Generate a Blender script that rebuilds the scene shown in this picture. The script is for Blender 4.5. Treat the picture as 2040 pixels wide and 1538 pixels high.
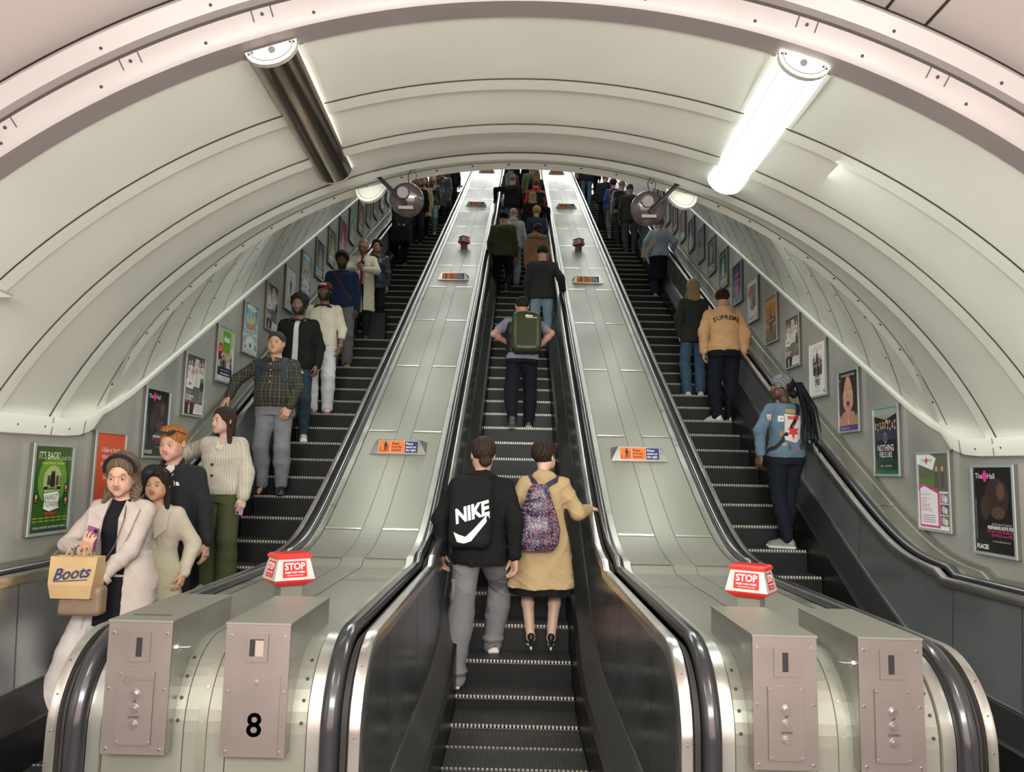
import bpy, bmesh, math, random
import numpy as np
from mathutils import Vector, Matrix, noise
from mathutils.bvhtree import BVHTree
random.seed(7)
S = bpy.context.scene
for o in list(bpy.data.objects): bpy.data.objects.remove(o)
C = S.collection
PI = math.pi
T = math.tan(math.radians(30))
K = 0.877                       # the place is laid out on a 0.4 step grid, then brought to metres by K
NZ = 0.79                       # nosing line of the incline: z = NZ + T*y ; lower landing at z = 0

# ---------------------------------------------------------------- camera
def cam_axes(p, y, r):
    cp, sp, cy, sy, cr, sr = math.cos(p), math.sin(p), math.cos(y), math.sin(y), math.cos(r), math.sin(r)
    f = Vector((sy*cp, cy*cp, sp)); rt = Vector((cy, -sy, 0)); up = rt.cross(f)
    return rt*cr+up*sr, -rt*sr+up*cr, f
cam = bpy.data.objects.new('camera', bpy.data.cameras.new('camera')); C.objects.link(cam)
rx, ux, fx = cam_axes(0.1117893, -0.0049288, 0.0223835)
M = Matrix((rx, ux, -fx)).transposed().to_4x4(); M.translation = Vector((-0.0537, -7.7545, 2.0104))*K
cam.matrix_world = M
cam.data.sensor_fit = 'HORIZONTAL'; cam.data.sensor_width = 36; cam.data.lens = 1500/2040*36
cam.data.clip_start = .05; cam.data.clip_end = 200
S.camera = cam

# ---------------------------------------------------------------- world, lights, exposure
S.view_settings.view_transform = 'Standard'; S.view_settings.look = 'None'
S.view_settings.gamma = 1; S.view_settings.exposure = 0.0; S.view_settings.use_curve_mapping = False
W = bpy.data.worlds.new('world'); S.world = W; W.use_nodes = True
W.node_tree.nodes['Background'].inputs[0].default_value = (1, .97, .95, 1)
W.node_tree.nodes['Background'].inputs[1].default_value = 0.5
def area(name, loc, target, sx, sy, power, col):
    L = bpy.data.lights.new(name, 'AREA'); L.shape = 'RECTANGLE'; L.size = sx; L.size_y = sy; L.energy = power*K*K; L.color = col
    o = bpy.data.objects.new(name, L); C.objects.link(o); o.location = loc
    o.rotation_euler = (Vector(target)-Vector(loc)).to_track_quat('-Z', 'Y').to_euler(); return o
area('unseen_hall_light', (0, -9.5, 3.4), (0, -2.5, 3.9), 5.5, 1.2, 560, (.97, 1, .92))  # added fill, high behind the camera, to brighten the vault
area('unseen_hall_light', (0, -9.2, 1.5), (0, -2.5, 3.2), 6.0, 2.0, 150, (1, .74, .68))  # added low pinkish fill for the steel fronts to reflect, no lamp there
area('unseen_hall_light', (-2.0, -6.2, 4.35), (-1.6, -3.0, 0), .5, 1.6, 50, (1, .84, .82))
area('unseen_hall_light', (2.0, -6.2, 4.35), (1.6, -3.0, 0), .5, 1.6, 60, (1, .84, .82))
for yy in (1.5, 5.5, 9.5, 13.5, 17.5):
    for sx in (-1.9, 1.9):
        area('incline_light', (sx, yy, 4.7+T*yy), (sx*.8, yy-.9, 1.4+T*yy), .5, 2.2, 36 if yy < 4 else 22, (.97, 1, .93))
area('upper_hall_light', (0, 23.5, 17.3), (0, 24.6, 13.2), 7, 2.5, 520, (.97, .99, 1))

# ---------------------------------------------------------------- helpers
def link(name, me, parent=None):
    o = bpy.data.objects.new(name, me); C.objects.link(o)
    if parent: o.parent = parent
    return o
def empty(name, loc=(0, 0, 0), rz=0):
    o = bpy.data.objects.new(name, None); C.objects.link(o); o.location = loc; o.rotation_euler = (0, 0, rz); o.empty_display_size = .1
    return o
def tag(o, label, cat=None, group=None, kind=None):
    if label: o['label'] = label
    if cat: o['category'] = cat
    if group: o['group'] = group
    if kind: o['kind'] = kind
    return o
class MB:
    def __init__(s): s.v = []; s.f = []; s.m = []
    def add(s, vs, fs, mi=0):
        n = len(s.v); s.v += [tuple(v) for v in vs]; s.f += [tuple(i+n for i in f) for f in fs]; s.m += [mi]*len(fs); return s
    def box(s, lo, hi, mi=0, M=None):
        x0, y0, z0 = lo; x1, y1, z1 = hi
        v = [(x0,y0,z0),(x1,y0,z0),(x1,y1,z0),(x0,y1,z0),(x0,y0,z1),(x1,y0,z1),(x1,y1,z1),(x0,y1,z1)]
        if M is not None: v = [tuple(M @ Vector(p)) for p in v]
        return s.add(v, [(0,3,2,1),(4,5,6,7),(0,1,5,4),(1,2,6,5),(2,3,7,6),(3,0,4,7)], mi)
    def quad(s, a, b, c, d, mi=0): return s.add([a, b, c, d], [(0, 1, 2, 3)], mi)
    def grid(s, rows, mi=0, closed=False, mf=None):
        n = len(s.v); w = len(rows[0])
        for r in rows: s.v += [tuple(p) for p in r]
        for i in range(len(rows)-1):
            for j in range(w if closed else w-1):
                k = (j+1) % w
                s.f.append((n+i*w+j, n+i*w+k, n+(i+1)*w+k, n+(i+1)*w+j)); s.m.append(mf(i, j) if mf else mi)
        return s
    def tube(s, pts, r, n=8, mi=0, cap=True):
        pts = [Vector(p) for p in pts]; rows = []
        rr = r if isinstance(r, (list, tuple)) else [r]*len(pts)
        up = Vector((0, 0, 1))
        for i, p in enumerate(pts):
            d = (pts[min(i+1, len(pts)-1)]-pts[max(i-1, 0)]).normalized()
            a = d.cross(up)
            if a.length < 1e-3: a = d.cross(Vector((0, 1, 0)))
            a.normalize(); b = d.cross(a).normalized()
            rows.append([p+(a*math.cos(2*PI*k/n)+b*math.sin(2*PI*k/n))*rr[i] for k in range(n)])
        base = len(s.v); s.grid(rows, mi, True)
        if cap:
            s.f.append(tuple(base+k for k in range(n))); s.m.append(mi)
            e = base+(len(rows)-1)*n; s.f.append(tuple(e+k for k in reversed(range(n)))); s.m.append(mi)
        return s
    def disc(s, c, nrm, r, h=0.0, n=12, mi=0):
        c = Vector(c); nrm = Vector(nrm).normalized()
        return s.tube([c, c+nrm*max(h, .0015)], r, n, mi)
    def mesh(s, name, mats, smooth=False):
        me = bpy.data.meshes.new(name); me.from_pydata(s.v, [], s.f); me.update()
        for m in (mats if isinstance(mats, (list, tuple)) else [mats]): me.materials.append(m)
        if len(me.materials) > 1: me.polygons.foreach_set('material_index', s.m)
        if smooth:
            me.polygons.foreach_set('use_smooth', [True]*len(me.polygons)); me.set_sharp_from_angle(angle=math.radians(38))
        return me
    def obj(s, name, mats, parent=None, smooth=False): return link(name, s.mesh(name, mats, smooth), parent)

def mat(name, col, rough=.5, metal=0., bump=0., bscale=30., var=0., vscale=6., emit=None, es=1., attr=False, coat=0., stretch=None, rvar=0.):
    m = bpy.data.materials.new(name); m.use_nodes = True; nt = m.node_tree; N = nt.nodes; P = N['Principled BSDF']
    P.inputs['Base Color'].default_value = (*col, 1); P.inputs['Roughness'].default_value = rough; P.inputs['Metallic'].default_value = metal
    if coat: P.inputs['Coat Weight'].default_value = coat; P.inputs['Coat Roughness'].default_value = .15
    if emit: P.inputs['Emission Color'].default_value = (*emit, 1); P.inputs['Emission Strength'].default_value = es
    tc = N.new('ShaderNodeTexCoord'); src = tc.outputs['Object']
    if stretch:
        mp = N.new('ShaderNodeMapping'); mp.inputs['Scale'].default_value = stretch; nt.links.new(src, mp.inputs[0]); src = mp.outputs[0]
    colout = None
    if attr:
        a = N.new('ShaderNodeVertexColor'); a.layer_name = 'Col'; colout = a.outputs['Color']; nt.links.new(colout, P.inputs['Base Color'])
    if var or rvar:
        nz = N.new('ShaderNodeTexNoise'); nz.inputs['Scale'].default_value = vscale; nz.inputs['Detail'].default_value = 5; nt.links.new(src, nz.inputs['Vector'])
        if var:
            mr = N.new('ShaderNodeMapRange'); mr.inputs[1].default_value = .3; mr.inputs[2].default_value = .7; mr.inputs[3].default_value = 1-var; mr.inputs[4].default_value = 1+var
            nt.links.new(nz.outputs[0], mr.inputs[0])
            mx = N.new('ShaderNodeMix'); mx.data_type = 'RGBA'; mx.blend_type = 'MULTIPLY'; mx.inputs[0].default_value = 1
            if colout: nt.links.new(colout, mx.inputs[6])
            else: mx.inputs[6].default_value = (*col, 1)
            nt.links.new(mr.outputs[0], mx.inputs[7]); nt.links.new(mx.outputs[2], P.inputs['Base Color'])
        if rvar:
            m2 = N.new('ShaderNodeMapRange'); m2.inputs[1].default_value = .3; m2.inputs[2].default_value = .7; m2.inputs[3].default_value = max(.03, rough-rvar); m2.inputs[4].default_value = rough+rvar
            nt.links.new(nz.outputs[0], m2.inputs[0]); nt.links.new(m2.outputs[0], P.inputs['Roughness'])
    if bump:
        nb = N.new('ShaderNodeTexNoise'); nb.inputs['Scale'].default_value = bscale; nb.inputs['Detail'].default_value = 4; nt.links.new(src, nb.inputs['Vector'])
        bp = N.new('ShaderNodeBump'); bp.inputs['Strength'].default_value = bump; bp.inputs['Distance'].default_value = .01
        nt.links.new(nb.outputs[0], bp.inputs['Height']); nt.links.new(bp.outputs[0], P.inputs['Normal'])
    return m
def text_mesh(body, size, depth=.001, align='CENTER', squash=1., bold=0., font_shear=0.):
    cu = bpy.data.curves.new('txt', 'FONT'); cu.body = body; cu.size = size; cu.extrude = depth; cu.align_x = align; cu.align_y = 'CENTER'
    cu.offset = bold; cu.shear = font_shear; cu.space_line = .95; cu.resolution_u = 3
    o = bpy.data.objects.new('txt', cu); C.objects.link(o); bpy.context.view_layer.update()
    me = bpy.data.meshes.new_from_object(o.evaluated_get(bpy.context.evaluated_depsgraph_get()))
    vs = [(v.co.x*squash, v.co.y, v.co.z) for v in me.vertices]; fs = [tuple(p.vertices) for p in me.polygons]
    bpy.data.objects.remove(o); bpy.data.meshes.remove(me); bpy.data.curves.remove(cu)
    return vs, fs

MATS = dict(
 vault=mat('vault_cream_enamel', (.84, .855, .785), .38, 0, .06, 3., .06, .8, coat=.15, rvar=.06),
 vault_in=mat('incline_polished_enamel', (.86, .87, .80), .3, 0, .3, 2.2, .12, 1.6, rvar=.08),
 seam=mat('dark_seam', (.03, .026, .022), .7),
 trimarch=mat('arch_trim_enamel', (.30, .262, .255), .45, 0, .05, 4, .05, 2, coat=.05),
 wall=mat('wall_brushed_grey', (.47, .47, .435), .42, .4, .08, 6, .16, 1.3, rvar=.1),
 deck=mat('deck_brushed_steel', (.24, .24, .20), .42, .45, .06, 5, .10, 1.1, stretch=(1, .35, .35), rvar=.08),
 deckdk=mat('deck_edge_steel', (.40, .40, .37), .32, .8, 0, 5, .1, 3, rvar=.08),
 bright=mat('polished_rail_steel', (.62, .60, .57), .24, .95, 0, 5, .04, 3, rvar=.05),
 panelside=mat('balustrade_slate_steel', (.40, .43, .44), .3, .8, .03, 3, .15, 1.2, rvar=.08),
 innerdeck_reflect=mat('inner_deck_dark_reflection', (.035, .035, .037), .3, .5),  # inner deck steel on the side escalators, dark reflections put into its colour
 panel=mat('balustrade_steel_dark_reflection', (.19, .20, .21), .24, .85, .03, 3, .15, 1.2, rvar=.08),  # darker copy of panelside: reflected riders and darkness put into the colour
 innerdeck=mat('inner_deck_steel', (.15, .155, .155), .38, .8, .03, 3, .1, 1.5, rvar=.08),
 skirt=mat('skirt_black', (.02, .02, .022), .35, .5),
 rubber=mat('handrail_rubber', (.022, .022, .026), .22, 0, 0, 5, .1, 3, coat=.5),
 step=mat('step_black', (.010, .012, .013), .5, .4),
 steptread=mat('step_tread_grey', (.10, .10, .098), .5, .6),
 steptip=mat('step_tip_light', (.60, .57, .50), .4, .2),
 stepline=mat('step_edge_metal', (.22, .21, .19), .4, .7),
 cab=mat('cabinet_satin_steel', (.25, .215, .20), .38, .6, .05, 12, .06, 3, rvar=.05),
 white=mat('white_paint', (.8, .8, .78), .5), black=mat('black_plastic', (.012, .012, .014), .4),
 floor=mat('floor_dark', (.10, .095, .09), .5, 0, .1, 20, .1, 4),
)
# ================================================================ STRUCTURE
def lin(F, O, w=.22):           # height that is F on the landing and (nosing line + O) on the incline
    def z(y):
        a, b = F, NZ+O+T*y
        return (a+b+math.sqrt((a-b)**2+w*w))/2
    return z
YTOP = 21.4
ys_in = [-4.05+i*.1 for i in range(46)]+[.5+i*.7 for i in range(31)]
def vault_pt(a, R, Yt=None, t=None, Y2=None, zc=None):
    if Yt is not None:          # incline ring given by its springing point
        t = -T; zt = 2.95+T*Yt; R = R-.28; a = a*65.5/61.5
        z = zt+(R*math.cos(a)-1.80)/math.sqrt(1+t*t)
        return (R*math.sin(a), Yt+t*(z-zt), z)
    z = zc+R*math.cos(a)/math.sqrt(1+t*t)
    return (R*math.sin(a), Y2+t*(z-2), z)
A0 = math.radians(58.2); NA = 72
A1 = math.radians(61.5)
angs = [-A1+2*A1*i/NA for i in range(NA+1)]
RINGS = [(-3.98, 0, -.055), (-3.228, 0, -.044), (-2.349, -.1, -.02), (-1.511, -.2, .087), (-.538, -.4, .386)]
def ring_at(s):                 # s in 0..4 along the level part
    k = min(int(s), 3); f = s-k; a, b = RINGS[k], RINGS[k+1]
    return tuple(a[i]*(1-f)+b[i]*f for i in range(3))
V = MB()
lev = []
for i in range(17):
    Y2, t, zc = ring_at(i/4); lev.append([vault_pt(a, 4.53, t=t, Y2=Y2, zc=zc) for a in angs])
V.grid(lev, 0)
def ring_strip(mb, fn, R, w, mi):   # thin proud strip following a ring
    rows = [[Vector(fn(a, R)) for a in angs]]
    rows.append([p+Vector((0, w, 0)) for p in rows[0]]); mb.grid(rows, mi)
def dots(mb, fn, R, step, rad, mi, dy=.0):
    n = int(2*A0*R/step)
    for i in range(n):
        a = -A0+2*A0*(i+.5)/n; p = Vector(fn(a, R)); nn = Vector((-math.sin(a), 0, -math.cos(a)))
        mb.disc(p+Vector((0, dy, 0)), nn, rad, .003, 6, mi)
for k in (1, 2, 3):
    Y2, t, zc = RINGS[k]; fn = lambda a, R, Y2=Y2, t=t, zc=zc: vault_pt(a, R, t=t, Y2=Y2, zc=zc)
    ring_strip(V, fn, 4.527, .012, 1); dots(V, fn, 4.53, .30, .011, 1, .075)
    # lapped panel edge, slightly proud
    rows = [[Vector(fn(a, 4.522))+Vector((0, dd, 0)) for a in angs] for dd in (.012, .13)]
    V.grid(rows, 0)
V.obj('ceiling_vault', [MATS['vault'], MATS['seam']], smooth=True)
tag(bpy.data.objects['ceiling_vault'], None, kind='structure'); bpy.data.objects['ceiling_vault'].name = 'ceiling'
# lip of the level vault
L = MB(); Y2, t, zc = RINGS[4]
pts = [Vector(vault_pt(a, 4.53, t=t, Y2=Y2, zc=zc)) for a in angs]
L.grid([[p+Vector((0, -.09, .0))*1 + Vector((-math.sin(a), 0, -math.cos(a)))*h for p, a in zip(pts, angs)] if 0 else
        [p+Vector((0, dy, 0))+Vector((-math.sin(a), 0, -math.cos(a)))*h for p, a in zip(pts, angs)]
        for dy, h in ((-.13, .006), (-.005, .012), (.03, .012), (.05, -.01), (.05, -.16))], 0)
ring_strip(L, lambda a, R: vault_pt(a, R, t=t, Y2=Y2-.13, zc=zc), 4.515, .010, 1)
dots(L, lambda a, R: vault_pt(a, R, t=t, Y2=Y2, zc=zc), 4.52, .30, .011, 1, -.07)
o = L.obj('trim_1', [MATS['vault'], MATS['seam']], smooth=True); tag(o, None, kind='structure')
# inclined barrel
B = MB(); rows = []
NR = 37
for i in range(NR*2+1):
    Yt = -.83+i*.325
    rows.append([vault_pt(a, 4.53+(.03*math.cos(a*3) if 0 else 0), Yt=Yt) for a in angs])
B.grid(rows, 0)
for i in range(1, NR):
    Yt = -.83+i*.65; fn = lambda a, R, Yt=Yt: vault_pt(a, R, Yt=Yt)
    ring_strip(B, fn, 4.526, .010, 1)
    dots(B, fn, 4.53, .5, .010, 1, .06)
o = B.obj('ceiling_incline', [MATS['vault_in'], MATS['seam']], smooth=True); tag(o, None, kind='structure')
# springing trim along both sides: level part then incline
for sx, nm in ((-1, 'trim_2'), (1, 'trim_3')):
    t_ = MB(); pth = [(-4.2, 2.33), (-3, 2.33), (-2, 2.34), (-1.5, 2.345), (-1.3, 2.36), (-1.1, 2.41), (-.9, 2.49), (-.7, 2.57)]+[(y, 2.95+T*y) for y in (-.4, 0, 2, 5, 10, 15, 20, 23)]
    prof = [(3.97, .03), (3.80, .015), (3.775, -.04), (3.79, -.13), (3.83, -.14)]
    t_.grid([[(sx*(3.83+(x-3.83)*(1 if y < -1 or x > 3.9 else .45)), y, z+h*(1 if y < -1 else .45)) for x, h in prof] for y, z in pth], 0)
    for y, z in pth[:-1]: pass
    yy = -4.1
    while yy < -1.0:
        z = 2.345 if yy < -1.2 else max(2.345, 2.95+T*yy)
        t_.disc((sx*3.782, yy, z-.07), (-sx, 0, 0), .009, .004, 6, 1); yy += .33
    for yy in [-3.5, -2.6, -1.7, -1.25]:
        z = 2.345 if yy < -1.2 else 2.95+T*yy
        t_.quad((sx*3.772, yy, z+.01), (sx*3.772, yy+.008, z+.01), (sx*3.785, yy+.008, z-.13), (sx*3.785, yy, z-.13), 1)
    o = t_.obj(nm, [MATS['vault'], MATS['seam']], smooth=True); tag(o, None, kind='structure')
# side walls
ysw = [-9.5, -6, -4.4]+[-4.2+i*.2 for i in range(24)]+[.8+i*1.0 for i in range(22)]
for sx, nm in ((-1, 'wall_left'), (1, 'wall_right')):
    w = MB(); zt = lambda y: (2.33 if y < -1.3 else max(2.33, 2.95+T*y))+.02
    lo = lin(.9, .85)
    w.grid([[(sx*3.83, y, lo(y)-.1), (sx*3.83, y, zt(y))] for y in ysw], 0)
    # rear edge: vault springing to wall gap
    y = 2.3
    while y < -99:
        z0, z1 = lo(y), zt(y)
        w.quad((sx*3.8275, y, z0), (sx*3.8275, y+.006, z0), (sx*3.8275, y+.006, z1), (sx*3.8275, y, z1), 1); y += 2.57
    w.grid([[(sx*3.95, y, -.2), (sx*3.83, y, lo(y)-.1)] for y in ysw], 0)
    o = w.obj(nm, [MATS['wall'], MATS['seam']]); tag(o, None, kind='structure')
# front arch trim and the outer hall barrel
F = MB(); Yf = -3.98
def hp(a, R, y, zc=-.06): return (R*math.sin(a), y, zc+R*math.cos(a))
hang = [-math.radians(66)+math.radians(132)*i/96 for i in range(97)]
F.grid([[hp(a, R, y) for a in hang] for R, y in ((4.53, -3.90), (4.53, -4.04), (4.56, -4.06), (4.665, -4.07), (4.675, -4.05), (4.70, -4.05), (4.71, -4.09), (4.80, -4.12), (4.83, -4.10), (4.86, -4.04), (4.86, -3.95), (5.0, -3.95))], 0,
       mf=lambda i, j: 1 if i in (4,) or i >= 9 else 0)
n = 17
for i in range(n):
    a = -math.radians(62)+math.radians(124)*(i+.5)/n
    for R, yy, off in ((4.575, -4.062, 0), (4.74, -4.10, .02)):
        F.disc(hp(a+off, R, yy), (0, -1, 0), .009, .004, 6, 1)
for i in range(13):
    a = -math.radians(58)+math.radians(116)*(i+.5)/13
    for da in (-.011, .011):
        aa = a+da
        F.add([hp(aa-.0006, 4.60, -4.071), hp(aa+.0006, 4.60, -4.071), hp(aa+.0006, 4.665, -4.074), hp(aa-.0006, 4.665, -4.074)], [(0, 1, 2, 3)], 1)
    F.disc(hp(a, 4.63, -4.072), (0, -1, 0), .009, .004, 6, 1)
o = F.obj('trim_4', [MATS['trimarch'], MATS['seam']], smooth=True); tag(o, None, kind='structure')
H = MB()
H.grid([[hp(a, 4.96, y, -.1) for a in hang] for y in (-4.0, -6, -8, -11, -13)], 0)
for a in (.385, .43):
    H.add([hp(a, 4.955, -4.0, -.1), hp(a+.003, 4.955, -4.0, -.1), hp(a+.003, 4.955, -9, -.1), hp(a, 4.955, -9, -.1)], [(0, 1, 2, 3)], 1)
o = H.obj('ceiling_hall', [mat('hall_ceiling_paint', (.60, .53, .50), .55, 0, .05, 3, .05, .7), MATS['seam']], smooth=True); tag(o, None, kind='structure')
# landing floor, shaft floor, upper landing
G = MB(); G.box((-4.6, -13, -.2), (4.6, -3.3, 0), 0)
o = G.obj('floor', MATS['floor']); tag(o, None, kind='structure')
G = MB(); G.grid([[(x, y, lin(-.35, -.6)(y)) for x in (-4, 4)] for y in [-3.3, -2, -1, 0, 2, 8, 14, 21.4]], 0)
o = G.obj('floor_incline', MATS['skirt']); tag(o, None, kind='structure')
TOPZ = NZ+T*YTOP
G = MB(); G.box((-4.6, YTOP+.6, TOPZ-.3), (4.6, 27.5, TOPZ), 0)
o = G.obj('floor_upper', mat('upper_floor', (.55, .55, .54), .35)); tag(o, None, kind='structure')
G = MB(); G.quad((-5, 27, TOPZ), (5, 27, TOPZ), (5, 27, 15.42), (-5, 27, 15.42), 0); G.quad((-5, 26.98, 15.42), (5, 26.98, 15.42), (5, 26.98, 15.52), (-5, 26.98, 15.52), 1)
G.quad((-5, 27, 15.52), (5, 27, 15.52), (5, 27, 19), (-5, 27, 19), 0)
o = G.obj('wall_upper', [mat('upper_wall_tile', (.82, .83, .84), .35), MATS['seam']]); tag(o, None, kind='structure')
G = MB(); G.quad((-5, -13, -.5), (5, -13, -.5), (5, -13, 5), (-5, -13, 5))
o = G.obj('wall_rear', mat('rear_wall_tile', (.55, .48, .45), .4)); tag(o, None, kind='structure')

# ================================================================ ESCALATORS
P = 2.70
# handrail path (y, z) with normals; n>0 points outwards (up on the run)
def rail_path():
    pts = []
    Rn = .38; cy, cz = -4.05, .87
    pts.append((cy+.1, .28)); pts.append((cy-.1, .29)); pts.append((cy-.26, .36)); pts.append((cy-.36, .50)); pts.append((cy-.38, .68))
    for i in range(13):
        a = PI-PI/2*i/12; pts.append((cy+Rn*math.cos(a), cz+Rn*math.sin(a)))
    for y in (-3.8, -3.4, -3.0, -2.6, -2.2, -1.9, -1.6): pts.append((y, 1.25))
    z = lin(1.25, 1.0, .30)
    for i in range(14): pts.append((-1.5+i*.1, z(-1.5+i*.1)))
    for i in range(32): pts.append((i*.68, z(i*.68)))
    pts += [(21.6, z(21.6)-.03), (22.1, z(22.1)-.16), (22.6, z(22.1)-.05)]
    out = []
    for i, p in enumerate(pts):
        a = pts[max(i-1, 0)]; b = pts[min(i+1, len(pts)-1)]; d = Vector((b[0]-a[0], b[1]-a[1])).normalized()
        out.append((p[0], p[1], -d.y, d.x))
    return out
RP = rail_path()
RP_front = [r for r in RP]
def sweep(mb, prof, xc, sx, mi=0, closed=False, path=RP, mf=None):
    rows = [[(xc+sx*x, y+ny*n, z+nz*n) for x, n in prof] for y, z, ny, nz in path]
    mb.grid(rows, mi, closed, mf)
def step_mesh():
    m = MB(); hw = .5; pitch = .0152; n = 65; x0 = -n*pitch/2
    m.box((-hw, .0, -.30), (hw, .012, -.012), 0)        # riser
    m.box((-hw, .0, -.03), (hw, .40, -.012), 1)         # tread plate
    for i in range(n+1):
        x = x0+i*pitch
        m.box((x-.0035, .008, -.012), (x+.0035, .398, 0), 1)
        m.box((x-.003, -.006, -.29), (x+.003, .0, -.02), 0)
    for i in range(0, n+1, 2):
        x = x0+i*pitch
        m.box((x-.0075, -.0075, -.020), (x+.0075, .010, .0015), 2)
    m.box((-hw, -.008, -.029), (hw, .0, -.023), 3)
    m.box((.187, .0, -.013), (.192, .40, -.001), 3)
    m.box((-hw, .02, -.18), (hw, .38, -.03), 0)
    return m.mesh('step', [MATS['step'], MATS['steptread'], MATS['steptip'], MATS['stepline']])
STEP = step_mesh()
def nose_z(y):
    a = NZ+T*y
    if y <= -1.96: return 0.0
    if y >= -.8: return a
    u = (y+1.96); return u*u/(2*2.2)*0+ (lambda d: 2.2-math.sqrt(2.2**2-d*d))(u) if u < 2.2*math.sin(math.radians(30)) else a
def in_hinge(side, xc, e, rail_label=None): pass
def make_escalator(xc, phase, label, nm='escalator'):
    e = empty(nm, (xc, -4.45, 0)); tag(e, label, 'escalator', 'escalators side by side')
    def PT(o): o.location = (0, 4.45, 0); return o
    k0 = int(math.floor((-3.0-phase)/.4))
    for k in range(k0, k0+62):
        y = phase+.4*k
        if y > YTOP: break
        s = link('step', STEP, e); s.location = (0, y+4.45, nose_z(y))
    # comb and landing plate
    m = MB(); m.box((-.5, -4.6, .0), (.5, -3.02, .012), 0)
    for i in range(33): m.box((-.49+i*.0304, -3.03, .0), (-.48+i*.0304, -2.9, .008), 1)
    PT(m.obj('comb_plate', [MATS['stepline'], MATS['steptip']], e))
    ysl = [-4.35, -4.2]+ys_in
    for sx in (-1, 1):
        m = MB(); a = lin(.27, .28, .2); b = lin(-.12, -.32, .3)
        m.grid([[(sx*.50, y, b(y)), (sx*.515, y, a(y)-.01), (sx*.55, y, a(y))] for y in ysl], 0); PT(m.obj('skirting', MATS['skirt'], e, True))
        m = MB(); c = lin(.45, .50, .25)
        m.grid([[(sx*.548, y, a(y)), (sx*.556, y, a(y)+.012), (sx*.640, y, c(y)-.02), (sx*.652, y, c(y)), (sx*.66, y, c(y)+.004)] for y in ysl], 0); m.grid([[(sx*.652, y, c(y)), (sx*.645, y, c(y)+.010)] for y in ysl], 1); PT(m.obj('inner_decking', [MATS['innerdeck'] if xc == 0 else MATS['innerdeck_reflect'], MATS['bright']], e, True))
        # balustrade panel; the centre pair has dark reflections put into its colour
        m = MB(); top = lin(1.19, .93, .28); ysp = [-4.40, -4.37, -4.32, -4.25, -4.15]+ys_in
        def tz(y): return top(y) if y >= -4.05 else .86+math.sqrt(max(0, .335**2-(y+4.05)**2)) if y > -4.385 else .80
        m.grid([[(sx*.655, y, c(y)-.01), (sx*.69, y, tz(y))] for y in ysp], 0)
        for y in [-3.75, -2.55, -1.75]+[-.2+1.32*i for i in range(17)]:
            zb, zt = c(y)+.01, tz(y)-.01; nz_ = .35 if y > -1 else 0
            m.quad((sx*.653, y, zb), (sx*.653, y+.008, zb), (sx*.687, y+.008-nz_*.0, zt), (sx*.687, y, zt), 1)
        PT(m.obj('balustrade_panel', [MATS['panel'] if xc == 0 else MATS['panelside'], MATS['innerdeck']], e, False))
        # bright trim rail
        m = MB(); sweep(m, [(.672, -.075), (.672, -.03), (.682, -.012), (.70, -.006), (.728, -.008), (.732, -.02), (.732, -.07)], 0, sx)
        yv = 0
        for (y, z, ny, nz) in RP[2:12:3]:
            m.disc((sx*.705, y+ny*-.006, z+nz*-.006), (0, ny, nz), .0045, .003, 8, 1)
        PT(m.obj('trim_rail', [MATS['bright'], MATS['panel']], e, True))
        m = MB(); sweep(m, [(.732, -.05), (.772, -.045)], 0, sx); sweep(m, [(.742, -.05), (.744, -.03), (.748, -.03), (.75, -.05)], 0, sx)
        PT(m.obj('track_groove', MATS['seam'], e, False))
        m = MB()
        prof = [(.770, -.018), (.772, .004), (.782, .018), (.800, .026), (.822, .026), (.840, .018), (.850, .004), (.852, -.018), (.838, -.026), (.784, -.026)]
        sweep(m, prof, 0, sx, 0, True); PT(m.obj('handrail', MATS['rubber'], e, True))
    return e
make_escalator(0, 0.0, 'middle escalator going up, most of its lower steps empty behind a pair of riders')
make_escalator(-P, .281-.4*0, 'left-hand escalator carrying a queue of riders down towards the camera')
make_escalator(P, .320, 'right-hand escalator with dotted steps, running up beside the right poster wall')

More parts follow.
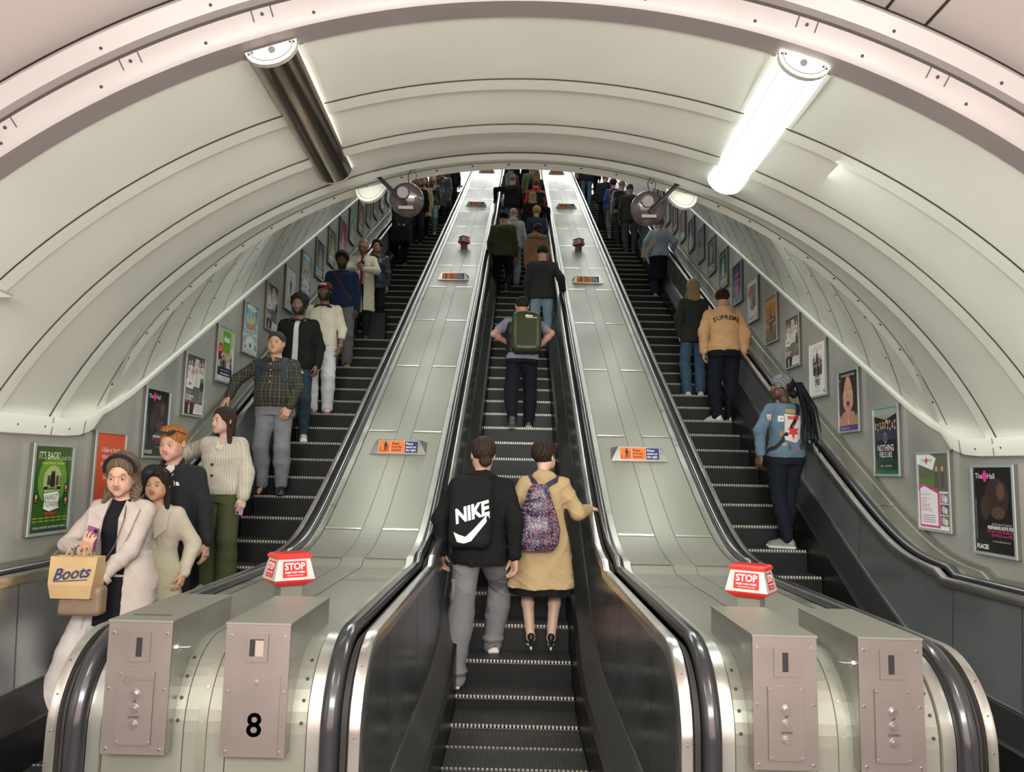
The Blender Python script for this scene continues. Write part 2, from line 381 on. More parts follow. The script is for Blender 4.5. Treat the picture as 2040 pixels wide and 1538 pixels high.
# decks between the escalators (centre x = +-1.35)
JY = [-.72, 1.15, 2.95, 4.75, 6.5, 7.9, 9.7, 11.4, 13.2, 15.0, 16.8, 18.6]
def make_deck(xc, label):
    e = empty('escalator_decking', (xc, -4.45, 0)); tag(e, label, 'decking', 'steel decking between the escalators')
    def PT(o): o.location = (0, 4.45, 0); return o
    path = [r for r in RP]
    dz = -.035
    for sx in (-1, 1):
        m = MB(); sweep(m, [(.497, -.06), (.497, dz+.012), (.44, dz+.014), (.436, dz)], 0, sx, 1, path=path)
        PT(m.obj('edge_strip', [MATS['deck'], MATS['deckdk']], e, True))
        m = MB(); sweep(m, [(.434, dz), (.092, dz)], 0, sx, 0, path=path)
        def bar(y, x0, x1):
            z = lin(1.25, 1.0, .30)(y)+dz+.003
            sl = T if y > -.9 else 0
            m.add([(x0, y, z), (x1, y, z), (x1, y+.022, z+.022*sl), (x0, y+.022, z+.022*sl)], [(0, 1, 2, 3)], 2)
        m2 = m
        for j, y in enumerate([-3.1, -2.3, -1.5]+JY):
            if y < -1 and j == 0: continue
            bar(y, sx*.1 if sx > 0 else sx*.43, sx*.43 if sx > 0 else sx*.1)
        # long seams
        sweep(m, [(.438, dz+.002), (.433, dz+.002)], 0, sx, 1, path=path)
        sweep(m, [(.093, dz+.002), (.089, dz+.002)], 0, sx, 1, path=path)
        for i, (y, z, ny, nz) in enumerate(path[2:14]):
            if i % 2 == 0: m.disc((sx*.41, y+ny*dz, z+nz*dz), (0, ny, nz), .008, .003, 8, 1); m.disc((sx*.12, y+ny*dz, z+nz*dz), (0, ny, nz), .008, .003, 8, 1)
        PT(m.obj('side_panel', [MATS['deck'], MATS['seam'], MATS['bright']], e, False))
    m = MB(); sweep(m, [(-.09, dz+.001), (.09, dz+.001)], 0, 1, 0, path=path); PT(m.obj('centre_strip', [MATS['deck']], e, False))
    m = MB(); m.box((-.49, -4.36, 0), (.49, -4.30, .8), 0); PT(m.obj('front_panel', MATS['cab'], e))
    return e
make_deck(-P/2, 'brushed steel decking left of the middle escalator, between it and the down escalator')
make_deck(P/2, 'brushed steel decking right of the middle escalator, between it and the right escalator')
# outer decks against the walls
for sx, lb in ((-1, 'narrow steel ledge between the left handrail and the left poster wall'), (1, 'narrow steel ledge between the right handrail and the right poster wall')):
    m = MB(); xc = sx*P
    sweep(m, [(.853, -.06), (.853, -.023), (.912, -.021)], xc, sx, 1, path=RP[14:])
    sweep(m, [(.912, -.03), (1.06, -.032), (1.066, -.04), (1.075, -.032), (1.10, -.032), (1.105, .0), (1.128, .004)], xc, sx, 0, path=RP[14:])
    for y in [-2.3, -.1, 2.47, 5.0, 7.6, 10.2, 12.8]:
        z = lin(1.25, 1.0, .30)(y)-.026; sl = T if y > -.8 else 0
        m.add([(xc+sx*.915, y, z), (xc+sx*1.06, y, z), (xc+sx*1.06, y+.015, z+.015*sl), (xc+sx*.915, y+.015, z+.015*sl)], [(0, 1, 2, 3)], 2)
    o = m.obj('steel_ledge', [MATS['deck'], MATS['deckdk'], MATS['bright']], smooth=True); tag(o, lb, 'ledge')

# ================================================================ LAMPS
COVER_ON = mat('lit_diffuser', (.9, .95, .9), .3, emit=(.93, 1, .93), es=2.6)
TUBE_ON = mat('lit_tube', (1, 1, 1), .3, emit=(.97, 1, .96), es=8)
COVER_OFF = mat('smoked_cover', (.30, .25, .21), .13, .9, 0, 5, .25, 5, stretch=(1, .12, 1), rvar=.06)
STRIP_ON = mat('lit_edge', (1, .97, .9), .3, emit=(1, .97, .86), es=2.2)
FRAME = mat('lamp_frame', (.60, .55, .50), .4)
def make_lamp(ang, lit, label):
    a = math.radians(ang); e = empty('ceiling_lamp', (4.5*math.sin(a), -3.0, 4.5*math.cos(a)-.05)); tag(e, label, 'lamp', 'ceiling lamps')
    x = Vector((math.cos(a), 0, -math.sin(a)))*(1 if True else 1); dn = Vector((-math.sin(a), 0, -math.cos(a)))
    c0 = Vector((4.53*math.sin(a), 0, 4.53*math.cos(a)-.05))
    def P_(u, y, d):
        rise = .045*(y+3.95)      # the vault climbs slightly towards the incline
        return tuple(c0+x*(u+sg*.05*(y+3.2)-.0)+dn*d+Vector((0, y, rise))-Vector(e.location))
    y0, y1 = -3.93, -2.16; hw = .138; sg = 1 if ang > 0 else -1
    m = MB()
    for u0, u1, d0, d1 in ((-.24, -.17, -.03, .012), (.17, .24, -.03, .012), (-.17, -.145, -.03, .03), (.145, .17, -.03, .03)):
        m.grid([[P_(u0, y, d0), P_(u0, y, d1), P_(u1, y, d1), P_(u1, y, d0)] for y in (y0+.02, y1+.3)], 0)
    for u in (-.243, .243):
        m.grid([[P_(u-.006, y, .006), P_(u+.006, y, .006)] for y in (y0+.05, y1+.3)], 1)
    m.grid([[P_(-.24, y, -.03), P_(-.24, y, .010), P_(.24, y, .010), P_(.24, y, -.03)] for y in (y1+.06, y1+.3)], 0)
    m.obj('frame', [MATS['vault'], MATS['seam']], e)
    def arc(y, s=1., k=10): return [P_(-hw*s*math.cos(PI*i/k), y, .0+.10*s*math.sin(PI*i/k)+.02) for i in range(k+1)]
    for yy, s in ((y0, 1.04), (y1, 1.0)):
        m = MB(); sgn = -1 if yy == y0 else 1
        m.grid([arc(yy, s), arc(yy+sgn*.035, s)], 0); aa = arc(yy+sgn*.035, s); m.add(aa, [tuple(range(len(aa)))], 0)
        if yy == y0:
            m.disc(P_(0, yy-.036, .045), (0, -1, 0), .018, .006, 12, 1)
            for u in (-.125, -.105, .105, .125): m.disc(P_(u, yy-.036, .035 if abs(u) > .11 else .03), (0, -1, 0), .006, .004, 6, 2)
            rows = [[P_(-.12*math.cos(PI*i/12), yy-.0365, .02+.082*math.sin(PI*i/12)), P_(-.117*math.cos(PI*i/12), yy-.0365, .02+.079*math.sin(PI*i/12))] for i in range(13)]
            m.grid(rows, 2)
        m.obj('end_cap', [FRAME if not (lit and yy == y1) else COVER_ON, MATS['stepline'], MATS['seam']], e)
    m = MB(); m.grid([arc(y) for y in np.linspace(y0, y1, 4)], 0, mf=(lambda i, j: (1 if j in (4, 7) else 0)) if lit else (lambda i, j: (1 if j == (9 if ang < 0 else 0) else 0)))
    m.obj('diffuser', [COVER_ON, TUBE_ON] if lit else [COVER_OFF, STRIP_ON], e, not lit)
    if lit:
        for u in (-.1, .0, .06): 
            m = MB(); m.tube([P_(u, y0+.03, .125 if abs(u) < .08 else .095), P_(u, y1-.03, .125 if abs(u) < .08 else .095)], .0025, 5)
            m.obj('cover_rib', mat('cover_rib', (.6, .68, .62), .4), e)
        aL = area('lamp_light', (1.36, -3.0, 4.08), (1.0, -3.0, 0), .24, 1.6, 34, (.95, 1, .92)); aL.parent = e; aL.location = Vector(aL.location)-Vector(e.location)
    else:
        aL = area('lamp_light', (-1.33, -3.0, 4.08), (-.6, -2.6, 0), .03, 1.6, 5, (1, .97, .86)); aL.parent = e; aL.location = Vector(aL.location)-Vector(e.location)
    return e
make_lamp(-18.6, False, 'left ceiling lamp with a dark reflective cover, only a thin bright edge lit')
make_lamp(19.2, True, 'right ceiling lamp glowing bright white through its clear ribbed cover')

# round loudspeakers on brackets below the vault lip, with half-round mounting plates behind
DOME = mat('speaker_dome', (.05, .04, .042), .18, .2, 0, 5, coat=.6)
def make_speaker(cx, cy, cz, r, mount, label, tilt):
    e = empty('round_loudspeaker', (cx, cy, cz)); tag(e, label, 'loudspeaker', 'round loudspeakers under the vault')
    fd = Vector((0, -1, tilt)).normalized(); R_ = fd.to_track_quat('Z', 'Y').to_matrix()
    def Q(v): return tuple(R_ @ Vector(v))
    m = MB(); prof = [(0, .05), (r*.3, .048), (r*.6, .036), (r*.85, .018), (r*.96, .006), (r, 0), (r*1.0, -.012), (r*.9, -.02), (r*.4, -.09), (0, -.10)]
    m.grid([[Q((p*math.cos(2*PI*k/28), p*math.sin(2*PI*k/28), z)) for k in range(28)] for p, z in prof], 0, True); m.obj('dish', DOME, e, True)
    m = MB(); m.grid([[Q((-.02+p*math.cos(2*PI*k/16), .06+p*math.sin(2*PI*k/16), z)) for k in range(16)] for p, z in ((.052, .03), (.052, .085), (.045, .1), (0, .1))], 0, True)
    m.obj('driver', mat('driver_grey', (.12, .11, .11), .3), e, True)
    M4 = R_.to_4x4(); m = MB(); m.box((-.06, -.07, .045), (.06, -.045, .075), 0, M4); m.obj('mount_plate', mat('mount_plate', (.20, .19, .17), .55, 0), e)
    mt = Vector(mount)-Vector((cx, cy, cz)); h0 = Vector(Q((0, -.03, .09)))
    m = MB(); m.tube([h0, h0+(mt-h0)*.5+Vector((0, 0, .0)), mt], .017, 8); m.tube([mt+Vector((0, 0, -.01)), mt+Vector((0, 0, .03))], .03, 10); m.obj('arm', MATS['black'], e, True)
    m = MB(); m.tube([(0.01, 0, r*.9), (0.0, .02, r*.9+.10), (.03, .03, r*.9+.16)], .004, 5); m.tube([(0.05, 0, r*.85), (0.07, .03, r*.9+.10), (.04, .03, r*.9+.15)], .003, 5); m.obj('cable', MATS['black'], e, True)
    return e
def deckz(y): return lin(1.25, 1.0, .30)(y)-.035
make_speaker(-.985, -1.75, 4.21, .14, (-1.24, -1.82, 4.40), 'round dark loudspeaker dish on an angled arm beside the unlit lamp', -.37)
make_speaker(1.01, -1.72, 4.19, .142, (1.24, -1.80, 4.38), 'round dark loudspeaker dish on a thick black arm beside the lit lamp', -.37)
for sx, lb in ((-1, 'half-round cream cover plate hanging at the vault lip beside the unlit lamp'), (1, 'half-round cream cover plate hanging at the vault lip beside the lit lamp')):
    m = MB(); c = Vector((sx*1.31, -1.60, 4.37)); n = 20
    f = [c+Vector((.13*math.cos(PI+PI*i/n), -.03, .13*math.sin(PI+PI*i/n)-sx*.26*0-.26*sx*(.13*math.cos(PI+PI*i/n)))) for i in range(n+1)]
    b = [p+Vector((0, .05, 0)) for p in f]
    m.add(f, [tuple(range(n+1))], 0); m.grid([f, b], 0)
    g = [c+(p-c)*.82+Vector((0, -.006, 0)) for p in f]; g2 = [c+(p-c)*.80+Vector((0, -.006, 0)) for p in f]; m.grid([g, g2], 1)
    o = m.obj('cover_plate', [MATS['vault'], MATS['seam']]); tag(o, lb, 'cover plate', 'cover plates at the vault lip')
m = MB(); m.add([(-3.45, -3.36, 3.13), (-3.21, -3.15, 3.02), (-3.42, -3.34, 2.95), (-3.47, -3.30, 3.15), (-3.23, -3.10, 3.04), (-3.44, -3.28, 2.97)], [(0, 2, 1), (3, 4, 5), (0, 1, 4, 3), (1, 2, 5, 4), (2, 0, 3, 5)], 0); m.disc((-3.30, -3.20, 3.06), (.5, -1, 0), .008, .003, 6, 1)
o = m.obj('corner_bracket', [MATS['trimarch'], MATS['seam']]); tag(o, 'small pointed cream bracket on the vault at the left edge of the view', 'bracket')

# ---------------------------------------------------------------- posters
PC = {}
def pcol(c, rough=.3):
    k = tuple(round(x, 3) for x in c)
    if k not in PC: PC[k] = mat('poster_ink', c, rough, coat=.3)
    return PC[k]
class Art:
    def __init__(s): s.layers = {}; s.z = 0.001
    def _mb(s, c): return s.layers.setdefault(tuple(round(x, 3) for x in c), MB())
    def rect(s, u0, v0, u1, v1, c):
        s.z += .0001; s._mb(c).add([(u0, v0, s.z), (u1, v0, s.z), (u1, v1, s.z), (u0, v1, s.z)], [(0, 1, 2, 3)])
    def poly(s, p, c): s.z += .0001; s._mb(c).add([(u, v, s.z) for u, v in p], [tuple(range(len(p)))])
    def ell(s, u, v, a, b, c, n=14): s.poly([(u+a*math.cos(2*PI*i/n), v+b*math.sin(2*PI*i/n)) for i in range(n)], c)
    def txt(s, t, u, v, size, c, sq=1., rot=0., align='CENTER', bold=0.):
        s.z += .0001; vs, fs = text_mesh(t, size, 0, align, sq, bold); ca, sa = math.cos(rot), math.sin(rot)
        s._mb(c).add([(u+x*ca-y*sa, v+x*sa+y*ca, s.z) for x, y, z in vs], fs)
    def fig(s, u, v, h, c, skin=(.6, .38, .28)):
        s.poly([(u-h*.17, v), (u+h*.17, v), (u+h*.14, v+h*.72), (u-h*.14, v+h*.72)], c); s.ell(u, v+h*.86, h*.10, h*.13, skin, 8)
    def star(s, u, v, r, c):
        s.poly([(u+(r if i % 2 == 0 else r*.42)*math.sin(2*PI*i/10), v+(r if i % 2 == 0 else r*.42)*math.cos(2*PI*i/10)) for i in range(10)], c)
PW, PH = .255, .345
rr = random.Random(3)
def crowd(a, n, u0, u1, v, h, cols, rows=1):
    for r in range(rows):
        for i in range(n):
            a.fig(u0+(u1-u0)*(i+.5)/n+rr.uniform(-.006, .006), v-r*h*.35, h*rr.uniform(.85, 1.1), rr.choice(cols))
def logo(a, u, v, s, tc, pc=(.75, .05, .30)):
    a.txt('The', u-.055*s, v, .045*s, tc); a.txt('Hall', u+.058*s, v, .045*s, tc)
    for w, h in ((.010, .032), (.028, .010), (.018, .018)): a.rect(u-w*s, v-h*s, u+w*s, v+h*s, pc)
def a_green(a, full):
    a.rect(-PW, -PH, PW, PH, (.03, .10, .015)); a.ell(0, .07, .19, .20, (.12, .30, .04), 24); a.ell(0, .06, .12, .13, (.35, .55, .15), 24)
    a.txt("IT'S BACK!", -.06, .265, .085, (.75, .82, .62), .72); a.txt('DUE TO', .165, .245, .042, (.6, .7, .45), .9)
    a.txt('PHENOMENAL DEMAND', 0, .205, .028, (.75, .70, .15))
    crowd(a, 6, -.12, .12, .03, .11, [(.05, .05, .05), (.25, .18, .12), (.5, .4, .3), (.1, .05, .05)]); a.fig(0, .02, .17, (.02, .02, .02))
    a.rect(-.11, -.005, .11, .02, (.03, .02, .02)); a.txt('JOHN CLEESE', 0, .008, .02, (.8, .8, .75))
    a.poly([(-.12, -.03), (.07, -.015), (.12, -.05), (.10, -.12), (.12, -.16), (-.02, -.19), (-.11, -.16), (-.10, -.09)], (.03, .03, .03))
    a.poly([(-.11, -.035), (.07, -.02), (.11, -.05), (.09, -.12), (.11, -.155), (-.02, -.18), (-.10, -.155), (-.09, -.09)], (.78, .80, .74))
    a.txt('FAWLTY', .01, -.07, .062, (.02, .02, .02), .8, .06); a.txt('TOWERS', .01, -.125, .062, (.02, .02, .02), .8, -.04)
    a.rect(-.07, -.205, .07, -.185, (.5, .03, .02))
    for u, v in ((-.2, -.07), (.185, .0), (.195, -.10)):
        a.ell(u, v, .026, .045, (.02, .02, .02)); a.ell(u, v+.01, .014, .02, (.6, .4, .3)); a.rect(u-.012, v-.03, u+.012, v-.012, (.5, .08, .05))
    for v in (-.235, -.26):
        for i in range(6): a.txt('*****', -.20+i*.08, v, .03, (.75, .68, .15))
    a.txt('APOLLO THEATRE  SHAFTESBURY AVENUE', 0, -.305, .022, (.8, .8, .8)); a.rect(-PW, -PH, PW, -.325, (.04, .05, .04))
def a_orange(a, full):
    a.rect(-PW, -PH, PW, PH, (.72, .095, .035)); a.rect(-PW, -PH, PW, -.26, (.75, .74, .70))
    a.txt('``', 0, .29, .05, (.85, .85, .85))
    for i, t in enumerate(['I-like-a bank', 'that makes', 'my business', 'their', 'business']): a.txt(t, 0, .19-.062*i, .066, (.9, .88, .86))
def a_hall(a, full):
    a.rect(-PW, -PH, PW, PH, (.018, .016, .017)); a.ell(.05, .10, .15, .16, (.045, .032, .028), 18); a.ell(.10, .15, .05, .07, (.12, .07, .05)); a.ell(-.10, .02, .06, .10, (.06, .04, .03))
    a.ell(.06, -.02, .09, .05, (.10, .06, .045)); logo(a, -.09, .27, 1.4, (.8, .8, .8))
    a.txt('play & type of exercise', .10, -.11, .03, (.5, .5, .5), .9); a.txt('PREPARING BOYS FOR', .085, -.14, .036, (.85, .85, .85), .9, bold=.001)
    a.txt('TOP DAY AND BOARDING', .085, -.17, .034, (.6, .08, .25), .85); a.txt('SCHOOLS since 1905', .10, -.20, .032, (.6, .10, .28), .9)
    a.txt('www.thehallschool.co.uk', .09, -.245, .022, (.6, .45, .4)); a.txt('THE HALL SCHOOL HAMPSTEAD', -.215, -.08, .022, (.4, .4, .4), 1, PI/2)
    a.txt('PLACES', -.15, -.30, .05, (.85, .85, .80), .9, bold=.0015)
def a_school(a, full):
    a.rect(-PW, -PH, PW, PH, (.16, .155, .155)); a.rect(-PW, .02, PW, PH, (.12, .09, .075)); a.rect(-.02, .2, .08, .31, (.55, .62, .7))
    crowd(a, 6, -.22, .22, .06, .22, [(.75, .73, .70), (.70, .66, .62), (.8, .8, .78)], 2)
    a.poly([(.06, -.30), (.25, -.10), (.25, .10), (.14, .10)], (.20, .22, .16)); a.ell(.19, .0, .05, .06, (.05, .04, .04))
    a.poly([(-.24, .06), (-.02, .05), (-.06, -.05), (-.24, -.04)], (.85, .85, .86)); logo(a, -.14, .01, .8, (.12, .1, .1))
    for i, t in enumerate(['Preparing boys', 'and girls for']): a.txt(t, -.235, -.08-.025*i, .026, (.7, .7, .7), align='LEFT')
    a.txt('TOP SENIOR', -.235, -.135, .036, (.9, .9, .9), align='LEFT', bold=.0015); a.txt('SCHOOLS', -.235, -.168, .036, (.9, .9, .9), align='LEFT', bold=.0015)
    a.rect(-PW, -.205, PW, -.200, (.6, .05, .2)); a.rect(-PW, -PH, -.02, -.205, (.03, .03, .035)); a.fig(-.13, -.33, .14, (.6, .6, .6)); a.ell(-.13, -.20, .03, .02, (.45, .05, .05))
    a.poly([(-.02, -.33), (.24, -.33), (.24, -.22), (.03, -.21)], (.88, .88, .88))
    for i in range(4): a.rect(.05, -.235-.02*i, .21, -.230-.02*i, (.4, .15, .2))
def a_school2(a, full):
    a.rect(-PW, -PH, PW, PH, (.86, .86, .87)); a.rect(-PW, .0, PW, PH, (.14, .16, .10)); a.rect(-PW, .05, .05, .12, (.12, .22, .06)); crowd(a, 2, .02, .2, .03, .2, [(.2, .16, .14), (.12, .1, .1)])
    a.poly([(-.25, .25), (.0, .19), (.06, .30), (-.05, .345), (-.25, .345)], (.86, .86, .87)); logo(a, -.10, .28, .95, (.10, .08, .08))
    a.poly([(-.24, -.33), (.10, -.33), (.10, .0), (-.16, .07), (-.24, .05)], (.62, .06, .28)); a.poly([(-.22, -.31), (.07, -.31), (.07, -.02), (-.15, .045), (-.22, .02)], (.86, .86, .87))
    for i, (t, c) in enumerate([('Prepared for', (.4, .3, .3)), ('pathways to', (.4, .3, .3)), ('TOP', (.6, .06, .25)), ('SENIOR', (.6, .06, .25)), ('SCHOOLS', (.6, .06, .25))]): a.txt(t, -.205, -.03-.035*i, .030 if i < 2 else .040, c, align='LEFT')
    for i in range(4): a.rect(-.19, -.225-.02*i, .02, -.219-.02*i, (.3, .15, .2))
    for i, v in enumerate((-.06, -.16, -.26)):
        a.rect(.11, v-.045, .24, v+.045, [(.25, .25, .28), (.12, .06, .14), (.20, .16, .10)][i]); a.ell(.16, v, .03, .035, (.6, .5, .45)); a.ell(.20, v-.01, .025, .03, (.75, .7, .68))
def a_europe(a, full):
    a.rect(-PW, -PH, PW, PH, (.02, .022, .035)); a.rect(-PW, .27, PW, PH, (.35, .45, .42)); a.poly([(-PW, .27), (0, .22), (PW, .28)], (.40, .36, .28)); a.rect(-PW, -PH, PW, -.18, (.015, .05, .03))
    crowd(a, 9, -.23, .23, .06, .15, [(.06, .06, .08), (.10, .09, .09), (.04, .05, .09)], 2); a.ell(.04, .20, .03, .02, (.6, .45, .08)); a.ell(.0, .03, .035, .06, (.25, .27, .30)); a.ell(.0, .03, .02, .04, (.05, .05, .07))
    a.txt('NOTHING', 0, -.075, .092, (.82, .82, .76), .80, bold=.001); a.txt('FEELS LIKE', 0, -.145, .078, (.82, .82, .76), .74, bold=.001); a.txt('EUROPEAN AT', 0, -.205, .055, (.03, .20, .08), .85)
    a.txt('UEFA    CHAMPIONS', 0, -.26, .026, (.7, .7, .7)); a.rect(-PW, -PH, PW, -.30, (.01, .14, .05))
def a_face(a, full):
    a.rect(-PW, -PH, PW, PH, (.05, .035, .03)); a.poly([(-.25, -.28), (.25, -.28), (.24, -.16), (.10, -.12), (-.10, -.12), (-.24, -.17)], (.55, .28, .17))
    a.ell(0, .075, .145, .21, (.68, .38, .26), 24); a.rect(-.07, -.22, .07, -.05, (.58, .31, .20)); a.poly([(-.17, .1), (-.14, .31), (0, .345), (-.08, .20), (-.13, .08), (-.13, -.10), (-.2, -.2), (-.25, 0)], (.05, .028, .02)); a.poly([(.17, .1), (.14, .31), (0, .345), (.08, .22), (.13, .08), (.13, -.10), (.2, -.2), (.25, 0)], (.05, .028, .02))
    for u in (-.055, .055): a.ell(u, .105, .03, .011, (.8, .78, .75)); a.ell(u, .105, .011, .011, (.06, .10, .12)); a.poly([(u-.035, .135), (u, .15), (u+.035, .138), (u, .142)], (.06, .03, .02))
    a.poly([(-.015, .03), (.015, .03), (.008, .10), (-.008, .10)], (.55, .28, .18)); a.ell(0, -.025, .042, .026, (.32, .01, .09)); a.ell(0, -.022, .02, .010, (.10, .0, .05)); a.ell(0, -.05, .03, .018, (.12, .02, .30)); a.rect(-.004, -.22, .004, -.05, (.85, .6, .75)); a.ell(0, -.24, .014, .03, (.85, .7, .65))
    a.txt('THE PARADISE TOUR', 0, .30, .042, (.85, .85, .8), .9); a.txt('LIVE', -.2, .25, .03, (.8, .8, .8)); a.rect(-PW, -PH, PW, -.285, (.10, .05, .30)); a.txt('BOOK NOW  LYRIC', -.08, -.315, .024, (.8, .8, .9))
def a_spies(a, full):
    a.rect(-PW, -PH, PW, PH, (.84, .84, .82))
    for i in range(3): a.rect(-.15+.03*i, .24+.022*i, .15, .245+.022*i, (.7, .12, .08))
    crowd(a, 5, -.14, .14, .03, .16, [(.09, .05, .035), (.16, .09, .06), (.05, .03, .03)], 3); a.fig(0, .08, .16, (.03, .03, .03)); crowd(a, 3, -.10, .10, -.06, .12, [(.10, .06, .05), (.2, .1, .07)])
    a.txt('A SPIRITED', 0, -.10, .042, (.03, .03, .03), .8, bold=.001); a.txt('SPIES', 0, -.175, .115, (.02, .02, .02), .62, bold=.002); a.txt('MUSICAL', 0, -.24, .03, (.7, .1, .05)); a.txt('NOW ON SALE', 0, -.285, .022, (.3, .3, .3)); a.ell(.2, -.3, .015, .02, (.4, .05, .2))
def a_hamil(a, full):
    a.rect(-PW, -PH, PW, PH, (.52, .23, .05)); a.rect(-PW, -PH, PW, -.12, (.26, .085, .03)); a.rect(-PW, -PH, PW, -.24, (.10, .035, .02)); a.rect(-.22, .24, .22, .30, (.55, .36, .25))
    a.poly([(0, .23), (.02, .08), (.05, .02), (-.05, .02), (-.02, .08)], (.03, .02, .015)); a.rect(-.17, -.055, .19, .02, (.02, .015, .01)); a.txt('HAMILTON', .01, -.018, .062, (.72, .55, .35), .85, bold=.001)
    a.poly([(-.09, -.055), (.09, -.055), (.05, -.12), (.09, -.24), (0, -.17), (-.09, -.24), (-.05, -.12)], (.03, .02, .015)); a.txt('VICTORIA PALACE THEATRE', 0, -.28, .022, (.6, .5, .4)); a.txt('BOOK NOW', 0, -.305, .020, (.6, .5, .4))
def a_ideal(a, full):
    a.rect(-PW, -PH, PW, PH, (.62, .56, .46)); a.rect(-PW, .10, PW, PH, (.42, .48, .28)); a.rect(-.10, .02, .14, .30, (.13, .36, .03)); a.txt('ideal', .02, .20, .11, (.9, .92, .88), .9, bold=.003); a.txt('CROWDFUNDING', .02, .14, .026, (.06, .2, .02))
    a.ell(-.17, .05, .075, .085, (.65, .02, .03), 20); a.txt('GET UP TO', -.17, .085, .02, (.9, .8, .8)); a.txt('£50', -.17, .045, .055, (.9, .85, .85)); a.ell(-.19, -.04, .035, .05, (.03, .03, .03))
    a.txt('TOGETHER WE CAN', .06, .0, .026, (.05, .05, .05)); crowd(a, 6, -.16, .23, -.15, .17, [(.03, .03, .03), (.05, .05, .07), (.6, .6, .6), (.12, .1, .1)], 2); a.rect(-PW, -.28, PW, -.17, (.02, .03, .06))
    a.txt('Create a brighter future', .0, -.205, .028, (.8, .8, .8)); a.txt('idealcrowdfunding.com', 0, -.25, .032, (.85, .85, .9), bold=.001); a.rect(-PW, -PH, PW, -.28, (.75, .74, .70)); a.txt('IN PARTNERSHIP WITH', 0, -.31, .02, (.1, .1, .1))
def a_wiz(a, full):
    a.rect(-PW, -PH, PW, PH, (.10, .30, .48)); a.ell(0, .0, .24, .30, (.25, .5, .62), 20)
    for i in range(12):
        an = 2*PI*i/12; a.poly([(0, -.08), (.30*math.cos(an), -.08+.30*math.sin(an)), (.30*math.cos(an+.2), -.08+.30*math.sin(an+.2))], (.55, .68, .62))
    a.ell(0, .30, .2, .045, (.7, .74, .7)); a.star(0, .12, .12, (.72, .45, .08)); a.txt('THE FESTIVE', 0, .29, .032, (.3, .35, .4)); a.ell(.0, .10, .06, .07, (.75, .6, .2))
    a.txt('WIZARD', 0, .03, .105, (.62, .16, .03), .9, .12, bold=.003); a.poly([(-.03, -.02), (.03, -.02), (.012, -.16), (-.012, -.16)], (.7, .4, .1)); a.ell(0, -.20, .18, .10, (.72, .76, .68), 20); a.rect(-.03, -.26, .03, -.20, (.02, .03, .05)); a.rect(-PW, -PH, PW, -.28, (.55, .68, .72)); a.txt('WINTER GARDENS THEATRE', 0, -.31, .022, (.1, .2, .4))
def a_kyoto(a, full):
    a.rect(-PW, -PH, PW, PH, (.72, .74, .76)); a.txt('KYOTO', 0, .06, .14, (.6, .10, .10), .85); a.poly([(-.03, -.06), (.04, -.06), (.06, .12), (0, .18), (-.05, .10)], (.12, .12, .14)); a.ell(0, .2, .025, .03, (.12, .12, .12)); a.txt('RSC', -.2, .29, .03, (.05, .05, .05)); a.txt('the new play', 0, -.10, .028, (.1, .1, .1)); a.ell(0, -.25, .13, .04, (.6, .62, .62)); a.rect(-.16, -.215, .1, -.20, (.6, .15, .1))
def a_blue(a, full):
    a.rect(-PW, -PH, PW, PH, (.03, .05, .16)); 
    for i, v in enumerate((.22, .15, .07, -.02, -.10, -.17)): a.ell(.01+.015*(-1)**i, v, .04, .05, (.68, .04, .04))
    for v in (.16, .05, -.07): a.rect(-.13, v-.006, .13, v+.006, (.6, .65, .75))
    a.poly([(-.22, -.33), (-.12, -.33), (-.16, -.20)], (.7, .7, .7)); a.txt('THE HOUSE', .06, -.28, .03, (.7, .7, .8))
def a_redwhite(a, full):
    a.rect(-PW, -PH, PW, PH, (.82, .80, .77)); a.rect(-.16, -.12, .17, .25, (.30, .30, .24)); a.poly([(-.22, .09), (.0, .11), (.0, .24), (-.20, .22)], (.68, .04, .04))
    for i in range(3): a.rect(-.17, .12+.04*i, -.04, .13+.04*i, (.85, .8, .8))
    a.fig(.04, -.12, .24, (.32, .08, .10)); a.fig(.11, -.10, .16, (.15, .15, .25)); a.ell(0, -.12, .1, .05, (.2, .15, .2)); a.poly([(.12, -.30), (.19, -.30), (.16, -.22)], (.6, .05, .05)); a.txt('COME JOIN', -.08, -.29, .045, (.03, .03, .03), bold=.001)
def a_gen(c1, c2, c3):
    def f(a, full):
        a.rect(-PW, -PH, PW, PH, c1); a.ell(.0, .05, .15, .17, c2, 16); a.fig(.0, -.14, .34, c3, (.5, .32, .22)); a.rect(-.2, -.24, .2, -.19, tuple(min(1, x*1.5+.15) for x in c2)); a.rect(-.17, -.29, .17, -.265, (.6, .6, .6)); a.rect(-.2, .25, .2, .29, c2)
    return f
FRM = mat('poster_frame', (.44, .50, .50), .35, .35); FRB = mat('poster_frame_side', (.13, .12, .11), .5, .4); GL = mat('poster_board', (.5, .5, .5), .4)
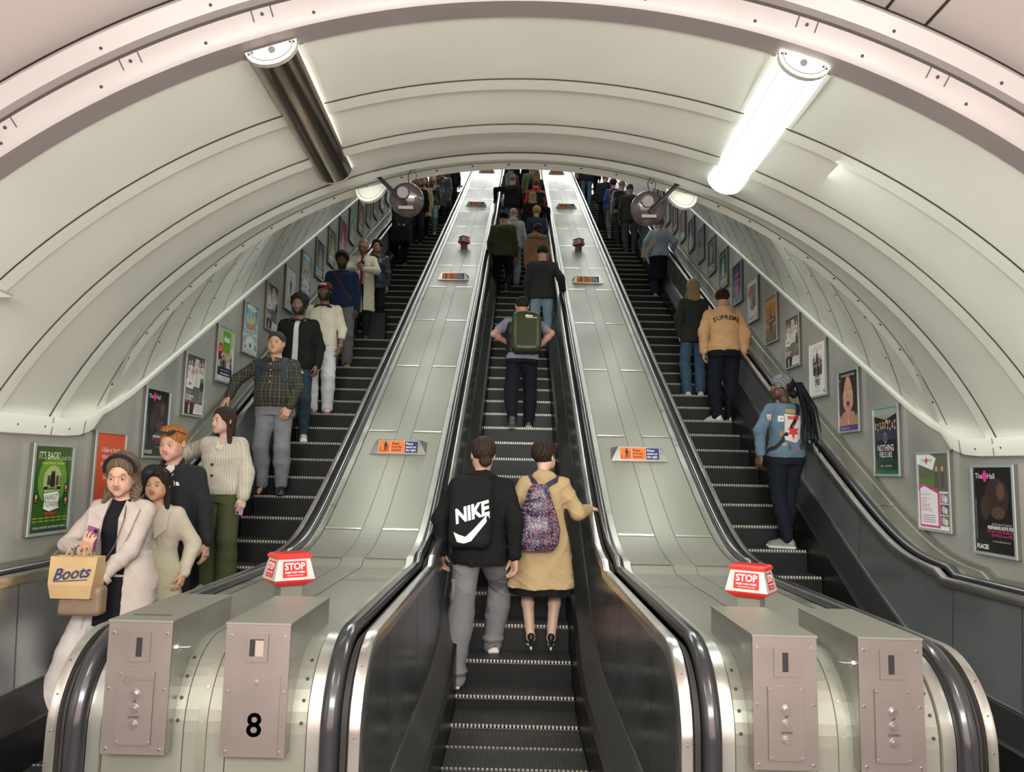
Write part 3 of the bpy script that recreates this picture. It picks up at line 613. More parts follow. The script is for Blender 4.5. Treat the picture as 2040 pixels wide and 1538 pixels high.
def make_poster(side, yc, zc, art, label, full=True):
    e = empty('framed_poster', (side*3.80, yc, zc)); tag(e, label, 'poster', 'posters along the left wall' if side < 0 else 'posters along the right wall')
    e.rotation_euler = (PI/2, 0, PI/2 if side < 0 else -PI/2)
    hw, hh, fw = .275, .365, .024
    m = MB()
    for a, b, c, d in ((-hw, -hh, hw, -hh+fw), (-hw, hh-fw, hw, hh), (-hw, -hh+fw, -hw+fw, hh-fw), (hw-fw, -hh+fw, hw, hh-fw)):
        m.box((a, b, -.03), (c, d, .012), 0)
    m.box((-hw-.001, -hh-.001, -.03), (hw+.001, hh+.001, .002), 1)
    m.obj('frame', [FRM, FRB], e)
    A = Art(); A.z = .0025; A.rect(-hw+fw, -hh+fw, hw-fw, hh-fw, (.55, .57, .57)); n0 = len(A.layers); art(A, full)
    M_ = MB(); mats = []
    for c, mb in A.layers.items():
        M_.add(mb.v, mb.f, len(mats)); mats.append(pcol(c))
    M_.obj('print', mats, e)
    return e
LP = [(a_green, 'framed green theatre poster reading IT\'S BACK, nearest the camera on the left wall'), (a_orange, 'framed orange-red bank poster with white lettering behind the women on the left'),
 (a_hall, 'framed near-black school poster partly behind the ginger man, left wall'), (a_school, 'grey and pink school poster with rows of children, lower of two on left wall'),
 (a_ideal, 'framed poster with a green square reading ideal and a red disc'), (a_wiz, 'framed blue sunburst poster with gold lettering, lower of the two alike on the left wall'),
 (a_school, 'grey and pink school poster, upper of two on the left wall, above the curly-haired man'), (a_kyoto, 'framed white poster with red KYOTO lettering'),
 (a_wiz, 'framed blue sunburst poster, upper of the two alike, beside the man in the navy sweatshirt'), (a_gen((.05, .05, .045), (.12, .13, .10), (.3, .28, .24)), 'framed dark poster with a grey figure, tenth up the left wall'),
 (a_gen((.10, .16, .04), (.30, .33, .08), (.5, .4, .1)), 'framed green and yellow poster, eleventh up the left wall'), (a_gen((.42, .03, .12), (.55, .10, .18), (.6, .55, .5)), 'framed crimson poster, twelfth up the left wall'),
 (a_gen((.55, .60, .58), (.05, .28, .12), (.75, .75, .72)), 'framed pale poster with a green disc, thirteenth up the left wall'), (a_gen((.12, .07, .05), (.45, .22, .12), (.65, .35, .22)), 'framed brown and orange portrait poster, fourteenth up the left wall'),
 (a_gen((.05, .07, .07), (.12, .16, .15), (.35, .35, .33)), 'framed dark teal poster, fifteenth up the left wall'), (a_gen((.30, .14, .04), (.5, .28, .08), (.08, .04, .02)), 'framed amber poster, sixteenth up the left wall'),
 (a_gen((.14, .16, .2), (.55, .5, .5), (.5, .06, .08)), 'framed grey poster with a red figure, seventeenth up the left wall'), (a_gen((.08, .08, .09), (.2, .2, .22), (.4, .4, .4)), 'framed charcoal poster, last visible up the left wall')]
RPo = [(a_hall, 'framed near-black school poster reading PLACES, nearest the camera on the right wall'), (a_school2, 'framed white and magenta school poster second from the camera on the right wall'),
 (a_europe, 'framed dark blue and green poster reading NOTHING FEELS LIKE'), (a_face, 'framed poster of a close-up face with purple lips'), (a_spies, 'framed white poster reading SPIES with a crowd of figures'),
 (a_school, 'framed grey and pink school poster with rows of children on the right wall'), (a_hamil, 'framed orange-brown poster reading HAMILTON'), (a_redwhite, 'framed white poster with a red speech panel'),
 (a_blue, 'framed dark blue poster with a red twisted column'), (a_gen((.03, .07, .045), (.10, .20, .12), (.6, .55, .45)), 'framed dark green poster above the blond woman, right wall'),
 (a_gen((.06, .06, .08), (.28, .20, .14), (.45, .36, .28)), 'framed brown and blue poster, eleventh up the right wall'), (a_gen((.22, .24, .28), (.12, .14, .25), (.6, .06, .07)), 'framed grey-blue poster with a red figure, twelfth up the right wall'),
 (a_gen((.05, .06, .08), (.15, .16, .2), (.5, .45, .42)), 'framed slate poster, thirteenth up the right wall'), (a_gen((.20, .22, .32), (.35, .3, .4), (.55, .05, .18)), 'framed violet-grey poster with a crimson figure, fourteenth up the right wall'),
 (a_gen((.08, .05, .04), (.30, .18, .10), (.5, .35, .25)), 'framed dark brown poster, fifteenth up the right wall'), (a_gen((.12, .14, .12), (.25, .27, .22), (.5, .5, .45)), 'framed olive-grey poster, sixteenth up the right wall'),
 (a_gen((.2, .2, .22), (.5, .5, .5), (.1, .1, .12)), 'framed pale grey poster, seventeenth up the right wall'), (a_gen((.3, .1, .06), (.5, .2, .1), (.08, .08, .1)), 'framed rust-coloured poster, last visible up the right wall')]
for side, LL, y0 in ((-1, LP, -1.60), (1, RPo, -1.63)):
    for k, (art, lb) in enumerate(LL):
        yc = y0+.856*k; zc = 1.78 if k == 0 else NZ+T*yc+1.565
        make_poster(side, yc, zc, art, lb)
# torn sticker on the left wall
m = MB(); m.add([(-3.826, y, z) for y, z in ((-.52, 2.29), (-.44, 2.30), (-.42, 2.20), (-.45, 2.10), (-.50, 2.09), (-.54, 2.16))], [(0, 1, 2, 3, 4, 5)], 0)
m.add([(-3.8255, y, z) for y, z in ((-.51, 2.24), (-.44, 2.22), (-.46, 2.18), (-.52, 2.19))], [(0, 1, 2, 3)], 1); m.add([(-3.8252, y, z) for y, z in ((-.53, 2.21), (-.48, 2.20), (-.53, 2.16))], [(0, 1, 2)], 2)
m.add([(-3.8252, y, z) for y, z in ((-.46, 2.16), (-.45, 2.11), (-.50, 2.12))], [(0, 1, 2)], 3); m.add([(-3.8252, y, z) for y, z in ((-.49, 2.285), (-.45, 2.285), (-.45, 2.25), (-.48, 2.26))], [(0, 1, 2, 3)], 1)
o = m.obj('torn_sticker', [MATS['white'], MATS['black'], pcol((.6, .03, .03)), pcol((.03, .3, .1))]); tag(o, 'small torn sticker with red, green, black and white on the left wall', 'sticker')

# ---------------------------------------------------------------- deck signs
ORG = mat('sign_orange', (.80, .19, .03), .45); NVY = mat('sign_navy', (.02, .03, .16), .45); INK = mat('sign_ink', (.02, .01, .01), .5)
_tx = {}
def tcache(*k):
    if k not in _tx: _tx[k] = text_mesh(*k)
    return _tx[k]
def make_sign(x, y, label):
    z = deckz(y); e = empty('deck_sign', (x, y, z)); tag(e, label, 'sign', 'hold the handrail signs on the decking')
    m = MB(); W0, W1 = .315, .235; h = .165; d1 = .05
    F = [(-W0, 0, 0), (W0, 0, 0), (W1, d1, h), (-W1, d1, h)]; zb = .26*T
    Bk = [(-W0+.02, .26, zb), (W0-.02, .26, zb)]
    m.add(F+Bk, [(0, 1, 2, 3), (1, 5, 2), (0, 3, 4), (3, 2, 5, 4)], 0)
    m.obj('housing', MATS['deckdk'], e)
    n = Vector((0, -h, d1)).normalized(); up = Vector((0, d1, h)).normalized()
    def Q(u, v, o=.002): return tuple(Vector((0, 0, 0))+Vector((u, 0, 0))+up*v+n*o)
    def rect(mb, u0, v0, u1, v1, mi, o): mb.add([Q(u0, v0, o), Q(u1, v0, o), Q(u1, v1, o), Q(u0, v1, o)], [(0, 1, 2, 3)], mi)
    m = MB(); rect(m, -.222, .018, .222, .158, 0, .0015)
    rect(m, -.219, .021, -.089, .155, 1, .0025); rect(m, -.086, .021, .068, .155, 1, .0025); rect(m, .071, .021, .219, .155, 2, .0025)
    def tx(s, size, u, v, mi):
        vs, fs = tcache(s, size, 0, 'LEFT', .92, .0008); m.add([Q(u+a, v+b, .0035) for a, b, c in vs], fs, mi)
    for i, s in enumerate(('Please', 'hold the', 'handrail')): tx(s, .036, -.074, .126-.037*i, 3)
    for i, s in enumerate(('Please', 'stand on', 'the right')): tx(s, .036, .082, .126-.037*i, 0)
    # standing figure pictogram beside a handrail
    for u0, v0, u1, v1 in ((-.205, .035, -.125, .041), (-.205, .035, -.200, .085), (-.118, .035, -.112, .10), (-.155, .045, -.144, .095), (-.141, .045, -.130, .095), (-.158, .09, -.128, .128), (-.13, .10, -.112, .107)): rect(m, u0, v0, u1, v1, 3, .0035)
    m.add([Q(-.143+.010*math.cos(2*PI*i/10), .140+.010*math.sin(2*PI*i/10), .0035) for i in range(10)], [tuple(range(10))], 3)
    m.obj('notice', [MATS['white'], ORG, NVY, INK], e)
for k, y in enumerate((.66, 6.93, 13.95, 20.15)):
    w = ('nearest', 'second', 'third', 'topmost')[k]
    make_sign(-1.35, y, f'orange and blue hold-the-handrail sign, {w} up the left decking'); make_sign(1.34, y-.03, f'orange and blue hold-the-handrail sign, {w} up the right decking')

# ---------------------------------------------------------------- emergency stops
RED = mat('stop_red', (.62, .025, .02), .28, coat=.3); SIL = mat('stop_silver', (.52, .50, .48), .35, .3); REDP = mat('stop_panel_red', (.50, .015, .02), .4)
def make_stop(x, y, rz, label, lower):
    z = deckz(y)-(.02 if not lower else 0); e = empty('emergency_stop_post', (x, y, z), rz); tag(e, label, 'emergency stop', 'emergency stop posts on the decking')
    zb = .10; m = MB(); m.box((-.062, -.05, -.03), (.062, .05, zb+.01), 0); m.obj('post', MATS['deck'], e)
    def ring(w, d, z): return [(-w, -d, z), (w, -d, z), (w, d, z), (-w, d, z)]
    m = MB(); m.grid([ring(.07, .055, zb), ring(.112, .092, zb+.028), ring(.118, .098, zb+.04)], 0, True); m.add(ring(.07, .055, zb), [(3, 2, 1, 0)]); m.obj('red_base', RED, e)
    m = MB(); m.grid([ring(.118, .098, zb+.04), ring(.092, .074, zb+.155)], 0, True); m.obj('silver_body', SIL, e)
    m = MB(); m.grid([ring(.092, .074, zb+.153), ring(.10, .082, zb+.158), ring(.10, .082, zb+.172), ring(.088, .07, zb+.184)], 0, True); m.add(ring(.088, .07, zb+.184), [(0, 1, 2, 3)]); m.obj('red_cap', RED, e)
    vs, fs = tcache('STOP', .052, 0, 'CENTER', .95, .0012); v2, f2 = tcache('PUSH >+O+< PUSH', .014, 0, 'CENTER', .95, .0004); v3, f3 = tcache('MAXIMUM PENALTY £200', .0085, 0, 'CENTER', .95, 0)
    for k in range(4):
        wide = k % 2 == 0; a = k*PI/2; R_ = Matrix.Rotation(a, 3, 'Z'); d0, d1 = (.098, .074) if wide else (.118, .092)
        w = .072 if wide else .052; up = Vector((0, (d0-d1), .115)).normalized(); n = Vector((0, -.115, d0-d1)).normalized(); c0 = Vector((0, -d0, zb+.04))
        def Q(u, v, o): return tuple(R_ @ (c0+Vector((u, 0, 0))+up*v+n*o))
        m = MB(); m.add([Q(-w, .015, .002), Q(w, .015, .002), Q(w*.93, .104, .002), Q(-w*.93, .104, .002)], [(0, 1, 2, 3)], 0)
        sq = 1 if wide else .72
        m.add([Q(a_*sq, .074+b, .003) for a_, b, c in vs], fs, 1); m.add([Q(a_*sq, .042+b, .003) for a_, b, c in v2], f2, 1); m.add([Q(a_*sq, .026+b, .003) for a_, b, c in v3], f3, 1)
        m.obj('stop_plate', [REDP, MATS['white']], e)
make_stop(-1.33, -3.35, math.radians(38), 'red and silver STOP button post on the left decking, nearest the camera', True)
make_stop(1.30, -3.40, math.radians(-34), 'red and silver STOP button post on the right decking, nearest the camera', True)
make_stop(-1.33, 9.35, math.radians(44), 'small red STOP button post far up the left decking', False)
make_stop(1.34, 9.35, math.radians(-44), 'small red STOP button post far up the right decking', False)

# ---------------------------------------------------------------- control cabinets
SLOT = mat('slot_black', (.008, .008, .012), .5)
def make_cabinet(x, label, kind, latch=0, wide=.27):
    yF, yB, z1, z0 = -4.47, -3.80, 1.345, .80
    e = empty('control_cabinet', (x, yF, z0)); tag(e, label, 'cabinet', 'steel control cabinets on the newel ends')
    w = wide/2; D = yB-yF; Hh = z1-z0
    m = MB(); m.box((-w, .012, 0), (w, D, Hh-.004), 0); m.obj('housing', MATS['deckdk'], e)
    m = MB(); m.box((-w-.003, -.004, Hh-.008), (w+.003, D, Hh), 0); m.obj('lid', MATS['deck'], e)
    def P2(u0, v0, u1, v1, t0, t1, mi, mb): mb.box((u0, -t1, v0), (u1, -t0, v1), mi)
    m = MB(); P2(-w, 0, w, Hh-.008, -.012, 0, 0, m); m.obj('front_plate', MATS['cab'], e)
    for u, v in ((-w+.022, Hh-.055), (w-.022, Hh-.055), (-w+.018, Hh*.48), (w-.018, Hh*.48), (-w+.022, .02), (w-.022, .02)):
        m = MB(); m.disc((u, 0, v), (0, -1, 0), .006, .004, 8, 0); m.disc((u, -.004, v), (0, -1, 0), .0025, .001, 6, 1); m.obj('screw', [MATS['bright'], SLOT], e)
    if kind == 'number':
        m = MB(); P2(-.045, .385, .045, .50, 0, .007, 0, m); P2(-.032, .408, .028, .478, .007, .008, 1, m); P2(-.008, .408, .028, .474, .008, .009, 2, m); m.obj('reader_slot', [MATS['cab'], SLOT, mat('slot_dull', (.30, .25, .20), .5)], e)
        m = MB(); P2(-.10, .002, .105, .335, 0, .0035, 0, m); m.obj('door', MATS['cab'], e)
        m = MB(); m.disc((-.0, -.0035, .30), (0, -1, 0), .012, .004, 14, 0); m.disc((0, -.0075, .30), (0, -1, 0), .007, .002, 10, 1); m.obj('lock', [MATS['bright'], MATS['stepline']], e)
        vs, fs = text_mesh('8', .135, .0005, 'CENTER', 1, .002); m = MB(); m.add([(a+.004, -.0042, .125+b) for a, b, c in vs], fs); m.obj('number', SLOT, e)
    else:
        m = MB(); P2(-.047, .375, .047, .495, 0, .005, 0, m); P2(-.012, .395, .013, .474, .005, .006, 1, m); m.obj('reader_slot', [MATS['cab'], SLOT], e)
        m = MB(); P2(-.075, .04, .075, .335, 0, .009, 0, m)
        for u, v in ((-.065, .05), (.065, .05), (-.065, .325), (.065, .325)): m.disc((u, -.009, v), (0, -1, 0), .005, .003, 8, 1)
        m.obj('button_plate', [MATS['cab'], MATS['bright']], e)
        for i, v in enumerate((.245, .185, .12)):
            m = MB(); m.disc((.0, -.009, v), (0, -1, 0), .019, .004, 18, 0); m.disc((0, -.013, v), (0, -1, 0), .015, .0015, 16, 1 if i else 0); m.disc((0, -.0145, v), (0, -1, 0), .010, .004, 14, 0)
            m.obj('push_button', [MATS['bright'], MATS['stepline']], e)
        for t_, v in (('UP', .215), ('DOWN', .151)):
            vs, fs = tcache(t_, .014, 0, 'CENTER', 1, .0004); m = MB(); m.add([(a, -.0095, v+b) for a, b, c in vs], fs); m.obj('marking', SLOT, e)
        if kind == 'tube':
            vs, fs = tcache('Tube Lines', .019, 0, 'LEFT', 1, .0003); m = MB(); m.add([(-.012+a, -.0095, .303+b) for a, b, c in vs], fs)
            rows = [[(-.035+r*math.cos(2*PI*i/16), -.0097, .30+r*math.sin(2*PI*i/16)) for i in range(16)] for r in (.010, .018)]; m.grid(rows, 0, True); m.obj('maker_badge', MATS['stepline'], e)
    if latch:
        m = MB(); m.tube([(latch*w, .07, .42), (latch*(w+.006), .07, .42)], .022, 10); m.tube([(latch*w, .07, .42), (latch*(w+.03), .07, .42), (latch*(w+.045), .085, .42)], .004, 6); m.obj('latch', MATS['bright'], e)
    if kind == 'tube':
        m = MB(); m.box((-.09, .10, Hh), (.08, .104, Hh+.001), 0); m.box((-.09, .12, Hh), (.08, .124, Hh+.001), 0); m.obj('lid_slot', SLOT, e)
make_cabinet(-1.62, 'steel control cabinet with three push buttons and a maker badge, leftmost of the four', 'tube', 1)
make_cabinet(-1.12, 'steel control cabinet marked with a black number 8', 'number', 0, .272)
make_cabinet(1.105, 'steel control cabinet with three push buttons, next to the right-hand rail of the middle escalator', 'buttons', 0)
make_cabinet(1.55, 'steel control cabinet with three push buttons and a side latch, rightmost of the four', 'buttons', -1)
# curved fastening strips over the newel front
for xx, lb in ((-1.36, 'riveted curved steel strip running down between the two left cabinets'), (1.37, 'riveted curved steel strip running down between the two right cabinets')):
    m = MB(); m.grid([[(xx+dx, y+ny*n, z+nz*n) for dx, n in ((-.02, -.033), (-.018, -.026), (.018, -.026), (.02, -.033))] for y, z, ny, nz in RP[3:20]], 0)
    for y, z, ny, nz in RP[6:18:3]: m.disc((xx, y-ny*.026, z-nz*.026), (0, ny, nz), .006, .004, 8, 1)
    o = m.obj('cover_strip', [MATS['deck'], MATS['deckdk']], smooth=True); tag(o, lb, 'cover strip')

# ---------------------------------------------------------------- grid units to metres
for o in list(C.objects):
    if o.parent is None and o.type != 'CAMERA':
        o.location = Vector(o.location)*K; o.scale = Vector(o.scale)*K
# ================================================================ FIGURES: smooth fields meshed with surface nets
def V3(*a): return np.array(a, dtype=np.float64)
def nrm(v): return v/(np.linalg.norm(v)+1e-12)
class Field:
    def __init__(s, lo, hi, h):
        s.lo = np.array(lo, float); s.h = h; s.n = np.ceil((np.array(hi)-s.lo)/h).astype(int)+1
        s.D = np.full(s.n, .5, np.float32)
    def box(s, lo, hi):
        a = np.clip(np.floor((np.array(lo)-s.lo)/s.h).astype(int), 0, s.n-1); b = np.clip(np.ceil((np.array(hi)-s.lo)/s.h).astype(int)+1, 1, s.n)
        if np.any(b <= a): return None
        sl = tuple(slice(a[i], b[i]) for i in range(3))
        g = [(s.lo[i]+s.h*np.arange(a[i], b[i])).astype(np.float32) for i in range(3)]
        return sl, g[0][:, None, None], g[1][None, :, None], g[2][None, None, :]
    def _u(s, sl, d, k):
        A = s.D[sl]
        if k > 1e-4:
            hh = np.maximum(k-np.abs(A-d), 0)/k; s.D[sl] = np.minimum(A, d)-hh*hh*k*.25
        else: s.D[sl] = np.minimum(A, d)
    def _s(s, sl, d, k):
        A = s.D[sl]; d = -d
        if k > 1e-4:
            hh = np.maximum(k-np.abs(A-d), 0)/k; s.D[sl] = np.maximum(A, d)+hh*hh*k*.25
        else: s.D[sl] = np.maximum(A, d)
    def cone(s, a, b, ra, rb, k=.02, flat=None, sub=False):
        a = np.array(a, float); b = np.array(b, float); r = max(ra, rb)*1.05+k+3*s.h
        q = s.box(np.minimum(a, b)-r, np.maximum(a, b)+r)
        if q is None: return
        sl, X, Y, Z = q; ab = b-a; L2 = max(ab@ab, 1e-9)
        px, py, pz = X-a[0], Y-a[1], Z-a[2]
        t = np.clip((px*ab[0]+py*ab[1]+pz*ab[2])/L2, 0, 1)
        dx, dy, dz = px-t*ab[0], py-t*ab[1], pz-t*ab[2]; rr_ = ra+(rb-ra)*t
        if flat is not None:
            n, f = flat; n = nrm(np.array(n, float)); c = dx*n[0]+dy*n[1]+dz*n[2]
            dx = dx+c*(f-1)*n[0]; dy = dy+c*(f-1)*n[1]; dz = dz+c*(f-1)*n[2]
        d = np.sqrt(dx*dx+dy*dy+dz*dz)-rr_
        (s._s if sub else s._u)(sl, d.astype(np.float32), k)
    def ell(s, c, r, k=.01, R=None, sub=False):
        c = np.array(c, float); r = np.array(r, float); m = r.max()*1.02+k+3*s.h
        q = s.box(c-m, c+m)
        if q is None: return
        sl, X, Y, Z = q; x, y, z = X-c[0], Y-c[1], Z-c[2]
        if R is not None:
            R = np.asarray(R); x, y, z = (x*R[0, 0]+y*R[1, 0]+z*R[2, 0], x*R[0, 1]+y*R[1, 1]+z*R[2, 1], x*R[0, 2]+y*R[1, 2]+z*R[2, 2])
        k0 = np.sqrt((x/r[0])**2+(y/r[1])**2+(z/r[2])**2); k1 = np.sqrt((x/r[0]**2)**2+(y/r[1]**2)**2+(z/r[2]**2)**2)
        d = k0*(k0-1)/np.maximum(k1, 1e-6)
        (s._s if sub else s._u)(sl, d.astype(np.float32), k)
    def rbox(s, c, r, rad=.01, k=.005, R=None, sub=False):
        c = np.array(c, float); r = np.array(r, float); m = np.linalg.norm(r)+k+3*s.h
        q = s.box(c-m, c+m)
        if q is None: return
        sl, X, Y, Z = q; x, y, z = X-c[0], Y-c[1], Z-c[2]
        if R is not None:
            R = np.asarray(R); x, y, z = (x*R[0, 0]+y*R[1, 0]+z*R[2, 0], x*R[0, 1]+y*R[1, 1]+z*R[2, 1], x*R[0, 2]+y*R[1, 2]+z*R[2, 2])
        qx, qy, qz = np.abs(x)-(r[0]-rad), np.abs(y)-(r[1]-rad), np.abs(z)-(r[2]-rad)
        d = np.sqrt(np.maximum(qx, 0)**2+np.maximum(qy, 0)**2+np.maximum(qz, 0)**2)+np.minimum(np.maximum(np.maximum(qx, qy), qz), 0)-rad
        (s._s if sub else s._u)(sl, d.astype(np.float32), k)
    def loft(s, secs, k=.03, p=2.2, folds=None, cap=.0, sub=False):
        """secs: (z, cx, cy, a, b)"""
        A = np.array(secs, float); A = A[np.argsort(A[:, 0])]; z0, z1 = A[0, 0], A[-1, 0]
        mx = A[:, 3].max()+k+4*s.h; my = A[:, 4].max()+k+4*s.h
        q = s.box((A[:, 1].min()-mx, A[:, 2].min()-my, z0-k-3*s.h), (A[:, 1].max()+mx, A[:, 2].max()+my, z1+k+3*s.h))
        if q is None: return
        sl, X, Y, Z = q; zz = np.clip(Z[0, 0], z0, z1)
        # smooth interpolation between the sections
        def I(j):
            v = np.interp(zz, A[:, 0], A[:, j]); w = .018/max(s.h, 1e-6)
            return (np.interp(zz-.012, A[:, 0], A[:, j])+v+np.interp(zz+.012, A[:, 0], A[:, j]))/3
        cx, cy, a, b = I(1), I(2), I(3), I(4)
        x = (X-cx[None, None, :]); y = (Y-cy[None, None, :]); a = a[None, None, :]; b = b[None, None, :]
        if folds:
            n, amp, ph, g = folds; th = np.arctan2(y, x); am = amp*np.clip((z1-Z)/(z1-z0+1e-6), 0, 1)**g
            f = 1+am*np.sin(n*th+ph+1.3*np.sin(2.1*th+ph)); a = a*f; b = b*f
        rho = ((np.abs(x)/a)**p+(np.abs(y)/b)**p)**(1/p)
        d = (rho-1)*np.minimum(a, b); d = np.maximum(d, np.maximum(z0-Z, Z-z1))
        (s._s if sub else s._u)(sl, d.astype(np.float32), k)
    def clip(s, pt, n, k=.0):     # removes the half space the normal points into
        pt = np.array(pt, float); n = nrm(np.array(n, float)); sl, X, Y, Z = s.box(s.lo, s.lo+s.n*s.h)
        d = (X-pt[0])*n[0]+(Y-pt[1])*n[1]+(Z-pt[2])*n[2]
        s.D = np.maximum(s.D, d.astype(np.float32))
    def wrinkle(s, amp, f=1., seed=0, mask=None):
        sl, X, Y, Z = s.box(s.lo, s.lo+s.n*s.h); r = np.random.RandomState(seed); p = r.rand(8)*6.3
        ZZ = Z+0*X+0*Y
        A_ = .5*(30*f*Z+17*f*X+p[0]+2.4*np.sin(9*f*X+p[1])+2.0*np.sin(12*f*Y+7*f*Z+p[2])); B_ = .5*(44*f*Z-33*f*X+12*f*Y+p[3]+2.2*np.sin(11*f*Z+p[4])+1.5*np.sin(8*f*Y+p[5]))
        C_ = .5*(20*f*X+24*f*Y+6*f*Z+p[6]+2.5*np.sin(8*f*Z+p[7]))
        M1 = np.clip(.5+.9*np.sin(7*Z+5*X+p[4])*np.cos(9*X-6*Y+p[1]), 0, 1); M2 = np.clip(.5+.9*np.sin(8*Z-7*X+p[0])*np.cos(5*X+8*Y+p[6]), 0, 1)
        w = -1.15*M1*(1-np.abs(np.sin(A_)))**2.2-.9*M2*(1-np.abs(np.sin(B_)))**2.2-.8*(1-M1)*(1-np.abs(np.sin(C_)))**2.2+.35*np.sin(12*f*Z+8*f*X+p[2])+.25
        w0 = 0*np.sin(31*f*Z+9*f*X+p[0]+2.2*np.sin(13*f*X+p[1])+1.5*np.sin(17*f*Y+p[2]))*.5+np.sin(47*f*Z-21*f*Y+14*f*X+p[3]+1.7*np.sin(19*f*Z+p[4]))*.3+np.sin(23*f*X+p[5]+2*np.sin(21*f*Z+p[6]))*.3
        if mask is not None: w = w*mask(X, Y, Z)
        s.D = s.D+(amp*w).astype(np.float32)
    def mesh(s):
        D = s.D; D[0] = D[-1] = .5; D[:, 0] = D[:, -1] = .5; D[:, :, 0] = D[:, :, -1] = .5
        I = D < 0; nx, ny, nz = D.shape
        c = np.zeros((nx-1, ny-1, nz-1), np.int8)
        for i in (0, 1):
            for j in (0, 1):
                for k in (0, 1): c += I[i:nx-1+i, j:ny-1+j, k:nz-1+k]
        cells = np.argwhere((c > 0) & (c < 8))
        if len(cells) == 0: return np.zeros((0, 3)), np.zeros((0, 4), int)
        idx = np.full(c.shape, -1, np.int32); idx[tuple(cells.T)] = np.arange(len(cells))
        acc = np.zeros((len(cells), 3)); cnt = np.zeros(len(cells))
        cor = [(i, j, k) for i in (0, 1) for j in (0, 1) for k in (0, 1)]
        vals = {q: D[cells[:, 0]+q[0], cells[:, 1]+q[1], cells[:, 2]+q[2]] for q in cor}
        for q in cor:
            for ax in range(3):
                if q[ax] == 0:
                    q2 = list(q); q2[ax] = 1; q2 = tuple(q2); a, b = vals[q], vals[q2]; m = (a < 0) != (b < 0)
                    t = np.where(m, a/np.where(m, a-b, 1), 0); P_ = np.array(q, float)[None, :]+0*acc; P_[:, ax] += t
                    acc += P_*m[:, None]; cnt += m
        verts = s.lo+s.h*(cells+acc/cnt[:, None])
        quads = []
        for ax in range(3):
            o1, o2 = [(1, 2), (2, 0), (0, 1)][ax]
            sh = [slice(1, -1)]*3; sh[ax] = slice(0, -1); sh2 = list(sh); sh2[ax] = slice(1, None)
            A = I[tuple(sh)]; B = I[tuple(sh2)]
            for flip, m in ((0, A & ~B), (1, ~A & B)):
                e = np.argwhere(m)
                if len(e) == 0: continue
                base = e.copy(); base[:, o1] += 1; base[:, o2] += 1
                def at(d1, d2):
                    q = base.copy(); q[:, o1] -= d1; q[:, o2] -= d2
                    return idx[tuple(q.T)]
                Q = np.stack([at(0, 0), at(1, 0), at(1, 1), at(0, 1)], 1)
                if flip: Q = Q[:, ::-1]
                quads.append(Q)
        Q = np.concatenate(quads); Q = Q[(Q >= 0).all(1)]
        # one light relaxation pass
        for _ in range(2):
            sm = np.zeros_like(verts); cn = np.zeros(len(verts))
            for i in range(4):
                a, b = Q[:, i], Q[:, (i+1) % 4]
                np.add.at(sm, a, verts[b]); np.add.at(cn, a, 1); np.add.at(sm, b, verts[a]); np.add.at(cn, b, 1)
            verts = verts*.55+.45*sm/np.maximum(cn, 1)[:, None]
        return verts, Q
def np_mesh(name, verts, quads, material, cols=None, scale=1.):
    me = bpy.data.meshes.new(name); n, f = len(verts), len(quads)
    me.vertices.add(n); me.vertices.foreach_set('co', (verts*scale).astype(np.float32).ravel())
    me.loops.add(f*4); me.loops.foreach_set('vertex_index', quads.astype(np.int32).ravel())
    me.polygons.add(f); me.polygons.foreach_set('loop_start', np.arange(0, f*4, 4, dtype=np.int32))
    try: me.polygons.foreach_set('loop_total', np.full(f, 4, np.int32))
    except Exception: pass
    me.update(calc_edges=True); me.polygons.foreach_set('use_smooth', [True]*f)
    if cols is not None:
        at = me.color_attributes.new('Col', 'FLOAT_COLOR', 'POINT')
        c4 = np.ones((n, 4), np.float32); c4[:, :3] = cols; at.data.foreach_set('color', c4.ravel())
    me.materials.append(material); return me
CLOTH = mat('cloth', (.5, .5, .5), .88, 0, .55, 17, .07, 9, attr=True)
CLOTH.node_tree.nodes['Principled BSDF'].inputs['Specular IOR Level'].default_value = .18
KNITM = mat('knit_cloth', (.5, .5, .5), .9, 0, .5, 90, .07, 12, attr=True)
DENIM = mat('denim', (.5, .5, .5), .88, 0, .6, 20, .16, 9, attr=True)
SHINY = mat('shiny_nylon', (.5, .5, .5), .38, 0, .3, 22, .08, 9, attr=True)
LEATH = mat('shoe_leather', (.5, .5, .5), .45, 0, .08, 60, .05, 9, attr=True)
SKIN = mat('skin', (.6, .4, .3), .5, 0, .04, 160, .05, 14, attr=True)
SKIN.node_tree.nodes['Principled BSDF'].inputs['Subsurface Weight'].default_value = .12
SKIN.node_tree.nodes['Principled BSDF'].inputs['Subsurface Radius'].default_value = (.02, .008, .004)
HAIRM = mat('hair', (.1, .07, .05), .55, 0, .7, 60, .22, 26, attr=True, stretch=(3.5, 3.5, .5))
HAIRM.node_tree.nodes['Principled BSDF'].inputs['Specular IOR Level'].default_value = .15
FURM = mat('fur', (.5, .45, .35), .9, 0, 1., 90, .3, 30, attr=True)
EYEM = mat('eye_white', (.30, .27, .25), .35); IRISM = mat('iris', (.03, .02, .015), .2)
GLASSM = mat('dark_glass', (.01, .01, .012), .08, 0, 0, coat=.8)

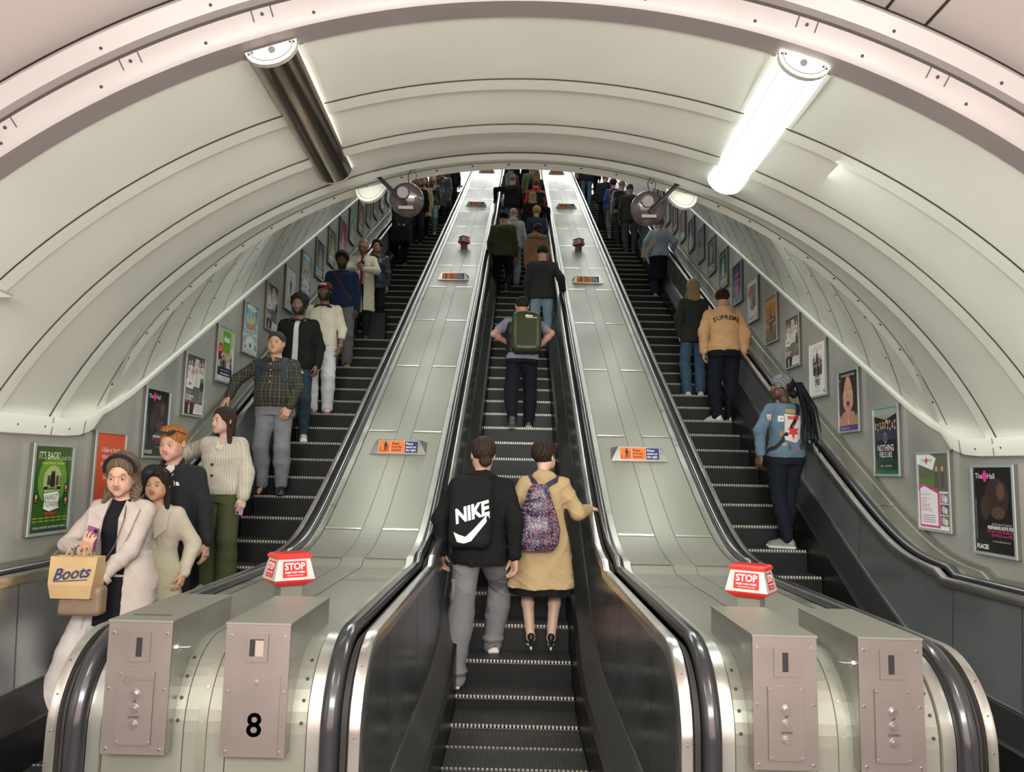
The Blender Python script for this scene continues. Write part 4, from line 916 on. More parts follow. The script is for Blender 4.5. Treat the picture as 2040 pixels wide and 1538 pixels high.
def rotm(yaw=0, pitch=0, roll=0):
    """columns are the local axes; face looks along -y, yaw turns to the figure's left (+x), pitch nods down"""
    cy, sy, cp, sp, cr, sr = math.cos(yaw), math.sin(yaw), math.cos(pitch), math.sin(pitch), math.cos(roll), math.sin(roll)
    Rz = np.array([[cy, -sy, 0], [sy, cy, 0], [0, 0, 1]]); Rx = np.array([[1, 0, 0], [0, cp, -sp], [0, sp, cp]]); Ry = np.array([[cr, 0, sr], [0, 1, 0], [-sr, 0, cr]])
    return Rz @ Rx @ Ry
def ik(a, b, l1, l2, pole):
    d = b-a; L = np.linalg.norm(d); 
    if L > (l1+l2)*.995: b = a+d/L*(l1+l2)*.995; d = b-a; L = (l1+l2)*.995
    x = (l1*l1-l2*l2+L*L)/(2*L); hgt = math.sqrt(max(l1*l1-x*x, 0)); u = d/L; pole = np.array(pole, float); pole = pole-u*(pole@u)
    return a+u*x+nrm(pole)*hgt, b
class Rig:
    def __init__(s, p):
        s.p = p; f = p.get('sex', 'm') == 'f'; s.f = f; w = s.w = p.get('w', 1.); lean = s.lean = p.get('lean', 0.); sway = p.get('sway', 0.)
        s.feet = [np.array(x, float) for x in p.get('feet', [(-.10, 0, 0), (.10, 0, 0)])]     # right (-x), left (+x): ankle ground points
        lo = min(s.feet[0][2], s.feet[1][2]); px, py = p.get('pelvis', (0, 0)); drop = p.get('drop', 0.)
        s.pz = .93-drop; s.pel = V3(px, py, s.pz)
        s.hip = [V3(px-.088, py, s.pz), V3(px+.088, py, s.pz)]
        s.ank = [V3(q[0], q[1]+.02, q[2]+.085) for q in s.feet]; s.knee = []
        for i in (0, 1):
            pole = (-.25 if i == 0 else .25, -1, 0); k_, a_ = ik(s.hip[i], s.ank[i], .435, .425, p.get('kpole', pole)); s.knee.append(k_); s.ank[i] = a_
        sw = s.sw = (.150 if f else .174)*(w*.5+.5); tw = p.get('twist', 0.)
        def sp(z, x=0., y=0.): # spine point in the leaning frame
            t = z-.95; return V3(px+x+sway*t, py+y-math.sin(lean)*t, s.pz+.02+math.cos(lean)*t)
        s.sp = sp; ct, st = math.cos(tw), math.sin(tw)
        s.sh = [sp(1.418, -sw*ct, -sw*st+.005), sp(1.418, sw*ct, sw*st+.005)]; s.neck = sp(1.475, 0, .015)
        hy, hp_, hr = p.get('head', (0, 0, 0)); s.HR = rotm(hy, hp_, hr); nb = sp(1.50, 0, .0); fw = p.get('hfwd', .02)
        s.hs = p.get('hs', 1.07); s.hc = nb+V3(0, -fw, .068)+s.HR @ V3(0, -.012, .075)
        s.elb = []; s.wri = []; s.hd = []
        hands = p.get('hands', [None, None])
        for i in (0, 1):
            sx = -1 if i == 0 else 1; S_ = s.sh[i]; h = hands[i]
            if h is None: h = dict(at=tuple(S_+V3(sx*.07, -.03, -.545)))
            W_ = np.array(h['at'], float); pole = h.get('pole', (sx*.6, .8, -.1)); e, W_ = ik(S_, W_, .285, .262, pole); s.elb.append(e); s.wri.append(W_)
            fd = nrm(np.array(h['dir'], float)) if 'dir' in h else nrm(nrm(W_-e)+V3(0, -.12, 0)); pn = nrm(np.array(h.get('palm', (-sx, .15, 0)), float)); pn = nrm(pn-fd*(pn@fd))
            s.hd.append((fd, pn, h.get('curl', .45), h.get('thumb', .5)))
    def H(s, x, y, z): return s.hc+s.HR @ (V3(x, y, z)*s.hs)
    def secs(s, prof, infl=0., z0=None, z1=None, bx=1.):
        out = []
        P_ = np.array(prof)
        zs = sorted(set([z for z in P_[:, 0] if (z0 is None or z > z0) and (z1 is None or z < z1)]+([z0] if z0 is not None else [])+([z1] if z1 is not None else [])))
        for z in zs:
            a = np.interp(z, P_[:, 0], P_[:, 1]); b = np.interp(z, P_[:, 0], P_[:, 2]); o = np.interp(z, P_[:, 0], P_[:, 3])
            c = s.sp(z, 0, o); out.append((c[2], c[0], c[1], (a+infl)*bx, b+infl))
        return out
    def torso(s):
        w = s.w; 
        if s.f: P_ = [(.80, .155, .105, .0), (.88, .172, .115, .005), (.97, .172, .118, .005), (1.05, .145, .10, 0), (1.12, .128, .09, 0), (1.20, .135, .098, -.004), (1.28, .148, .118, -.012), (1.34, .150, .108, -.005), (1.40, .136, .086, .004), (1.44, .098, .066, .01), (1.48, .056, .050, .012)]
        else: P_ = [(.80, .150, .105, 0), (.88, .165, .118, .003), (.97, .165, .118, .0), (1.05, .155, .110, -.003), (1.12, .150, .108, -.004), (1.20, .158, .112, -.003), (1.30, .172, .120, 0), (1.37, .175, .115, .003), (1.42, .146, .092, .008), (1.45, .105, .070, .012), (1.49, .062, .054, .012)]
        bel = s.p.get('belly', 0.)
        return [(z, a*w, b*w+(bel*math.exp(-((z-1.08)/.12)**2)*.5), o-(bel*math.exp(-((z-1.08)/.12)**2)*.5)) for z, a, b, o in P_]
ARM = (.047, .039, .027); LEG = (.088, .057, .060, .040)
def add_hand(F, R_, i, k=.006):
    W_ = R_.wri[i]; fd, pn, curl, th = R_.hd[i]; sx = -1 if i == 0 else 1
    s_ = np.cross(pn, fd)*(-1 if i == 0 else 1)    # thumb side
    s_ = nrm(s_); sc = .93 if R_.f else 1.0
    pc = W_+fd*.048*sc; F.cone(W_, W_+fd*.03, .026*sc, .028*sc, .015, flat=(pn, 1.35))
    Rm = np.stack([s_, fd, pn], 1); F.rbox(pc+fd*.005, (.040*sc, .046*sc, .0145*sc), .013, .012, Rm)
    L = (.076, .084, .078, .062); off = (.030, .010, -.010, -.028); sp_ = (.10, .03, -.03, -.10)
    for q in range(4):
        b = W_+fd*(.088-.004*abs(q-1))*sc+s_*off[q]*sc; d = nrm(fd+s_*sp_[q]); l = L[q]*sc; r = .0088*sc; cu = curl*(.9+.12*q)
        pts = [b]; ang = 0
        for seg, fr in enumerate((.46, .30, .26)):
            ang += cu*(.75 if seg == 0 else 1.0); dd = d*math.cos(ang)+pn*math.sin(ang); pts.append(pts[-1]+dd*l*fr)
        for a_, b_, r0, r1 in zip(pts[:-1], pts[1:], (r, r*.95, r*.9), (r*.95, r*.9, r*.8)): F.cone(a_, b_, r0, r1, .0035)
    tb = W_+fd*.022*sc+s_*.028*sc; d1 = nrm(fd*.72+s_*.62+pn*.3); d2 = nrm(fd*.95+s_*(.25-th*.45)+pn*(.15+th*.5))
    F.cone(tb-fd*.008, tb+d1*.036*sc, .015*sc, .0115*sc, .012); F.cone(tb+d1*.036*sc, tb+d1*.036*sc+d2*.030*sc, .0112*sc, .010*sc, .004); F.cone(tb+d1*.036*sc+d2*.028*sc, tb+d1*.036*sc+(d2+pn*th*.3)*.052*sc, .010*sc, .0085*sc, .003)
def add_head(F, R_):
    H, M_, s = R_.H, R_.HR, R_.hs; f = R_.f; p = R_.p; fat = p.get('face', 1.)
    def E(c, r, k=.012, sub=False): F.ell(H(*c), np.array(r)*s, k*s, M_, sub)
    E((0, .020, .036), (.076, .094, .082), .01); fat = fat*(.91 if f else 1); E((0, -.022, -.016), (.064*fat, .070, .088), .03)
    E((0, -.042, -.070), (.040*fat, .040, .036), .03)
    for x in (-1, 1):
        E((x*.045*fat, -.004, -.050), (.020, .034, .03), .03); E((x*.039, -.062, -.018), (.022, .019, .022), .02)
    E((0, -.082, .028), (.044, .014, .010), .016)
    for x in (-1, 1): E((x*.031, -.098, .008), (.017, .017, .012), .010, True)
    F.cone(H(0, -.086, .016), H(0, -.104, -.024), .0075*s, .0115*s, .010*s); 
    for x in (-1, 1): E((x*.0105, -.099, -.030), (.0085, .010, .0075), .006)
    E((0, -.074, -.055), (.040, .019, .028), .024)
    for x in (-1, 1): E((x*.034, -.052, -.052), (.024, .026, .030), .03)
    dn = p.get('lids', .35)
    for x in (-1, 1):
        E((x*.031, -.0768, .0142-.006*dn), (.0185, .0133, .0102+.003*dn), .003); E((x*.031, -.0765, -.0028), (.0170, .0120, .0070), .003)
    E((0, -.0895, -.0505), (.028, .0080, .0055), .006); E((0, -.0885, -.0625), (.024, .0080, .0062), .006)
    E((0, -.1005, -.0563), (.029, .008, .0024), .002, True)
    E((0, -.080, -.092), (.021, .016, .015), .022)
    for x in (-1, 1):
        E((x*.079, .012, -.002), (.009, .019, .031), .006); E((x*.086, .004, .002), (.006, .009, .016), .004, True)
    nb = R_.sp(1.44, 0, .012); F.cone(H(0, .024, -.045), nb, (.044 if f else .052)*s, (.048 if f else .060), .03)
    F.cone(nb-V3(0, 0, .01), R_.sh[0]+V3(.04, 0, -.01), .045, .034, .04); F.cone(nb-V3(0, 0, .01), R_.sh[1]-V3(.04, 0, .01), .045, .034, .04)
def body_mesh(R_, h):
    pts = np.array(R_.wri+R_.elb+R_.ank+R_.knee+[R_.hc, R_.hc+V3(0, 0, .02)]+R_.sh+[a+d[0]*.12 for a, d in zip(R_.wri, R_.hd)])
    lo = np.minimum(pts.min(0), R_.pel-V3(.2, .18, 0))-.16; hi = np.maximum(pts.max(0), R_.pel+V3(.2, .18, 0))+.16
    lo[2] = min(q[2] for q in R_.feet)-.03; F = Field(lo, hi, h)
    w = .5+R_.w*.5
    F.loft(R_.secs(R_.torso(), -.014, .90), .02)
    for i in (0, 1):
        F.cone(R_.hip[i]-V3(0, 0, .02), R_.knee[i], LEG[0]*w-.008, LEG[1]*w-.004, .03); c = R_.knee[i]*.68+R_.ank[i]*.32+V3(0, .012, 0)
        F.cone(R_.knee[i], c, LEG[1]*w-.004, .052*w, .02); F.cone(c, R_.ank[i], .052*w, .036, .02); F.cone(R_.ank[i], R_.ank[i]+V3(0, -.10, -.055), .034, .026, .02)
        F.cone(R_.sh[i], R_.elb[i], ARM[0]*w-.004, ARM[1]*w-.003, .03); mid = R_.elb[i]*.7+R_.wri[i]*.3
        F.cone(R_.elb[i], mid, ARM[1]*w-.003, .040*w, .02); F.cone(mid, R_.wri[i], .040*w, .0265, .02); add_hand(F, R_, i)
    add_head(F, R_)
    v, q = F.mesh(); p = R_.p; sk = np.array(p.get('skin', (.62, .36, .26))); cols = np.tile(sk, (len(v), 1))
    L = (v-R_.hc) @ R_.HR/R_.hs
    def em(c, r, soft=.25):
        k0 = np.sqrt((((L-np.array(c))/np.array(r))**2).sum(1)); return np.clip((1-k0)/soft, 0, 1)[:, None]
    def paint(m, c): 
        nonlocal cols
        cols = cols*(1-m)+np.array(c)*m
    face = L[:, 1] < -.02
    for x in (-1, 1): paint(em((x*.042, -.085, -.02), (.028, .04, .025), .9)*.25, sk*np.array([1.08, .78, .78]))
    hc_ = np.array(p.get('haircol', (.05, .03, .02)))
    if p.get('beard'):
        b, full = p['beard']; t_ = L[:, 2]-(-.039+1.05*np.maximum(0, np.abs(L[:, 0])-.024)); m = (np.clip(-t_/.006, 0, 1)*np.clip((.022-L[:, 1])/.01, 0, 1)*np.clip((L[:, 2]+.118+.25*np.maximum(0, -L[:, 1]-.05))/.01, 0, 1)*(L[:, 2] < .01))[:, None]
        m = m*(1-em((0, -.1, -.0565), (.021, .03, .009), .3)); paint(m*full, b)
    lip = p.get('lips', sk*np.array([.85, .48, .50])); paint(np.maximum(em((0, -.094, -.0505), (.029, .022, .0085), .55), em((0, -.093, -.0625), (.024, .022, .0090), .55))*.85, lip)
    paint(em((0, -.10, -.0563), (.027, .03, .0042), .8)*.85, sk*.28)
    br = np.array(p.get('browcol', hc_*.8+sk*.12))
    for x in (-1, 1): paint(em((x*.032, -.085, .0315), (.023, .024, .0075), .7)*.9, br); paint(em((x*.031, -.09, .0135), (.020, .022, .0052), .7)*.75, sk*.20); paint(em((x*.031, -.09, -.0050), (.017, .02, .0040), .8)*.35, sk*.45)
    paint(em((0, -.10, -.034), (.011, .02, .004), .8)*.28, sk*.42)
    if p.get('stubble_hair'):   # closely cropped scalp
        c, full = p['stubble_hair']; m = np.clip((L[:, 2]-.045-np.maximum(0, -L[:, 1]-.03)*.55+np.maximum(0, L[:, 1]-.0)*.9)/.015, 0, 1)[:, None]; paint(m*full, c)
    if p.get('tights'): m = (v[:, 2] < .9)[:, None]*1.; paint(m*.6, p['tights'])
    return np_mesh('body', v, q, SKIN, cols, R_.s)
def garment(R_, name, h, build, color, material=CLOTH, pad=.2, bounds=None):
    if bounds is None:
        pts = np.array(R_.wri+R_.elb+R_.ank+R_.knee+R_.sh+[R_.hc]); lo = np.minimum(pts.min(0), R_.pel)-pad; hi = np.maximum(pts.max(0), R_.pel)+pad; lo[2] = min(q[2] for q in R_.feet)-.04
    else: lo, hi = bounds
    F = Field(lo, hi, h); build(F); v, q = F.mesh()
    if len(v) == 0: return None
    c = color(v) if callable(color) else np.tile(np.array(color, float), (len(v), 1))
    return link(name, np_mesh(name, v, q, material, c, R_.s), R_.root)
# ================================================================ CLOTHING, HAIR, SHOES
def w_top(z0=.86, infl=.020, arm=.014, sleeve=1., neck=.0, openf=None, vneck=None, collar=0, hood=False, wr=.004, folds=None, cuff=.0, elastic=0., wide=1., skirt=None, up=0.):
    def b(R_, F):
        S_ = R_.secs(R_.torso(), infl, z0, 1.475+up, wide); zq = R_.sp(1.43)[2]; S_ = [(q[0], q[1], q[2], q[3]-max(0, infl-.012)*(q[0] > zq), q[4]-max(0, infl-.016)*(q[0] > zq)) for q in S_]
        if elastic: S_ = [(q[0], q[1], q[2], q[3]-elastic*max(0, 1-abs(q[0]-S_[0][0])/.05), q[4]-elastic*max(0, 1-abs(q[0]-S_[0][0])/.05)) for q in S_]
        F.loft(S_, .02, 2.25, folds)
        if skirt:
            zt, zb, a0, b0, a1, b1, nf, amp = skirt; c = R_.sp(zt); px, py = R_.pel[0], R_.pel[1]; dz = c[2]-zt
            TT = np.array(R_.torso()); ta = lambda z: (np.interp(z, TT[:, 0], TT[:, 1])+infl)*wide; tb = lambda z: np.interp(z, TT[:, 0], TT[:, 2])+infl; zu = zt+.14; cu_ = R_.sp(zu)
            F.loft([(zb+dz, px, py+.0, a1, b1), ((zb+zt)/2+dz, px, py, (ta(.95)+a1)/2+.006, (tb(.95)+b1)/2+.006), (min(zt, .97)+dz, px, py, ta(.95)+.004, tb(.95)+.004), (cu_[2], cu_[0], cu_[1], ta(zu)-.004, tb(zu)-.004)], .05, 2.2, (nf, amp, R_.p.get('seed', 1)*1.7, 1.0))
        ww = .5+R_.w*.5
        for i in (0, 1):
            S0, E_, W_ = R_.sh[i], R_.elb[i], R_.wri[i]; inw = R_.sp(1.43, 0, .005)
            F.cone(inw*.5+S0*.5, S0-V3(0, 0, .012), .037+infl*.9, .043+arm*.75, .04)
            if sleeve >= .5:
                F.cone(S0-V3(0, 0, .01), E_, (ARM[0]+arm*.8)*ww, (ARM[1]+arm)*ww, .03)
                fr = (sleeve-.5)*2; We = E_+(W_-E_)*fr
                if fr > .05:
                    F.cone(E_, We, (ARM[1]+arm*1.1)*ww, (ARM[1]*(1-fr)+ARM[2]*fr)*ww+arm*.85, .02)
                    if cuff: u = nrm(W_-E_); F.cone(We-u*.035, We, .036+arm*.3, .034+arm*.3, .006, sub=False)
            else:
                m_ = S0+(E_-S0)*(sleeve*2); F.cone(S0, m_, ARM[0]+arm, ARM[1]+arm+.006, .03)
        n = R_.sp(1.48, 0, .012)
        if collar:
            u = nrm(R_.hc-n); F.cone(n-u*.03, n+u*(.02+collar*.03), .068+collar*.006, .064+collar*.004, .012)
            F.cone(n+u*(.0), n+u*.12, .054, .058, .003, sub=True)
        if hood:
            c = R_.sp(1.475, 0, .075); F.ell(c, (.105, .062, .058), .03); F.ell(c+V3(0, .0, -.05), (.085, .05, .05), .03)
            for x in (-1, 1): F.cone(R_.sp(1.47, x*.075, .02), R_.sp(1.40, x*.04, -.10), .032, .02, .02)
            F.ell(R_.sp(1.535, 0, .045), (.060, .045, .03), .02, sub=True)
        if vneck: d_, w_ = vneck; c = R_.sp(1.475-d_*.35, 0, -.12); F.ell(c, (w_, .085, d_), .006, sub=True)
        F.ell(R_.sp(1.50, 0, -.012), (.060, .058, .035), .008, sub=True)
        if wr: F.wrinkle(wr, 1., R_.p.get('seed', 1))
        if openf:
            w0, w1, dz0 = openf; zt = R_.sp(1.45)[2]; zb = F.lo[2]
            sl, X, Y, Z = F.box(F.lo, F.lo+F.n*F.h); hwid = w0+(w1-w0)*np.clip((zt-Z)/(zt-.6), 0, 1); c = R_.sp(1.2)
            d = np.maximum(np.maximum(np.abs(X-c[0])-hwid, Y-(c[1]-.01)), (c[1]-.205)-Y+0*Z); F.D = np.maximum(F.D, (-d).astype(np.float32))
            # hollow the garment so that what is worn beneath shows
            G_ = F.D.copy()
    return b
def w_pants(infl=.006, thigh=.012, knee=.012, hem=.016, hemz=.0, cuff=False, wr=.006, top=1.01, flare=0., bag=0.):
    def b(R_, F):
        ww = .5+R_.w*.5
        F.loft([q for q in R_.secs(R_.torso(), infl, .85, top)], .02)
        for i in (0, 1):
            H_, K_, A_ = R_.hip[i], R_.knee[i], R_.ank[i]
            F.cone(H_-V3(0, 0, .01), K_, (LEG[0]+thigh-.006)*ww, (LEG[1]+knee)*ww, .035); m_ = K_*.62+A_*.38+V3(0, .012, 0)
            F.cone(K_, m_, (LEG[1]+knee)*ww, (.056+(knee+hem)/2)*ww, .025); e_ = A_+(A_-K_)/np.linalg.norm(A_-K_)*hemz
            F.cone(m_, e_, (.056+(knee+hem)/2)*ww, .040+hem+flare, .02)
            if bag: F.ell(e_+V3(0, 0, .05), (.058+hem, .06+hem, .035), .02)
            if cuff: F.cone(e_+V3(0, 0, .02), e_, .040+hem*.6, .036, .004)
        if wr: 
            F.wrinkle(wr, .9, R_.p.get('seed', 1)+5)
    return b
def w_skirt(zt, zb, a0, b0, a1, b1, nf=7, amp=.06):
    def b(R_, F):
        px, py = R_.pel[0], R_.pel[1]; c = R_.sp(zt)
        F.loft([(zb, px, py, a1, b1), ((zb+c[2])/2, px, py, (a0+a1)/2, (b0+b1)/2), (c[2], c[0], c[1], a0, b0)], .02, 2.15, (nf, amp, R_.p.get('seed', 1), 1.))
    return b
def shoe(R_, i, h, upper=(.7, .7, .68), sole=(.75, .73, .68), heel=None, heelcol=None, kind='trainer'):
    A_ = R_.ank[i]; gz = R_.feet[i][2]; pt = R_.p.get('footpitch', (0, 0))[i]; yaw = R_.p.get('toes', (-.15, .15))[i]
    fd = V3(math.sin(yaw), -math.cos(yaw), 0); M_ = rotm(yaw, pt, 0); c0 = V3(A_[0], A_[1], A_[2]-.085) if pt else V3(A_[0], A_[1], gz)
    lo = c0-.22; hi = c0+.22; F = Field(lo, hi, h)
    def P_(y, z, x=0): return c0+M_ @ V3(x, -y, z)
    if kind == 'heel':
        F.cone(P_(-.03, .10), P_(.03, .075), .030, .032, .02); F.cone(P_(.03, .075), P_(.11, .022), .032, .028, .02, flat=((0, 0, 1), 1.1)); F.cone(P_(.11, .022), P_(.165, .016), .028, .012, .02); F.cone(P_(-.045, .085), P_(-.05, .004), .020, .009, .012)
    else:
        F.rbox(P_(.055, .016), (.044, .137, .016), .015, .01, M_); F.cone(P_(-.035, .05), P_(.02, .06), .040, .040, .02); F.cone(P_(.02, .062), P_(.12, .030), .041, .034, .025, flat=((0, 0, 1), .95)); F.cone(P_(-.02, .06), P_(-.012, .105), .040, .038, .02)
        F.cone(P_(.05, .030, -.01), P_(.15, .026, 0), .036, .032, .02)
        for t in range(4): F.cone(P_(.03+.02*t, .092-.013*t, -.014), P_(.035+.02*t, .090-.013*t, .014), .0035, .0035, .002)
    v, q = F.mesh()
    L = (v-c0) @ M_; cols = np.tile(np.array(upper, float), (len(v), 1)); cols[L[:, 2] < .026] = sole
    if heelcol is not None: m = (L[:, 1] > .035) & (L[:, 2] > .05) & (L[:, 2] < .085); cols[m] = heelcol
    return link('shoe', np_mesh('shoe', v, q, LEATH, cols, R_.s), R_.root)
def hair(R_, h, style, col, name='hair', col2=None):
    H, M_, s = R_.H, R_.HR, R_.hs; lo = R_.hc-V3(.26, .28, .62 if 'long' in style or 'braid' in style else .30); hi = R_.hc+V3(.26, .28, .22); F = Field(lo, hi, h)
    def E(c, r, k=.012, sub=False): F.ell(H(*c), np.array(r)*s, k*s, M_, sub)
    t = dict(crop=.004, short=.010, thick=.020, curly=.022, smooth=.007, quiff=.010).get(style, .012)
    E((0, .024, .042), (.077+t, .096+t, .083+t), 0)
    if style == 'quiff': E((0, -.035, .105), (.060, .055, .035), .02)
    if style == 'thick': E((0, -.035, .098), (.062, .048, .034), .02)
    if style == 'curly':
        r_ = np.random.RandomState(4)
        for q in range(42):
            a = r_.rand()*6.28; el = r_.rand()*1.25+.25; d = V3(math.cos(a)*math.cos(el), math.sin(a)*math.cos(el)+.15, math.sin(el)); E(tuple(V3(0, .018, .045)+d*V3(.090, .106, .094)), (.022, .022, .022), .010)
    # face opening and nape
    fz = {'curly': .0, 'thick': .006, 'quiff': -.012, 'long_fringe': -.045}.get(style, .0)
    E((0, -.122, fz), (.080, .088, .092), .008, True)
    if not ('long' in style): E((0, -.02, -.115), (.13, .12, .088), .010, True); E((0, .06, -.125), (.12, .10, .075), .01, True)
    for x in (-1, 1):
        if not ('long' in style): E((x*.088, .004, -.012), (.020, .026, .038), .006, True)
    if 'long' in style:
        F.D = F.D; Ln = R_.p.get('hairlen', .34); bk = R_.p.get('hairback', .05); d = R_.sp(1.2)-R_.hc
        side = R_.p.get('hairside', 1)
        for x in (-1, 1):
            if side: F.cone(H(x*.066, .0, .0), H(x*.078, .012, -.10), .022, .026, .02, flat=((1, 0, 0), 1.3)); F.cone(H(x*.078, .012, -.10), R_.hc+V3(x*.095, -.045, -Ln*.86), .028, .020, .03, flat=((0, 1, 0), 1.5))
            F.cone(H(x*.05, .055, -.0), R_.hc+V3(x*.055, .085+bk*.3, -Ln*.92), .045, .032, .04, flat=((0, 1, 0), 1.25))
        F.cone(H(0, .06, .0), R_.hc+V3(0, .095+bk*.3, -Ln), .06, .04, .04, flat=((0, 1, 0), 1.3))
    if style in ('bun', 'bun_low'):
        c = (0, .128, .02) if style == 'bun' else (0, .118, -.055); E(c, (.046, .036, .042), .01); E((0, .095, c[2]+.005), (.03, .03, .028), .01)
    if style == 'bob_long': pass
    sl, X, Y, Z = F.box(F.lo, F.lo+F.n*F.h)
    amp = .0022 if style in ('crop', 'smooth') else (.0013 if style in ('bun', 'bun_low', 'long') else .0032)
    if style == 'wavy_long': amp = .008
    x_ = X-R_.hc[0]; y_ = Y-R_.hc[1]; z_ = Z-R_.hc[2]; th = np.arctan2(x_, y_+.001)
    F.D = F.D+(amp*np.sin(th*26+6*np.sin(z_*(22 if style != 'wavy_long' else 34)))).astype(np.float32)
    v, q = F.mesh()
    L = (v-R_.hc) @ M_/s; th = np.arctan2(L[:, 0], L[:, 1]); n_ = .5+.5*np.sin(th*31+5*np.sin(L[:, 2]*25)+2*np.sin(th*7)); c = np.array(col); c2 = np.array(col2 if col2 is not None else c*1.7+.01)
    cols = c[None, :]*(1-n_[:, None]*.6)+c2[None, :]*n_[:, None]*.6
    return link(name, np_mesh(name, v, q, HAIRM, cols, s_of(R_)), R_.root)
def s_of(R_): return R_.s
def wear(R_, name, h, builder, color, material=CLOTH):
    return garment(R_, name, h, lambda F: builder(R_, F), color, material)
def prop(R_, name, label, cat, mb, mats, smooth=True, parts=None, group=None):
    """a thing carried by a figure: own top-level object, built in the figure's frame"""
    me = mb.mesh(name, mats, smooth) if isinstance(mb, MB) else mb
    o = link(name, me); o.location = R_.root.location; o.rotation_euler = R_.root.rotation_euler; tag(o, label, cat, group); 
    if isinstance(mb, MB): o.scale = (R_.s,)*3
    return o
def sdf_prop(R_, name, label, cat, lo, hi, h, build, color, material):
    F = Field(lo, hi, h); build(F); v, q = F.mesh(); c = color(v) if callable(color) else np.tile(np.array(color, float), (len(v), 1))
    o = link(name, np_mesh(name, v, q, material, c, R_.s)); o.location = R_.root.location; o.rotation_euler = R_.root.rotation_euler
    if label: tag(o, label, cat)
    return o
NOSEZ = nose_z
def person(label, esc, y0, X, Hgt, face_cam, p, dy=.2, group=None):
    """esc: centre; y0: nosing of the step stood on (grid units)"""
    root = empty('person', (X*K, (y0+dy)*K, NOSEZ(y0)*K), (0 if face_cam else PI)+p.get('turn', 0)); tag(root, label, 'person', group)
    R_ = Rig(p); R_.s = Hgt/1.75; R_.root = root; R_.lod = p.get('lod', .008)
    body = body_mesh(R_, R_.lod); ob = link('body', body, root); R_.body = ob
    if R_.lod < .0075 or p.get('eyes'):
        for x in (-1, 1):
            m = MB(); c = R_.H(x*.031, -.0775, .0055)
            bm = bmesh.new(); bmesh.ops.create_uvsphere(bm, u_segments=16, v_segments=10, radius=.0122*R_.hs)
            base = len(m.v); m.add([tuple(v.co+Vector(c)) for v in bm.verts], [tuple(v.index for v in f.verts) for f in bm.faces], 0); bm.free()
            g = R_.HR @ nrm(V3(p.get('gaze', 0), -1, -.25*p.get('lids', .35))); m.disc(Vector(c)+Vector(g)*.0112, g, .0056, .0016, 12, 1)
            e = m.obj('eye', [EYEM, IRISM], root, True); e.scale = (R_.s,)*3
    return R_
def conform_text(R_, target, body, size, c, u_dir, v_dir, n_dir, material, name, bold=.002, squash=1., reach=.3, lift=.002, shapes=None, shear=0.):
    """lettering laid on a garment's surface (projected along -n_dir)"""
    vs, fs = text_mesh(body, size, 0, 'CENTER', squash, bold, shear) if body else ([], [])
    if shapes:
        for poly in shapes: b0 = len(vs); vs += [(x, y, 0) for x, y in poly]; fs.append(tuple(range(b0, len(vs))))
    bm = bmesh.new(); vv = [bm.verts.new(v) for v in vs]
    for f in fs:
        try: bm.faces.new([vv[i] for i in f])
        except Exception: pass
    bmesh.ops.triangulate(bm, faces=bm.faces[:])
    for _ in range(2): bmesh.ops.subdivide_edges(bm, edges=[e for e in bm.edges if e.calc_length() > .02], cuts=1, use_grid_fill=False); bmesh.ops.triangulate(bm, faces=bm.faces[:])
    tm = target.data; bvh = BVHTree.FromPolygons([v.co for v in tm.vertices], [p.vertices for p in tm.polygons])
    s = R_.s; u, v, n = Vector(u_dir).normalized(), Vector(v_dir).normalized(), Vector(n_dir).normalized()
    for q in bm.verts:
        P_ = (Vector(c)+u*q.co.x+v*q.co.y)*s; hit = bvh.ray_cast(P_+n*reach, -n); q.co = (hit[0]+n*lift) if hit[0] is not None else P_+n*.0
    me = bpy.data.meshes.new(name); bm.to_mesh(me); bm.free(); me.materials.append(material)
    return link(name, me, target if target.parent is None else target)
def flatmat(name, c, rough=.6): return mat(name, c, rough)
# ================================================================ PEOPLE
XL, XR = -P, P
SK_L = (.57, .335, .245); SK_M = (.50, .28, .19); SK_D = (.22, .11, .065); SK_B = (.085, .040, .024); SK_P = (.60, .38, .30)
def shade(c, *bands):
    """cloth colour with garment-owned patterns: bands are (test(v), colour)"""
    def f(v):
        out = np.tile(np.array(c, float), (len(v), 1))
        for t, cc in bands:
            m = t(v); out[m] = cc if not callable(cc) else cc(v[m])
        return out
    return f
def sunglasses(R_, z=.085, y=-.075, tilt=.55):
    m = MB(); c = [];
    for x in (-1, 1):
        pts = [(x*(.034+.031*math.cos(a)), .022*math.sin(a)*(1 if math.sin(a) > 0 else 1.1)) for a in [2*PI*i/16 for i in range(16)]]
        for o_ in (0, .003): m.add([tuple(R_.H(u, y+(abs(u)/.07)**2*.026-o_+v*tilt, z+v*math.sqrt(max(.05, 1-tilt*tilt)))) for u, v in pts], [tuple(range(16))], 0)
        m.tube([tuple(R_.H(x*.064, y+.028, z+.006)), tuple(R_.H(x*.082, y+.06, z-.005)), tuple(R_.H(x*.085, .03, z-.035))], .003, 6, 0)
    m.tube([tuple(R_.H(-.012, y-.002, z+.004)), tuple(R_.H(.012, y-.002, z+.004))], .003, 6, 0)
    o = m.obj('sunglasses', GLASSM, R_.root, True); o.scale = (R_.s,)*3; return o
